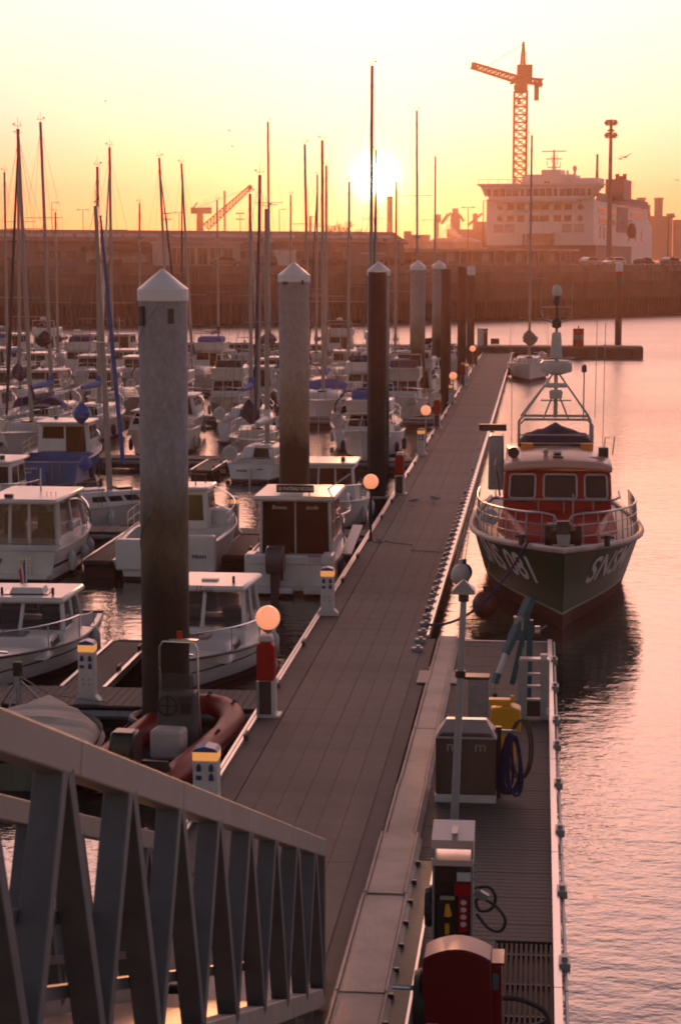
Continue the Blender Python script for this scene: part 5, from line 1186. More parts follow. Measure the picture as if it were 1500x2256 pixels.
def ecole():
    th = thing('training_boat', 'white boat with black-glazed cabin and outboard, roof sign BATEAU ECOLE', 'motor boat', P(-6.38, 52.75, 0), AW, 'cabin boats nearest the walkway')
    h = Hull(6.6, 2.4, 0.80, tw=0.92, bowfb=1.4, rake=0.7, bluff=2.5, r0=0.86)
    base_hull(th, h, gel, antiblack, greywhite, 0.22, stripe=None, sole=0.3)
    MB().box(-0.45, -3.5, 0.16, 1.25, 0.5, 0.14).build('swim_platform', greywhite, th, bevel=0.02); MB().box(0.75, -3.5, 0.16, 0.6, 0.5, 0.14).build('swim_platform', greywhite, th, bevel=0.02)
    MB().box(-0.25, -3.2, 0.68, 1.5, 0.12, 0.66).build('transom_seat', gel, th, bevel=0.04)
    for s_ in (-1, 1): MB().box(s_ * 1.0, -2.9, 0.78, 0.3, 0.7, 0.5).build('quarter_locker', gel, th, bevel=0.05)
    c = frus(-1.7, 1.2, 0.98, 0.62, -1.75, 0.5, 0.94, 2.28); blk = mat('black glazed panel', (0.008, 0.008, 0.009), 0.08, var=0, spec=0.15)
    hs = frus_mesh(c).build('cabin', greywhite, th)
    pane(c, 'aft', 0.04, 0.49, 0.13, 0.97, blk, hs, 'sliding_door'); pane(c, 'aft', 0.51, 0.96, 0.13, 0.97, blk, hs, 'sliding_door')
    for sd in ('left', 'right'):
        for k in range(2): pane(c, sd, 0.06 + 0.46 * k, 0.46 + 0.46 * k, 0.3, 0.95, blk, hs)
    pane(c, 'front', 0.05, 0.95, 0.4, 0.95, blk, hs)
    text_obj('Bateau', 0.15, greywhite, hs, (-0.42, -1.782, 2.08), (R(90), 0, 0), shear=0.2); text_obj('école', 0.15, greywhite, hs, (0.45, -1.782, 2.08), (R(90), 0, 0), shear=0.2)
    rf = slab(th, -2.05, 0.75, 1.1, 2.28, 0.13, gel, bev=0.05)
    MB().box(-0.02, -1.6, 2.56, 1.0, 0.05, 0.2).build('roof_sign', black, rf)
    MB().box(-0.42, -1.63, 2.56, 0.1, 0.012, 0.1).build('sign_emblem', galv, rf)
    text_obj('BATEAU ECOLE', 0.115, greywhite, rf, (0.07, -1.632, 2.56), (R(90), 0, 0), offset=0.004)
    for x in (-0.4, 0.36): MB().box(x, -1.6, 2.43, 0.04, 0.04, 0.1).build('sign_foot', steel, rf)
    MB().cyl((0.7, -0.3, 2.4), (1.25, 0.4, 2.75), 0.02, n=6).build('rod', greywhite, rf)
    outboard(th, -3.62, 0.62, mat('navy engine cowl', (0.015, 0.02, 0.05), 0.3, var=0.1, coat=0.3), -0.28, 1.35)
    pulpit(th, h, 0.5, 0.6)
    MB().tube([(1.0, 0.5, 1.6), (1.16, 1.2, 1.62), (1.1, 2.0, 1.64), (0.95, 2.4, 1.5)], 0.025, 6).build('hand_rail', steel, th, smooth=True)
    MB().beam((1.3, -1.2, 0.75), (1.42, 0.9, 1.25), 0.28, 0.05).build('gangplank', alu, th)
    for t, s_ in ((0.25, 1), (0.5, 1), (0.65, 1), (0.4, -1)): q = h.pt(t, 0.5, s_); fender(th, (q.x + 0.13 * s_, q.y, 0.4), 0.12, 0.55, navy if s_ > 0 else None)
ecole()
# --- beyond the second side pontoon
motorboat('white cabin boat with dark aft window, bow beside the rust-red pile', P(-6.75, 62.6, 0), TO, 6.2, 2.5, 0.8, (-0.2, 0.1), 1.25, 'pilot', stripe=None)
sailboat('small white sloop with blue window strip and blue furled sail behind OLAF boat', P(-14.1, 61.6, 0), AW - 0.95, 6.4, 2.4, 0.75, 10.3, 0.06, bluecan, gel, lean=(-0.03, -0.02), spread=1, boomless=True)
MB().tube([(-0.03 * z, 0.38 - 0.02 * z + 0.14 + (10.3 - z) * 0.05, z) for z in (2.0, 4, 6, 8, 10.0)], [0.07, 0.075, 0.07, 0.06, 0.03], 7).build('furled_genoa', bluecan, bpy.data.objects['sailboat'], smooth=True)
motorboat('white boat roof showing at the frame edge behind OLAF boat', P(-17.6, 61.4, 0), TO, 6.6, 2.5, 0.85, (-0.15, 0.15), 1.3, 'pilot', stripe=navy)
th, h = motorboat('blue-sterned fishing boat with white wheelhouse, rudder showing', P(-18.75, 76.2, 0), AW + 0.03, 7.4, 2.85, 0.95, (-0.05, 0.2), 1.2, 'pilot', hullm=bluehull, top_m=gel, stripe=None)
MB().box(0, -3.78, 0.1, 0.1, 0.35, 1.0).build('rudder', bluehull, th)
for k, x in enumerate((0.25, 0.55)): MB().cyl((x, -3.76, 0.2), (x, -3.73, 1.0), 0.02, n=5).build('ladder_rail', steel, th)
marks(th, greywhite, -0.95, -3.735, 0.70, (0.07, 0.05, 0.08, 0.06, 0.07, 0.05, 0.06), 0.07); marks(th, greywhite, -0.78, -3.735, 0.55, (0.06, 0.05, 0.06), 0.06)
sailboat('small white sloop, reverse transom to us, at pale-tipped finger pontoon', P(-10.9, 78.0 - 0.6, 0), AW - 0.05, 6.2, 2.5, 0.75, 10.6, 0.08, greywhite, gel, name_txt=True, spread=1, stripe=navy)
sailboat('white sloop with navy furled genoa, bow-on past third side pontoon', P(-12.2, 84.6, 0), TO + 0.1, 7.8, 2.7, 0.85, 12.2, 0.08, navy, cream, furl=navy, lean=(-0.012, 0), stripe=navy)
th, h = sailboat('white yacht stern with dark sprayhood and round hoop, beside rust-red pile', P(-8.0, 92.0, 0), AW, 9.4, 3.25, 1.05, 17.6, 0.10, navy, gel, hood=navy, arch=True, stripe=navy, lean=(0.003, 0))
text_obj('MAKUSY', 0.19, greywhite, th, (0.15, -1.80, 1.62), (R(90), 0, 0)); MB().box(0.3, -4.63, 0.62, 0.6, 0.06, 0.42).build('transom_locker', glass, th)

# ------------------------------------------------------------------ the rest of the marina, berth by berth
ORD = ('', 'first', 'second', 'third', 'fourth', 'fifth', 'sixth', 'seventh', 'eighth', 'ninth', 'tenth', 'eleventh', 'twelfth')
ROWW = {0: 'beyond third side pontoon', 1: 'before fourth side pontoon', 2: 'beyond fourth side pontoon', 3: 'before fifth side pontoon', 4: 'beyond fifth side pontoon', 5: 'before sixth side pontoon', 6: 'beyond sixth side pontoon', 7: 'before breakwater pontoon'}
ROWU = {0: 84.8, 1: 94.2, 2: 106.0, 3: 115.6, 4: 127.6, 5: 137.4, 6: 149.5, 7: 165.0}
# masts seen in the photograph: (column at the foot, column and row at the top, berth row, sail cover, furled genoa, hood)
MASTS = [(70, 46, 286, 0, navy, black, None), (96, 76, 266, 1, bluecan, None, bluecan), (202, 203, 366, 1, bluecan, None, None), (251, 248, 326, 2, greywhite, greywhite, None), (366, 345, 346, 3, navy, navy, None),
         (430, 407, 361, 4, navy, navy, None), (549, 548, 426, 1, bluecan, greywhite, None), (588, 585, 266, 5, darkmetal, None, None), (676, 667, 316, 3, navy, None, None), (717, 715, 311, 2, bluecan, None, bluecan),
         (722, 722, 366, 4, navy, None, None), (768, 770, 401, 4, greywhite, None, None), (828, 828, 331, 6, navy, navy, None), (916, 913, 241, 5, bluecan, None, None), (953, 954, 343, 7, navy, None, navy), (40, 42, 300, 2, navy, None, None), (870, 872, 400, 6, greywhite, None, None), (130, 128, 468, 6, navy, None, None), (310, 312, 448, 6, bluecan, None, None), (480, 478, 440, 7, navy, None, None), (640, 641, 428, 7, greywhite, None, None), (700, 703, 386, 6, navy, navy, None), (20, 18, 380, 4, bluecan, None, None)]
CN = {id(navy): 'navy', id(bluecan): 'bright blue', id(greywhite): 'pale grey', id(darkmetal): 'black', id(black): 'black'}
BYM = {}
slots = {k: [] for k in ROWU}
for mx, tx, ty, row, cov, fur, hood in MASTS:
    u = ROWU[row]; X = (mx - 750) / F * u * 1.01; v = X * CA - u * SA * 1.0
    v = (X - u * SA) / CA
    slots[row].append((v, 's', (mx, tx, ty, cov, fur, hood)))
slots[0] += [(-12.2, 'x', None)]; slots[1] += [(-8.0, 'x', None)]
rnd = random.Random(21)
for row, u in ROWU.items():
    v = -7.3 if row not in (1,) else -11.4
    lim = -0.285 * u - 1.5
    while v > lim:
        if all(abs(v - s_[0]) > 2.85 for s_ in slots[row]): slots[row].append((v, 'm' if rnd.random() < 0.8 else 'n', None))
        v -= 3.15
for row in slots:
    u = ROWU[row]; k = 0
    for v, kind, d in sorted(slots[row], key=lambda q: -q[0]):
        k += 1
        if kind == 'x': continue
        near = row % 2 == 1; rz = (AW if near else TO) + rnd.uniform(-0.04, 0.04); where = '%s from walkway, %s' % (ORD[min(k, 12)], ROWW[row])
        uu = u + rnd.uniform(-0.5, 0.5)
        if kind == 's':
            mx, tx, ty, cov, fur, hood = d; loc = P(v, uu, 0); top = at(tx, ty, loc.y); mh = top.z; ln = (top.x - at(mx, 572, loc.y).x) / mh
            L_ = max(7.5, min(11.5, mh * 0.68)); sgn = 1 if near else -1
            BYM[mx] = sailboat('%s-covered sailboat, %s' % (CN[id(cov)], where), loc, rz, L_, L_ * 0.33, 0.8 + L_ * 0.025, mh, 0.08, cov, rnd.choice((gel, gel, cream, greywhite)), fur, hood, (ln * sgn, 0), rnd.choice((navy, None, red)), arch=(row in (3, 5)), radar=(row == 5), spread=2 if mh > 13 else 1); BYM[mx] = (BYM[mx][0], L_ * 0.08)
        else:
            fly = rnd.random() < 0.35; hm = rnd.choice((gel, gel, greywhite, cream)); L_ = rnd.uniform(6.6, 9.0)
            sty = 'pilot' if rnd.random() < 0.6 else 'sleek'
            motorboat('%s motor boat, %s, %s' % ({id(gel): 'white', id(greywhite): 'greyish', id(cream): 'cream'}[id(hm)], 'flybridge' if fly else ('upright wheelhouse' if sty == 'pilot' else 'low raked cabin'), where), P(v, uu, 0), rz, L_, L_ * 0.36, 0.75 + L_ * 0.035, (-0.12 + rnd.uniform(-.06, .06), 0.18), 1.2, sty, hm, rnd.choice((gel, greywhite)), rnd.choice((navy, navy, None, red)), fly=fly, engine=rnd.random() < 0.35, cover=rnd.choice((navy, darkmetal, bluecan)), mastlet=rnd.random() < 0.3)
# sloop lying at the end of the walkway on the open-water side
end_sloop, _ = sailboat('white sloop moored bow-on along open side of the walkway, grey mainsail bundle', P(-0.75, 143.5, 0), TO + 0.02, 10.0, 3.1, 1.05, at(1167, 300, 143).z, 0.1, greywhite, gel, None, None, (0.0, 0), navy, radar=False)

# furled sails lashed to their masts
def bundle(boat, my, x, y0, y1, m, w):
    M = Matrix.Translation(boat.location) @ Matrix.Rotation(boat.rotation_euler.z, 4, 'Z'); Y = (M @ Vector((0, my, 0))).y - 0.12
    c = M.inverted() @ at(x, (y0 + y1) / 2, Y); hh = (y1 - y0) * Y / F / 2
    prof = [(0.03, hh)] + [(w * 0.40 * math.sin(math.pi * (k / 12) ** 1.15) ** 0.8 * (1 + 0.08 * math.sin(k * 2.4)) + 0.03, hh - 2 * hh * k / 12) for k in range(1, 12)] + [(0.05, -hh)]
    t = MB().lathe(prof, 14)
    t.v = [(a * (1 + 0.10 * math.sin(cz_ * 7 + a * 9)) + 0.06 * math.sin(cz_ * 3), b * 0.7, cz_) for a, b, cz_ in t.v]
    t.build('furled_sail', m, boat, c, smooth=True)
charc = mat('charcoal canvas', (0.05, 0.045, 0.045), 0.8, var=0.2)
bundle(BYM[588][0], BYM[588][1], 590, 730, 768, charc, 1.6)
bundle(BYM[96][0], BYM[96][1], 97, 728, 765, black, 1.0)
bundle(BYM[40][0], BYM[40][1], 42, 800, 840, navy, 1.0)
s7 = bpy.data.objects['sailboat']; bundle(s7, 0.4, 180, 885, 935, bluecan, 0.8); bundle(s7, 0.4, 188, 1002, 1040, bluecan, 0.7)
s10 = [o for o in bpy.data.objects if o.get('label', '').startswith('white sloop with navy furled genoa')][0]; bundle(s10, 0.6, 551, 880, 935, navy, 0.9)
bundle(end_sloop, 1.0, 1166, 726, 762, mat('grey canvas', (0.18, 0.16, 0.155), 0.8, var=0.2), 1.3)

# ------------------------------------------------------------------ red inflatable, covered dinghy, tripod on the near pontoon
def rib():
    s0 = gz(292, 1728, 0.2); b0 = gz(462, 1592, 0.2); d = b0 - s0; rz = math.atan2(d.y, d.x) - math.pi / 2; ln = d.length
    th = thing('inflatable_boat', 'red inflatable with steering console and outboard, moored inside the near pile', 'inflatable', (s0 + b0) / 2, rz); th.location.z = 0
    Lh = ln / 2; wv = 0.72
    redt = mat('red inflatable fabric', (0.30, 0.03, 0.022), 0.5, var=0.15, scale=3, dirt=(0.34, 0.14, 0.10), dirt_amt=0.45, spec=0.25)
    pts = []; rr = []
    for i in range(6): pts.append((-wv, -Lh - 0.35 + i * (1.45 * Lh) / 5, 0.36)); rr.append(0.08 if i == 0 else 0.235)
    for i in range(1, 8):
        a = math.pi * i / 8; pts.append((-wv * math.cos(a), Lh * 0.42 + (Lh * 0.58) * math.sin(a), 0.36 + 0.14 * math.sin(a))); rr.append(0.235)
    for i in range(5, -1, -1): pts.append((wv, -Lh - 0.35 + i * (1.45 * Lh) / 5, 0.36)); rr.append(0.08 if i == 0 else 0.235)
    tb_ = MB().tube(pts, rr, 14).build('tube', redt, th, smooth=True)
    pt2 = [(x * 1.31, y * 1.02 + .0, z) for x, y, z in pts[1:-1]]; MB().tube(pt2, 0.03, 6).build('rubbing_strake', black, tb_)
    for i in (3, 7, 9, 11, 14):
        q = pts[i]; MB().tube([(q[0] * 1.1, q[1] - 0.12, q[2] + 0.22), (q[0] * 1.12, q[1], q[2] + 0.27), (q[0] * 1.1, q[1] + 0.12, q[2] + 0.22)], 0.02, 5).build('grab_handle', black, tb_)
    MB().prism([(-wv, -Lh), (wv, -Lh), (wv, Lh * .5), (0, Lh * .9), (-wv, Lh * .5)], 0.12, 0.2).build('floor', mat('grey deck paint', (0.09, 0.09, 0.095), 0.7, var=0.2), th)
    MB().box(0, -Lh + 0.05, 0.35, 1.2, 0.08, 0.5).build('transom', darkmetal, th)
    cm = mat('grey console', (0.075, 0.08, 0.09), 0.5, var=0.15)
    c = frus(0.1, 0.62, 0.36, 0.2, 0.2, 0.5, 0.33, 1.2); co = frus_mesh(c).build('console', cm, th, bevel=0.04)
    MB().tube([(-0.12 + 0.17 * math.cos(a * .5236), 0.06 , 0.98 + 0.17 * math.sin(a * .5236)) for a in range(12)], 0.02, 6, True).beam((-0.28, .07, .98), (.04, .07, .98), .03, .02).beam((-.12, .07, .82), (-.12, .07, 1.14), .03, .02).build('steering_wheel', black, co)
    MB().box(0.2, 0.1, 0.95, 0.16, 0.08, 0.2).build('throttle', black, co); MB().box(0.18, 0.14, 1.1, 0.2, 0.06, 0.1).build('gauge_panel', darkmetal, co)
    MB().prism([(-0.30, 1.2), (0.30, 1.2), (0.27, 1.5), (-0.27, 1.5)], 0.30, 0.32, 'y').build('windscreen', paneglass, co)
    MB().tube([(-0.34, 0.4, 0.3), (-0.34, 0.36, 1.95), (-0.28, 0.36, 2.05), (0.28, 0.36, 2.05), (0.34, 0.36, 1.95), (0.34, 0.4, 0.3)], 0.022, 7).build('frame_hoop', steel, th, smooth=True)
    MB().box(0.1, 0.36, 2.09, 0.5, 0.12, 0.03).build('hoop_plate', steel, th); MB().cyl((0.02, 0.36, 2.1), (0.02, 0.36, 2.24), 0.05, n=10).build('red_light', mat('red lens', (0.5, 0.02, 0.01), 0.3, var=0), th)
    MB().box(0.1, -0.55, 0.5, 0.55, 0.45, 0.5).build('seat', mat('pink-white vinyl', (0.5, 0.42, 0.40), 0.5, var=0.1), th, bevel=0.06)
    outboard(th, -Lh - 0.15, 0.52, mat('black engine cowl', (0.015, 0.015, 0.017), 0.3, var=0.1), -0.05, 1.2)
rib()
p = gz(60, 1700, 0.3)
th = thing('covered_dinghy', 'low boat under a pale rippled tarpaulin at the planked side pontoon', 'dinghy', P(-8.6, 31.9, 0), AW + 0.05)
h = Hull(3.9, 2.5, 0.55, tw=0.9, bowfb=1.15, rake=0.2, bluff=3.5, r0=0.85)
h.band(0.05, None).build('hull', mat('greenish hull', (0.10, 0.105, 0.08), 0.6, var=0.3, scale=2), th, smooth=True); h.bottom().build('bottom', antiblack, th)
tarp = MB(); vv = []; ff = []
for i in range(25):
    t = i / 24; q = h.pt(t * 0.97 + 0.01, h.zs(t)); ri = 0.035 * math.sin(i * 2.2) + 0.02 * math.sin(i * 0.9)
    for k in range(9): f = -1 + k / 4; vv.append((q.x * 1.03 * f, q.y, q.z + 0.16 * (1 - f * f) + ri * (1 - f ** 4) - (0.16 if abs(f) == 1 else 0)))
for i in range(24):
    for k in range(8): o = i * 9 + k; ff.append((o, o + 1, o + 10, o + 9))
tarp.add(vv, ff).build('tarpaulin', mat('pale tarpaulin', (0.50, 0.43, 0.37), 0.7, var=0.12, scale=2, bump=0.3, bscale=6), th, smooth=True)
q = gz(36, 1578, DZ); th = thing('tripod_stand', 'grey tripod stand with black head on the planked side pontoon', 'tripod', Vector((q.x, q.y + .3, DZ)), AW)
for a in (0.3, 2.4, 4.5): MB().cyl((0, 0, 0.62), (0.62 * math.cos(a), 0.35 * math.sin(a), 0.0), 0.022, n=6).build('leg', galv, th)
MB().cyl((0, 0, 0.0), (0, 0, 0.68), 0.05, n=8).build('post', galv, th); MB().box(0, 0, 0.8, 0.16, 0.14, 0.26).build('head', black, th, bevel=0.03); MB().cyl((0.05, 0, 0.6), (0.05, 0.05, 0.68), 0.04, n=6).build('green_knob', green, th)
for pts, lab, m in (((gz(45, 1490, 1.2), gz(110, 1530, .7), gz(240, 1548, DZ + .05)), 'thin mooring line from tripod stand across the planked side pontoon', rope), ((gz(330, 1548, DZ), gz(300, 1580, .4), gz(230, 1640, .35)), 'thin line hanging from planked side pontoon to the covered dinghy', rope)):
    curve_rope(lab, pts, 0.012, m)

# ------------------------------------------------------------------ rescue boat
hullg = mat('dark green hull paint', (0.004, 0.050, 0.028), 0.45, var=0.15, scale=1.5, spec=0.12, dirt=(0.02, 0.03, 0.022), dirt_amt=0.5)
palerub = mat('pale fendering', (0.50, 0.40, 0.35), 0.55, var=0.15, scale=4, dirt=(0.2, 0.15, 0.12), dirt_amt=0.5)
roofw = mat('faded red roof paint', (0.60, 0.33, 0.27), 0.35, var=0.1, scale=2)
railm = mat('grey rail paint', (0.33, 0.33, 0.34), 0.35, metal=0.3, var=0.1)
bluedk = mat('blue deck paint', (0.02, 0.05, 0.16), 0.6, var=0.2)
sn = thing('rescue_boat', 'red and dark green rescue boat lettered SNS 081, bow-on at fuel pontoon', 'rescue boat', P(0.50, 52.1, 0), TO + 0.015)
hs_ = Hull(15.6, 4.45, 1.35, tw=0.8, bowfb=1.5, rake=0.9, bluff=3.0, r0=0.80, tpow=2.0)
ho = hs_.band(0.46, None, rows=6, n=26).build('hull', hullg, sn, smooth=True)
hs_.band(0.0, 0.40, rows=2, n=26).build('bottom', antifoul, sn, smooth=True); hs_.bottom(0.0, 26).build('keel', antifoul, sn, smooth=True)
hs_.band(0.40, 0.46, rows=1, n=26, out=0.004).build('boot_line', mat('pale green line', (0.22, 0.36, 0.2), 0.5, var=0.1), ho)
hs_.deck(0.0, 1.0, -0.06, 0.05, 20, 0.06).build('deck', bluedk, sn, smooth=True)
rb = MB(); left = hs_.rail_line(0, 1, 0.0, -0.03, 26, -1); right = hs_.rail_line(0, 1, 0.0, -0.03, 26, 1)
rb.tube(left[:-1] + [Vector((0, right[-1].y + 0.03, right[-1].z))] + list(reversed(right[:-1])), 0.075, 8); rb.build('fender_belt', palerub, sn, smooth=True)
def hull_text(txt, side, t0, t1, z0, z1, m, shear=0.0):
    cu = bpy.data.curves.new('lettering', 'FONT'); cu.body = txt; cu.size = 1; cu.offset = 0.018; cu.shear = shear; cu.resolution_u = 4
    tmp = bpy.data.objects.new('tmp', cu); COL.objects.link(tmp); me = bpy.data.meshes.new_from_object(tmp.evaluated_get(bpy.context.evaluated_depsgraph_get())); bpy.data.objects.remove(tmp)
    import bmesh
    b = bmesh.new(); b.from_mesh(me); bmesh.ops.triangulate(b, faces=b.faces)
    for _ in range(2): bmesh.ops.subdivide_edges(b, edges=[e for e in b.edges if e.calc_length() > 0.15], cuts=1, use_grid_fill=False); bmesh.ops.triangulate(b, faces=b.faces)
    xs = [v.co.x for v in b.verts]; ys = [v.co.y for v in b.verts]; x0, x1, y0, y1 = min(xs), max(xs), min(ys), max(ys)
    for v in b.verts:
        f = (v.co.x - x0) / (x1 - x0); g = (v.co.y - y0) / (y1 - y0); t = t0 + (t1 - t0) * f
        v.co = hs_.pt(t, z0 + (z1 - z0) * g, side, 0.014)
    b.to_mesh(me); b.free(); me.materials.clear(); me.materials.append(m); me.name = 'lettering'
    inst('lettering', me, ho)
letw = mat('white lettering', (0.62, 0.60, 0.58), 0.5, var=0.08)
hull_text('SNS 081', 1, 0.68, 0.925, 0.98, 1.62, letw, -0.35)
hull_text('SNSM', -1, 0.925, 0.74, 0.98, 1.62, letw, 0.3)
# trunk cabin and wheelhouse
tr = frus(0.9, 5.5, 1.62, 1.45, 1.0, 4.9, 1.42, 2.12); tr[6].z = tr[7].z = 2.02; tr[2].x = 1.05; tr[3].x = -1.05; tr[6].x = 0.9; tr[7].x = -0.9; tr[2].z = tr[3].z = 1.6
tk = frus_mesh(tr).build('trunk_cabin', red, sn, bevel=0.08, smooth=True)
MB().box(0, 4.15, 2.1, 0.62, 0.26, 0.12).build('vent_box', greywhite, tk, bevel=0.02)
for k in range(4): MB().box(0, 4.30, 2.06 + k * 0.028, 0.56, 0.03, 0.012).build('vent_slat', darkmetal, tk)
c = frus(-3.2, 1.25, 1.42, 1.9, -3.1, 1.05, 1.36, 3.12); wh_ = frus_mesh(c).build('wheelhouse', red, sn, bevel=0.05, smooth=True)
wf = mat('pale window frame', (0.5, 0.46, 0.45), 0.4, var=0.05)
for a0, a1 in ((0.05, 0.29), (0.37, 0.68), (0.755, 0.965)):
    w_ = pane(c, 'front', a0, a1, 0.42, 0.93, glass, wh_, frame=None, out=0.02)
    A_, B_, C_, D_ = [c[i] for i in FACES['front']]; f = lambda a, b: (A_ * (1 - a) + B_ * a) * (1 - b) + (D_ * (1 - a) + C_ * a) * b
    r_ = 0.05; q = []
    for (ca_, cb_, sa, sb) in ((a0, 0.42, 1, 1), (a1, 0.42, -1, 1), (a1, 0.93, -1, -1), (a0, 0.93, 1, -1)):
        e = [f(ca_ + sa * 0.028, cb_), f(ca_ + sa * .008, cb_ + sb * 0.015), f(ca_, cb_ + sb * 0.07)]
        q += (list(reversed(e)) if (sa == sb) else e)
    MB().tube([p + Vector((0, 0.03, 0)) for p in q], 0.026, 6, True).build('window_frame', wf, w_, smooth=True)
    m_ = f((a0 + a1) / 2, 0.36); MB().beam(m_ + Vector((-0.14, 0.06, -0.02)), m_ + Vector((0.12, 0.06, 0.02)), 0.03, 0.03).build('wiper', black, w_)
for sd in ('left', 'right'):
    for k in range(3): pane(c, sd, 0.08 + k * 0.3, 0.32 + k * 0.3, 0.45, 0.9, glass, wh_, frame=wf)
rv = []; rff = []
for j, (yy, ww, z_) in enumerate(((1.2, 1.40, 3.1), (0.9, 1.38, 3.2), (0.0, 1.34, 3.32), (-1.4, 1.32, 3.36), (-3.2, 1.34, 3.30))):
    for i in range(9): f_ = -1 + i / 4; rv.append((ww * f_, yy, z_ + 0.09 * (1 - f_ * f_)))
for j in range(4):
    for i in range(8): o = j * 9 + i; rff.append((o, o + 1, o + 10, o + 9))
ro = MB().add(rv, rff).build('roof', roofw, sn, smooth=True); sd_ = ro.modifiers.new('thick', 'SOLIDIFY'); sd_.thickness = 0.12; sd_.offset = 1
for x, m in ((0.78, orange), (-0.82, orange)): MB().box(x, -0.9, 3.56, 0.34, 0.3, 0.22).build('reflection_box', m, ro, bevel=0.03)  # orange boxes added in place of a red reflected glow on the roof
MB().box(0.0, 0.55, 3.50, 0.22, 0.2, 0.22).build('camera_housing', greywhite, ro, bevel=0.02); MB().box(0, 0.66, 3.52, 0.16, 0.03, 0.06).build('lens', black, ro)
MB().box(-0.02, 0.72, 3.40, 0.26, 0.1, 0.14).build('plate', darkmetal, ro)
MB().cyl((0.30, 0.4, 3.4), (0.30, 0.4, 3.52), 0.05, n=8).cyl((0.30, 0.34, 3.56), (0.30, 0.52, 3.56), 0.075, n=12).build('search_light', galv, ro)
MB().cyl((1.15, 0.5, 3.3), (1.15, 0.5, 3.45), 0.06, n=8).cyl((1.15, 0.3, 3.55), (1.15, 0.6, 3.55), 0.12, 0.15, n=14).build('search_light', black, ro)
MB().box(-1.22, 0.15, 3.52, 0.26, 0.26, 0.28).build('speaker', black, ro, bevel=0.03)
for x in (0.55, -0.5, -0.95): MB().box(x, 0.35, 3.435, 0.22, 0.3, 0.02).build('roof_plate', greywhite, ro)
# raft under navy cover with rails, hoop and mast
vv = []; ff = []
for i in range(13):
    t = i / 12; x = -1.0 + 2.0 * t; hh = (0.30 + 0.22 * math.exp(-((t - 0.5) / 0.16) ** 2) + 0.03 * math.sin(i * 2.3)) * (1 - (2 * t - 1) ** 8)
    for k in range(7): a = math.pi * k / 6; vv.append((x, -1.9 - 0.55 * math.cos(a), 3.62 + hh * math.sin(a) ** 0.7))
for i in range(12):
    for k in range(6): o = i * 7 + k; ff.append((o, o + 1, o + 8, o + 7))
ff += [tuple(range(7)), tuple(range(84, 91))]
MB().add(vv, ff).build('raft_cover', navy, sn, smooth=True)
MB().box(0, -1.9, 3.53, 1.96, 1.1, 0.26).build('raft_cradle', black, sn)
for z in (3.42, 3.63, 3.86): MB().cyl((-1.02, -1.25, z), (1.02, -1.25, z), 0.02, n=6).build('roof_rail', railm, sn)
MB().tube([(-1.0, -1.6, 3.3), (-1.0, -1.65, 4.1), (-0.85, -1.65, 4.25), (0.85, -1.65, 4.25), (1.0, -1.65, 4.1), (1.0, -1.6, 3.3)], 0.035, 8).build('hoop', railm, sn, smooth=True)
MB().tube([(-1.0, -3.0, 3.2), (-1.0, -2.9, 4.1), (-0.9, -2.9, 4.25), (0.9, -2.9, 4.25), (1.0, -2.9, 4.1), (1.0, -3.0, 3.2)], 0.04, 8).build('hoop', railm, sn, smooth=True)
mt = MB().cyl((0, -2.3, 4.25), (0, -2.3, 6.05), 0.06, 0.05, n=8).build('mast', railm, sn, smooth=True)
for x, y in ((-0.95, -1.7), (0.95, -1.7), (-0.95, -2.9), (0.95, -2.9), (-0.35, -1.7), (0.35, -1.7)): MB().cyl((x, y, 4.25), (x * 0.10, -2.3, 5.45 if abs(x) > .5 else 5.0), 0.025, n=6).build('mast_stay', railm, mt)
MB().cyl((-0.42, -2.0, 4.75), (0.42, -2.0, 4.75), 0.02, n=6).build('cross_bar', railm, mt)
MB().lathe([(0.05, 4.78), (0.17, 4.8), (0.19, 4.98), (0.15, 5.04)], 14, (0, -2.1, 0)).build('radar_pedestal', greywhite, mt, smooth=True)
MB().box(0, -2.1, 5.16, 0.62, 0.16, 0.13).build('radar_scanner', greywhite, mt, bevel=0.05)
MB().lathe([(0.05, 5.42), (0.42, 5.52), (0.45, 5.6), (0.43, 5.78), (0.36, 5.84)], 18, (0, -2.25, 0)).build('radar_dome', greywhite, mt, smooth=True)
MB().box(0, -2.3, 6.25, 0.34, 0.3, 0.74, top=(0.72, 0.72)).build('antenna_housing', greywhite, mt, bevel=0.04)
MB().cyl((-0.5, -2.3, 5.9), (0.5, -2.3, 5.9), 0.022, n=6).build('yard', railm, mt)
MB().cyl((0, -2.3, 6.6), (0, -2.3, 7.35), 0.035, n=8).build('topmast', darkmetal, mt); MB().lathe([(0.06, 6.72), (0.13, 6.76), (0.12, 6.92), (0.06, 7.0)], 12, (0, -2.3, 0)).build('navigation_light', black, mt)
MB().tube([(0, -2.3, 6.82), (0.38, -2.3, 7.0), (0.42, -2.3, 7.12), (0.42, -2.3, 7.3), (-0.42, -2.3, 7.3), (-0.42, -2.3, 7.12), (-0.38, -2.3, 7.0), (0, -2.3, 6.82)], 0.02, 6).build('aerial_frame', railm, mt)
for x in (-0.42, 0.42): MB().cyl((x, -2.3, 7.3), (x, -2.3, 8.0), 0.01, n=4).build('whip_aerial', railm, mt)
MB().lathe([(0.05, 7.35), (0.10, 7.42), (0.10, 7.55), (0.06, 7.6)], 12, (0, -2.3, 0)).build('lantern', darkmetal, mt); MB().lathe([(0.12, 7.62), (0.135, 7.68), (0.13, 7.8), (0.09, 7.88), (0.01, 7.92)], 14, (0, -2.3, 0)).build('top_dome', cream, mt, smooth=True)
for x, y, z0, z1 in ((1.2, -1.2, 3.3, 6.2), (-1.25, -1.0, 3.3, 6.9), (-1.1, -2.6, 4.2, 7.0)): MB().cyl((x, y, z0), (x * 1.02, y, z1), 0.012, n=4).build('whip_aerial', railm, sn)
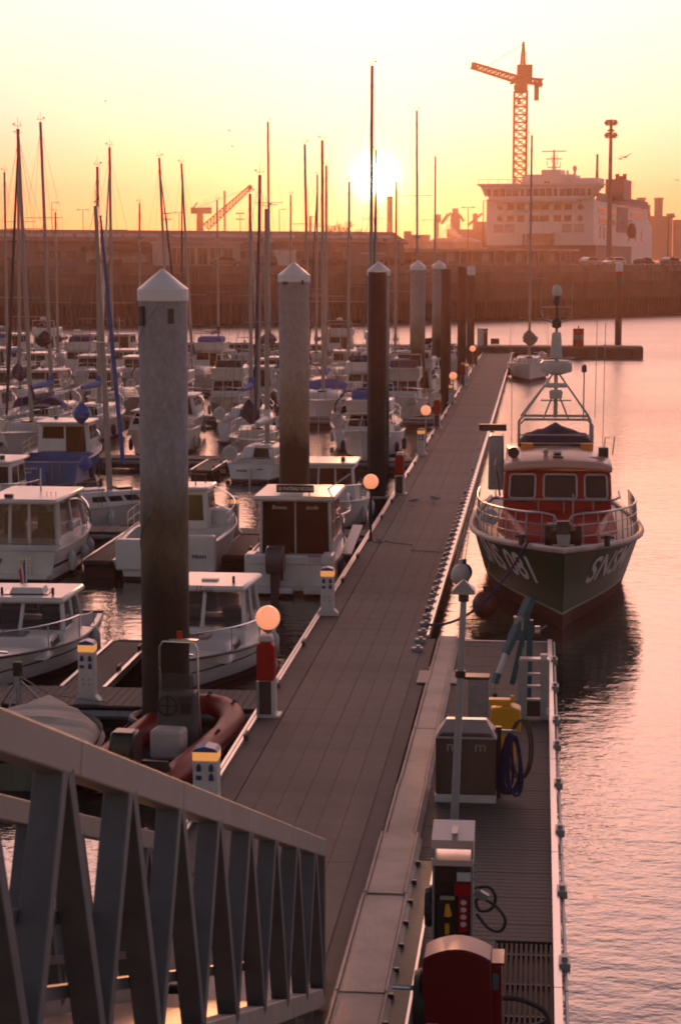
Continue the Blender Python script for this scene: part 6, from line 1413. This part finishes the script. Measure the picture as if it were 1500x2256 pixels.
MB().cyl((-0.78, -2.5, 4.2), (-0.78, -2.5, 5.5), 0.02, n=6).build('light_pole', railm, sn); MB().lathe([(0.06, 5.5), (0.075, 5.52), (0.07, 5.68), (0.03, 5.72)], 12, (-0.78, -2.5, 0)).build('blue_beacon', mat('blue lens', (0.01, 0.02, 0.18), 0.2, var=0), sn)
# side gear
MB().box(1.62, -2.6, 3.0, 0.45, 1.3, 1.5, top=(0.9, 0.8)).build('side_locker', galv, sn, bevel=0.05); MB().box(1.72, -1.9, 4.0, 0.75, 0.25, 0.18).build('locker_bracket', darkmetal, sn)
MB().tube([(1.5, -0.2, 2.3), (1.62, -0.1, 3.15), (1.62, -0.1, 3.3)], 0.03, 6).build('side_pipe', steel, sn)
MB().tube([(-1.25, -0.6, 3.3), (-1.3, -0.6, 3.85), (-1.55, -0.6, 3.9), (-1.5, -0.6, 3.4)], 0.02, 6).build('aerial_hoop', steel, sn)
MB().lathe([(0.10, -.05), (0.2, -.06), (0.23, 0), (0.2, .06), (0.10, .05), (0.08, 0), (0.10, -.05)], 14, (1.75, 1.6, 1.95), 'y').build('lifebuoy', greywhite, sn, smooth=True)
# bow rails either side of an open centre
def side_rail(sg):
    mb = MB(); ts = [0.34 + 0.56 * i / 16 for i in range(17)]
    top = [hs_.pt(t, hs_.zs(t), sg) + Vector((-0.13 * sg, -0.03, 0.78)) for t in ts]
    e = top[-1]; end = [e + Vector((-0.35 * sg, 0.28, 0.02)), e + Vector((-0.62 * sg, 0.40, -0.02)), e + Vector((-0.78 * sg, 0.44, -0.35)), e + Vector((-0.92 * sg, 0.46, -0.80))]
    mb.tube(top + end, 0.028, 7); o_ = mb.build('bow_rail', railm, sn, smooth=True)
    for f in (0.36, 0.68): MB().tube([hs_.pt(t, hs_.zs(t), sg) + Vector((-0.10 * sg, 0, 0.78 * f)) for t in ts], 0.014, 5).build('rail_bar', railm, o_)
    for i in range(17): b_ = hs_.pt(ts[i], hs_.zs(ts[i]), sg) + Vector((-0.09 * sg, 0, 0)); MB().cyl(b_, top[i], 0.016, n=5).build('stanchion', railm, o_)
    for k in (0, 1): q0 = end[k]; MB().cyl(q0, q0 + Vector((0, 0, -0.78)), 0.016, n=5).build('stanchion', railm, o_)
    q0, q1 = top[-1], end[1]
    for f in (0.25, 0.52): MB().cyl(q0 - Vector((0, 0, f)), q1 - Vector((0, 0, f)), 0.014, n=5).build('rail_bar', railm, o_)
side_rail(1); side_rail(-1)
MB().tube([(1.62, 0.6, 2.55), (1.6, 1.5, 2.5), (1.4, 1.85, 2.46), (-1.4, 1.85, 2.46), (-1.6, 1.5, 2.5), (-1.62, 0.6, 2.55)], 0.03, 7).build('front_rail', railm, sn, smooth=True)
for x in (-0.9, -0.15, 0.5): MB().cyl((x, 1.85, 2.1), (x, 1.85, 2.5), 0.018, n=5).build('rail_post', railm, sn)
MB().cyl((-0.35, 3.0, 2.0), (-0.35, 3.0, 2.75), 0.022, n=6).build('jack_staff', railm, sn)
# anchor windlass, bitts, bow roller
yb = 7.0; zb_ = hs_.zs(0.97)
an_ = MB().cyl((-0.42, yb - 0.35, zb_ + 0.16), (0.42, yb - 0.35, zb_ + 0.16), 0.20, n=16).build('windlass', black, sn, smooth=True)
for x in (-0.36, 0.36): MB().lathe([(0.05, -0.07), (0.28, -0.06), (0.28, 0.06), (0.05, 0.07)], 16, (x, yb - 0.35, zb_ + 0.2), 'x').build('drum', black, an_, smooth=True)
MB().box(0, yb - 0.1, zb_ + 0.42, 0.3, 0.2, 0.36).build('gear_case', darkmetal, an_, bevel=0.04); MB().prism([(-0.12, zb_), (0.12, zb_), (0.16, zb_ + .3), (-.16, zb_ + .3)], yb + 0.02, yb + 0.3, 'y').build('bow_roller', galv, an_, bevel=0.02)
MB().box(0, yb + 0.32, zb_ + 0.06, 0.5, 0.06, 0.1).build('stem_plate', steel, an_)
for x in (-1.05, 0.95): MB().cyl((x, 6.3, hs_.zs(.92)), (x, 6.3, hs_.zs(.92) + 0.26), 0.07, n=10).cyl((x - .16, 6.3, hs_.zs(.92) + .2), (x + .16, 6.3, hs_.zs(.92) + .2), 0.03, n=6).build('bitt', darkmetal, sn)
# fenders between the boat and the walkway, mooring rope
for u, z, r, m, lab in ((46.6, 1.05, 0.24, greywhite, 'large pale grey round fender hanging at rescue boat bow'), (45.6, 0.5, 0.30, mat('dark red fender', (0.12, 0.025, 0.03), 0.5, var=0.2), 'large dark red round fender at the rescue boat waterline'), (49.2, 0.7, 0.2, navy, 'navy fender between rescue boat and walkway')):
    q = P(-1.82 if u > 46 else -1.2, u, z); fo = thing('fender', lab, 'fender', q, 0)
    MB().sphere((0, 0, 0), r, 16, 10, (1, 1, 1.15)).build('ball', m, fo, smooth=True); MB().cyl((0, 0, r * 1.1), (0, 0, r * 1.1 + 0.12), 0.05, n=8).build('eye', m, fo); MB().cyl((0, 0, r * 1.2), (0.1, 0, r + 0.8), 0.012, n=4).build('lanyard', rope, fo)
a = P(0.5, 52.1, 0) + Vector((0, 0, 0)); M_ = Matrix.Rotation(TO + 0.015, 4, 'Z'); bp_ = P(0.5, 52.1, 0) + M_ @ Vector((0.8, 6.6, hs_.zs(.93) + .12))
e_ = P(-2.35, 42.3, DZ + 0.12); pts = []
for i in range(15):
    t = i / 14; q = bp_.lerp(e_, t); q.z -= 1.0 * 4 * t * (1 - t) * 0.55; pts.append(q)
curve_rope('blue mooring rope sagging from rescue boat bow to walkway', pts, 0.03, blue_rope)

# ------------------------------------------------------------------ fuel pontoon
def PL(v, u, z=0.0): return Vector((v + 0.70, u - 30, z))        # local coordinates of the fuel pontoon
fp = thing('fuel_pontoon', 'dark planked fuel pontoon alongside the walkway with metal edge rail', 'pontoon', P(-0.70, 30, 0), -A)
pdark = mat('dark wet plank', (0.060, 0.055, 0.052), 0.7, var=0.45, scale=2.5, stretch=(1, 14, 14), bump=0.6, bscale=22)
pmesh = [MB().box(0, 0, 0, 1.86 + 0.01 * k, 0.132, 0.045).mesh('plank', pdark) for k in range(2)]
u = 16.0; i = 0
while u < 41.1:
    if not (u < 22.6): inst('plank', pmesh[i % 2], fp, PL(-0.68, u, DZ - 0.024 + 0.004 * ((i * 13) % 7) / 7))
    u += 0.146; i += 1
short = MB().box(0, 0, 0, 1.18, 0.132, 0.045).mesh('plank', pdark)
u = 16.0
while u < 22.6: inst('plank', short, fp, PL(-1.02, u, DZ - 0.024)); u += 0.146
grat = MB().box(0, 0, 0, 0.030, 6.5, 0.04).mesh('grating_bar', mat('dark grating', (0.028, 0.025, 0.024), 0.7, var=0.2, spec=0.2))
for k in range(12): inst('grating_bar', grat, fp, PL(-0.41 + k * 0.058, 19.3, DZ - 0.02))
for k in range(7): MB().box(0, 0, 0, 0.68, 0.03, 0.03).build('grating_bearer', darkmetal, fp, PL(-0.09, 16.6 + k * 0.95, DZ - 0.06))
MB().box(0.02, -1.5, 0.2, 1.9, 25.0, 0.44).build('underframe', black, fp)
for k in range(9): MB().box(0, -12.5 + k * 2.8, -0.15, 1.7, 2.2, 0.6).build('float', MATS['concrete float'], fp)
for k in range(5):
    y0 = -14 + k * 5.05
    MB().box(1.0, y0 + 2.5, DZ - 0.04, 0.09, 5.03, 0.2).build('edge_rail', alu, fp); MB().cyl((1.09, y0, DZ + 0.0), (1.09, y0 + 5.0, DZ + 0.0), 0.022, n=6).build('edge_pipe', galv, fp)
cm_ = MB().box(0, 0, 0, 0.13, 0.3, 0.1).box(0, 0.0, 0.07, 0.07, 0.12, 0.06).mesh('rail_clamp', galv)
for u in (18.6, 19.6, 21.8, 24.4, 27.1, 29.6, 32.0, 33.8, 36.5, 39): inst('rail_clamp', cm_, fp, PL(0.38, u, DZ + 0.05))
MB().box(0.0, 11.15, 0.3, 1.95, 0.1, 0.44).build('end_plate', galv, fp)

# cover plates bridging the walkway and the fuel pontoon
platem = mat('ribbed aluminium plate', (0.42, 0.35, 0.31), 0.6, metal=0.15, var=0.15, scale=3, bump=0.8, bscale=60, dirt=(0.2, 0.15, 0.12), dirt_amt=0.5)
cd_ = thing('cover_ramp', 'pale metal cover plates laid along joint between walkway and fuel pontoon', 'cover plate', P(-1.86, 30, 0), -A)
segs = [(16, 20.6, 0.60, 0), (20.6, 23.95, 0.59, 0.012), (23.95, 26.6, 0.54, 0.03), (26.6, 29.5, 0.46, 0.01), (29.5, 32.9, 0.43, 0.004), (32.9, 36.6, 0.42, 0.008), (36.6, 41.3, 0.40, 0.0)]
for k, (u0, u1, w, dz) in enumerate(segs):
    MB().prism([(-w / 2 - 0.03, DZ + 0.012), (-w / 2, DZ + 0.05 + dz), (-w / 2 + 0.05, DZ + 0.075 + dz), (w / 2 - 0.05, DZ + 0.075 + dz), (w / 2, DZ + 0.05 + dz), (w / 2 + 0.05, DZ + 0.012)], u0 - 30 + 0.005, u1 - 30 - 0.005, 'y').build('plate', platem, cd_)
    for s_ in (-1, 1): MB().box(s_ * (w / 2 - 0.02), (u0 + u1) / 2 - 30, DZ + 0.085 + dz, 0.025, u1 - u0 - 0.02, 0.02).build('edge_bead', platem, cd_)
for s_ in (-1, 1): MB().box(s_ * 0.31, 37.35 - 30, DZ + 0.022, 0.2, 1.1, 0.025).build('side_flap', platem, cd_)
MB().box(0.42, 20.8 - 30, DZ + 0.012, 0.24, 9.6, 0.022).build('drip_plate', mat('greenish ribbed plate', (0.17, 0.15, 0.10), 0.6, metal=0.3, var=0.2, bump=0.6, bscale=50), cd_); MB().box(0.55, 20.8 - 30, DZ + 0.03, 0.03, 9.6, 0.05).build('edge_bead', alu, cd_)
bt = MB().box(0, 0, 0, 0.06, 0.05, 0.06).mesh('bolt', darkmetal)
for k in range(12): inst('bolt', bt, cd_, (0.33, -13.4 + k * 0.8, DZ + 0.05))

# ------------------------------------------------------------------ things on the fuel pontoon
def on(v, u): return P(v, u, DZ)
t = thing('lamp_post', 'slim grey lamp post with pyramid cap standing before the steel cabinet', 'lamp post', on(-1.13, 27.3), -A)
dxl = 0.11
MB().cyl((0, 0, 0), (dxl, 0, 3.35), 0.062, 0.045, n=12).build('pole', mat('lamp post grey', (0.36, 0.36, 0.38), 0.4, metal=0.4, var=0.1), t, smooth=True); MB().box(0, 0, 0.02, 0.2, 0.2, 0.04).build('foot', galv, t)
MB().cyl((dxl * .66, 0, 2.2), (dxl * .68, 0, 2.3), 0.075, n=10).build('clamp', black, t); MB().cyl((dxl, 0, 3.3), (dxl, 0, 3.42), 0.075, n=10).build('neck', darkmetal, t)
MB().add([(-.16 + dxl, -.16, 3.42), (.16 + dxl, -.16, 3.42), (.16 + dxl, .16, 3.42), (-.16 + dxl, .16, 3.42), (-.16 + dxl, -.16, 3.47), (.16 + dxl, -.16, 3.47), (.16 + dxl, .16, 3.47), (-.16 + dxl, .16, 3.47), (dxl, 0, 3.62)], [(3, 2, 1, 0), (0, 1, 5, 4), (1, 2, 6, 5), (2, 3, 7, 6), (3, 0, 4, 7), (4, 5, 8), (5, 6, 8), (6, 7, 8), (7, 4, 8)]).build('cap', mat('cap grey', (0.42, 0.38, 0.37), 0.4, metal=0.3, var=0.08), t)
q = gz(1015, 1762, DZ)
cab = mat('brushed steel cabinet', (0.055, 0.046, 0.043), 0.5, metal=0.2, var=0.15, scale=2, stretch=(1, 1, 0.2), dirt=(0.14, 0.1, 0.09), dirt_amt=0.5)
t = thing('steel_cabinet', 'wide steel cabinet with hipped lid and m m lettering behind the lamp post', 'cabinet', on(-1.02, 28.9), -A)
MB().box(0, 0, 0.06, 0.92, 0.62, 0.12).build('plinth', greywhite, t); MB().prism([(-0.45, 0.12), (0.45, 0.12), (0.45, 0.98), (0.36, 1.06), (-0.36, 1.06), (-0.45, 0.98)], -0.3, 0.3, 'y').build('body', cab, t, bevel=0.015)
c = frus(-0.33, 0.33, 0.47, 0.985, -0.05, 0.10, 0.30, 1.22); lid = frus_mesh(c).build('lid', mat('lid steel', (0.48, 0.40, 0.38), 0.38, metal=0.5, var=0.1), t, bevel=0.01)
for x in (-0.2, 0.22): text_obj('m', 0.24, galv, t, (x, -0.303, 0.86), (R(90), 0, 0), depth=0.002)
t = thing('grey_cabinet', 'narrow grey cabinet with bright lid behind the steel cabinet', 'cabinet', on(-0.98, 33.6), -A)
MB().box(0, 0, 0.42, 0.36, 0.3, 0.84).build('body', galv, t, bevel=0.01); MB().box(-0.04, 0, 0.86, 0.46, 0.34, 0.05).build('lid', cab, t); MB().box(-0.05, -0.16, 0.4, 0.2, 0.02, 0.7).build('door', galv, t)
t = thing('hose_reel', 'yellow hose reel housing with nozzle behind the steel cabinet', 'hose reel', on(-0.5, 31.0), -A)
MB().prism([(-0.24, 0.55), (0.28, 0.55), (0.28, 0.92), (0.12, 0.98), (-0.2, 0.94)], -0.2, 0.2, 'y').build('housing', yellow, t, bevel=0.03); MB().box(0.05, 0, 0.28, 0.3, 0.3, 0.56).build('stand', yellow, t, bevel=0.02)
MB().box(-0.06, -0.02, 1.02, 0.36, 0.2, 0.10).build('handle', yellow, t, bevel=0.02); MB().cyl((0.14, 0, 1.0), (0.14, 0, 1.12), 0.03, n=8).build('knob', yellow, t); MB().box(-0.4, 0, 0.66, 0.3, 0.12, 0.16).build('nozzle_arm', orange, t, bevel=0.03)
t = thing('hose_rack', 'dark post rack hung with looped blue and brown hoses beside steel cabinet', 'hose rack', on(-0.52, 28.95), -A)
MB().box(-0.02, 0, 0.55, 0.09, 0.09, 1.1).build('post', darkmetal, t); MB().box(0.1, 0, 1.02, 0.3, 0.06, 0.06).build('arm', galv, t)
for k in range(6):
    rx_ = 0.07 + 0.035 * ((k * 5) % 6) / 3; cx_ = 0.12 + 0.025 * k
    MB().tube([(cx_ + rx_ * math.cos(a * .3927) * (0.7 + 0.5 * (1 - math.sin(a * .3927))), -0.08 - 0.03 * k + .04 * math.sin(a), 0.56 + (0.42 + 0.05 * ((k * 7) % 4) / 3) * math.sin(a * .3927 + 0.2 * math.sin(k))) for a in range(16)], 0.022, 6, True).build('blue_hose', blue_rope, t, smooth=True)
for k in range(2): MB().tube([(0.30 + 0.04 * k + 0.16 * math.cos(a * .3927), 0.1 + .05 * k, 0.72 + 0.46 * math.sin(a * .3927)) for a in range(16)], 0.02, 6, True).build('brown_hose', mat('brown hose', (0.08, 0.055, 0.03), 0.6, var=0.2), t, smooth=True)
t = thing('davit_hoist', 'teal hand hoist with slanting jib and hanging hook near pontoon end', 'hoist', on(-0.12, 35.4), -A)
MB().beam((-0.0, 0, 0), (0.02, 0, 1.55), 0.11, 0.11).build('post', teal, t); MB().beam((-0.30, 0, 0.35), (0.0, 0, 1.75), 0.14, 0.10).build('strut', teal, t)
MB().beam((0.02, 0, 1.95), (-0.30, -0.3, 1.25), 0.16, 0.14).build('jib', teal, t); MB().beam((-0.27, -0.28, 1.32), (-0.42, -0.42, 1.0), 0.12, 0.12).build('jib_sleeve', teal, t); MB().beam((-0.40, -0.40, 1.05), (-0.56, -0.56, 0.62), 0.07, 0.07).build('jib_tube', mat('white tube', (0.6, 0.58, 0.57), 0.4, var=0.05), t); MB().beam((-0.55, -0.55, 0.66), (-0.61, -0.60, 0.48), 0.1, 0.1).build('jib_tip', teal, t)
MB().box(-0.19, -0.16, 1.52, 0.18, 0.2, 0.24).build('winch_plate', galv, t); MB().cyl((0.1, 0.0, 1.35), (0.2, 0, 1.35), 0.09, n=12).cyl((0.2, 0, 1.35), (0.32, 0, 1.45), 0.02, n=6).build('winch', steel, t)
MB().cyl((-0.60, -0.6, 0.5), (-0.60, -0.6, 0.22), 0.008, n=4).build('cable', wire, t); MB().sphere((-0.60, -0.6, 0.26), 0.05, 8, 6).build('hook_ball', black, t); MB().tube([(-0.6, -0.6, 0.2), (-0.57, -0.6, 0.14), (-0.6, -0.6, 0.09), (-0.65, -0.6, 0.11)], 0.02, 5).build('hook', darkmetal, t); MB().box(0, 0, 0.02, 0.34, 0.3, 0.04).build('foot', greywhite, t)
t = thing('boarding_ladder', 'pale grey stepped ladder frame at the open-water edge of fuel pontoon', 'ladder', on(-0.02, 34.1), -A)
lm_ = mat('ladder grey', (0.32, 0.33, 0.36), 0.4, metal=0.3, var=0.1)
for s_ in (-0.19, 0.19): MB().beam((s_ * 1.05, 0, 0), (s_, 0, 1.08), 0.09, 0.16).build('rail', lm_, t)
for z in (0.36, 0.6, 0.82): MB().box(0, 0, z, 0.32, 0.12, 0.035).build('tread', lm_, t)
MB().box(0, 0, 1.09, 0.50, 0.2, 0.04).build('top_plate', alu, t); MB().box(0.17, 0, 1.14, 0.12, 0.14, 0.08).build('top_block', greywhite, t); MB().box(0, 0.03, 0.2, 0.3, 0.05, 0.3).build('back_panel', darkmetal, t)
for s_ in (-0.28, 0.25): MB().box(s_, -0.02, 0.16, 0.06, 0.12, 0.12).build('hinge', greywhite, t)
# fuel dispenser
t = thing('fuel_dispenser', 'tall fuel dispenser with steel canopy, yellow nozzle and round gauges', 'fuel pump', on(-0.93, 22.3), -A); t.scale = (1, 1, 0.88)
body_d = mat('dark dispenser panel', (0.030, 0.022, 0.02), 0.3, var=0.2, scale=2); steelb = mat('bright steel hood', (0.75, 0.68, 0.64), 0.3, metal=0.6, var=0.02)
MB().box(0, 0.06, 0.4, 0.44, 0.34, 0.8).build('lower_body', body_d, t, bevel=0.01); MB().box(0, 0.05, 1.02, 0.46, 0.38, 0.44).build('display_head', body_d, t, bevel=0.01)
for s_ in (-0.225, 0.225): MB().box(s_, 0.05, 0.85, 0.025, 0.42, 1.3).build('side_frame', galv, t)
MB().prism([(-0.2, 1.30), (0.24, 1.34), (0.24, 1.24), (-0.2, 1.22)], -0.24, 0.24, 'x').build('hood', steelb, t); MB().prism([(-0.22, 1.58), (0.26, 1.70), (0.26, 1.46), (0.22, 1.44), (-0.22, 1.46)], -0.245, 0.245, 'x').build('canopy', steelb, t); MB().box(0.02, 0.02, 1.66, 0.07, 0.42, 0.012).build('canopy_rib', galv, t)
for s_ in (-0.22, 0.22): MB().box(s_, 0.2, 1.4, 0.03, 0.03, 0.3).build('canopy_post', steelb, t)
MB().box(0.13, -0.15, 1.06, 0.16, 0.02, 0.12).build('label_plate', greywhite, t); MB().box(0.12, -0.15, 1.18, 0.16, 0.02, 0.08).build('display', mat('blue-grey display', (0.05, 0.06, 0.09), 0.2, var=0), t); MB().box(0.12, -0.15, 0.88, 0.2, 0.02, 0.16).build('red_panel', red, t)
MB().box(-0.08, -0.10, 0.5, 0.2, 0.06, 0.56).build('nozzle_bay', black, t); MB().box(-0.06, -0.14, 0.76, 0.17, 0.02, 0.05).build('price_strip', mat('price strip', (0.35, 0.33, 0.2), 0.5, var=0.1), t)
MB().cyl((-0.06, -0.16, 0.68), (-0.05, -0.16, 0.52), 0.022, 0.05, n=8).build('yellow_nozzle', yellow, t, smooth=True); MB().box(-0.06, -0.16, 0.34, 0.05, 0.04, 0.14).build('nozzle_grip', yellow, t)
MB().box(0.13, -0.12, 0.55, 0.12, 0.03, 0.52).build('gauge_panel', red, t)
for k in range(4): MB().cyl((0.13, -0.145, 0.70 - k * 0.1), (0.13, -0.13, 0.70 - k * 0.1), 0.035, n=14).build('gauge', greywhite, t)
MB().cyl((0.13, -0.146, 0.785), (0.13, -0.13, 0.785), 0.03, n=12).build('blue_emblem', sockm, t)
MB().tube(cr([(0.26, 0.0, 0.85), (0.42, -0.02, 0.88), (0.5, -0.03, 0.75), (0.45, -0.02, 0.58), (0.32, -0.02, 0.55), (0.27, 0, 0.68), (0.36, -0.04, 0.72), (0.52, -0.06, 0.62), (0.62, -0.08, 0.45), (0.56, -0.08, 0.30), (0.42, -0.06, 0.33), (0.28, 0, 0.5)]), 0.02, 8).build('delivery_hose', black, t, smooth=True)
MB().beam((0.26, -0.04, 0.82), (0.40, -0.05, 0.74), 0.08, 0.1).build('hose_nozzle', galv, t); MB().lathe([(0.02, -.05), (.26, -.05), (.28, 0), (.26, .05), (.02, .05)], 18, (-0.28, 0.1, 0.55), 'x').build('hose_drum', black, t)
for z in (1.0, 1.1, 1.2): MB().cyl((0.24, -0.05, z), (0.28, -0.05, z), 0.025, n=8).build('side_knob', galv, t)
# red pump cabinet in the foreground
rc = thing('pump_cabinet', 'glossy dark red pump cabinet with curved top and hose at pontoon edge', 'fuel pump', on(-0.73, 18.8), -A); rc.scale = (1, 1, 0.9)
dred = mat('glossy dark red panel', (0.13, 0.006, 0.012), 0.35, var=0.02, scale=2, spec=0.3)
pts = [(-0.36, 0.0), (0.36, 0.0), (0.34, 1.36)]; 
for k in range(1, 9): f = k / 9; pts.append((0.34 - 0.68 * f, 1.36 + 0.12 * math.sin(math.pi * f) ** 0.9))
pts.append((-0.34, 1.36))
MB().prism(pts, -0.2, 0.26, 'y').build('body', dred, rc, bevel=0.02, smooth=True)
MB().prism([(0.30, 0.0), (0.46, 0.0), (0.44, 1.30), (0.30, 1.30)], -0.16, 0.24, 'y').build('side_column', dred, rc, bevel=0.02); MB().box(0.38, 0.02, 1.325, 0.16, 0.4, 0.03).build('column_cap', dred, rc)
MB().box(0.38, -0.168, 1.12, 0.06, 0.02, 0.18).build('card_reader', mat('reader grey', (0.08, 0.10, 0.13), 0.3, var=0), rc)
MB().prism([(-0.55, 0.42), (-0.20, 0.5), (-0.20, 0.0), (-0.55, 0.0)], -0.38, 0.32, 'x').build('lower_housing', dred, rc, bevel=0.03); MB().box(-0.02, -0.36, 0.475, 0.66, 0.3, 0.02, M=Matrix.Rotation(R(13), 3, 'X')).build('housing_lid', mat('dull plum lid', (0.14, 0.03, 0.045), 0.45, var=0.1), rc, bevel=0.005)
MB().cyl((-0.28, -0.2, 1.3), (-0.28, -0.24, 1.3), 0.03, n=10).build('lock', dred, rc); MB().box(-0.24, -0.205, 0.6, 0.12, 0.01, 0.05).build('maker_plate', greywhite, rc)
MB().tube(cr([(0.4, 0.1, 0.82), (0.62, 0.12, 0.80), (0.82, 0.10, 0.72), (0.90, 0.05, 0.64), (0.84, 0.0, 0.58), (0.62, -0.05, 0.54), (0.42, -0.06, 0.5)]), 0.028, 8).build('hose', black, rc, smooth=True)
MB().lathe([(0.03, -.06), (.33, -.06), (.36, 0), (.33, .06), (.03, .06)], 20, (-0.38, 0.1, 0.75), 'x').build('hose_drum', black, rc, smooth=True); MB().cyl((-0.45, 0.05, 0.92), (-0.66, 0.02, 0.94), 0.03, n=8).build('nozzle', steel, rc)
MB().box(-0.42, -0.02, 0.2, 0.1, 0.3, 0.4).build('side_plate', greywhite, rc)

# ------------------------------------------------------------------ gulls standing on the walkway
gw = mat('gull white', (0.6, 0.57, 0.55), 0.8, var=0.08); gg = mat('gull back grey', (0.22, 0.21, 0.22), 0.8, var=0.08)
def gull(label, x, y, rz, lean):
    q = gz(x, y, DZ); t = thing('standing_gull', label, 'gull', q, rz, 'gulls on the walkway')
    b = [(-0.22, 0.13, 0.012), (-0.14, 0.145, 0.045), (-0.05, 0.16, 0.075), (0.04, 0.175, 0.08), (0.11, 0.20, 0.062), (0.145, 0.245 + lean, 0.042), (0.16, 0.275 + lean, 0.043), (0.19, 0.285 + lean, 0.03), (0.205, 0.283 + lean, 0.01)]
    MB().tube([(a, 0, z) for a, z, r in b], [r for a, z, r in b], 10).build('body', gw, t, smooth=True)
    for s_ in (-1, 1):
        MB().tube([(0.06, s_ * 0.062, 0.19), (-0.05, s_ * 0.066, 0.18), (-0.16, s_ * 0.04, 0.155), (-0.27, s_ * 0.012, 0.14)], [0.025, 0.045, 0.032, 0.006], 8).build('wing', gg, t, smooth=True)
        MB().cyl((0.01, s_ * 0.03, 0.11), (0.01, s_ * 0.03, 0.0), 0.007, n=5).box(0.025, s_ * 0.03, 0.005, 0.05, 0.03, 0.008).build('leg', yellow, t)
    MB().cyl((0.2, 0, 0.283 + lean), (0.25, 0, 0.275 + lean), 0.011, 0.003, n=6).build('beak', yellow, t)
gull('gull standing with body stretched level on the walkway deck', 914, 1112, 0.2, -0.03)
gull('gull standing upright on walkway deck beside the stretched gull', 955, 1107, 2.6, 0.03)

# ------------------------------------------------------------------ gangway down from the quay
E0 = at(703, 1868, 20.5); N0 = at(0, 1618, 8.38)               # right top chord, low end and upper point
d = (N0 - E0); hd = Vector((d.x, d.y, 0)); gl_ = hd.length; gz_ = math.atan2(-hd.y, -hd.x) - math.pi / 2
slope = d.z / gl_; ang = math.atan(slope)
gw_ = thing('gangway', 'aluminium truss gangway with zigzag bracing sloping down to the walkway', 'gangway', Vector((E0.x, E0.y, DZ)), gz_)
galu = mat('weathered truss aluminium', (0.13, 0.13, 0.14), 0.55, metal=0.3, var=0.14, scale=4, dirt=(0.08, 0.075, 0.075), dirt_amt=0.5)
chordm = mat('handrail aluminium', (0.36, 0.31, 0.28), 0.55, metal=0.2, var=0.1, scale=3, dirt=(0.3, 0.25, 0.22), dirt_amt=0.5)
Ht = E0.z - DZ                                                    # truss height
LG = 13.6                                                         # along -y local (uphill towards the camera side)
def gp(x, s, h): return Vector((x, -s, h + s * slope))            # x across, s metres uphill, h above the tread line
bay = 1.48
for side, xo in ((1, 0.0), (-1, -1.75)):
    n = 0
    for k in range(5):
        s0, s1 = k * 2.75, k * 2.75 + 2.74
        MB().beam(gp(xo, s0, Ht), gp(xo, s1, Ht), 0.15, 0.19).build('top_chord', chordm, gw_, bevel=0.012); MB().beam(gp(xo, s0, 0.10), gp(xo, s1, 0.10), 0.14, 0.2).build('bottom_chord', chordm, gw_, bevel=0.012)
    MB().beam(gp(xo, 0.06, 0.1), gp(xo, 0.06, Ht), 0.14, 0.13, up=(0, 1, 0)).build('end_post', galu, gw_)
    k = 0
    while 0.12 + (k + 1) * bay < LG:
        s = 0.16 + k * bay
        MB().beam(gp(xo, s, 0.16), gp(xo, s + bay * 0.47, Ht - 0.08), 0.15, 0.11, up=(0, 1, 0)).build('brace', galu, gw_, bevel=0.008); MB().beam(gp(xo, s + bay * 0.53, Ht - 0.08), gp(xo, s + bay, 0.16), 0.15, 0.11, up=(0, 1, 0)).build('brace', galu, gw_, bevel=0.008)
        k += 1
    for h_ in (0.55, 0.95): MB().beam(gp(xo + (-0.1 if side > 0 else 0.1), 0.1, h_), gp(xo + (-0.1 if side > 0 else 0.1), LG, h_), 0.05, 0.07).build('hand_rail', galu, gw_)
tm = MB().box(0, 0, 0, 1.5, 0.115, 0.03).mesh('tread_board', mat('worn tread board', (0.16, 0.10, 0.075), 0.45, var=0.3, scale=3, stretch=(1, 10, 10)))
k = 0
while k * 0.125 < LG - 0.3:
    s = 0.3 + k * 0.125; inst('tread_board', tm, gw_, gp(-0.875, s, 0.06), (-ang, 0, 0)); k += 1
for k in range(9): MB().beam(gp(-1.75, 0.6 + k * 1.4, -0.04), gp(0, 0.6 + k * 1.4, -0.04), 0.1, 0.12).build('cross_beam', galu, gw_)
MB().box(-0.875, 0.42, 0.05, 1.7, 0.9, 0.03).build('landing_flap', platem, gw_)
for x in (-1.6, -0.15): MB().cyl((x - 0.06, 0.0, 0.09), (x + 0.06, 0.0, 0.09), 0.09, n=14).build('roller', black, gw_)
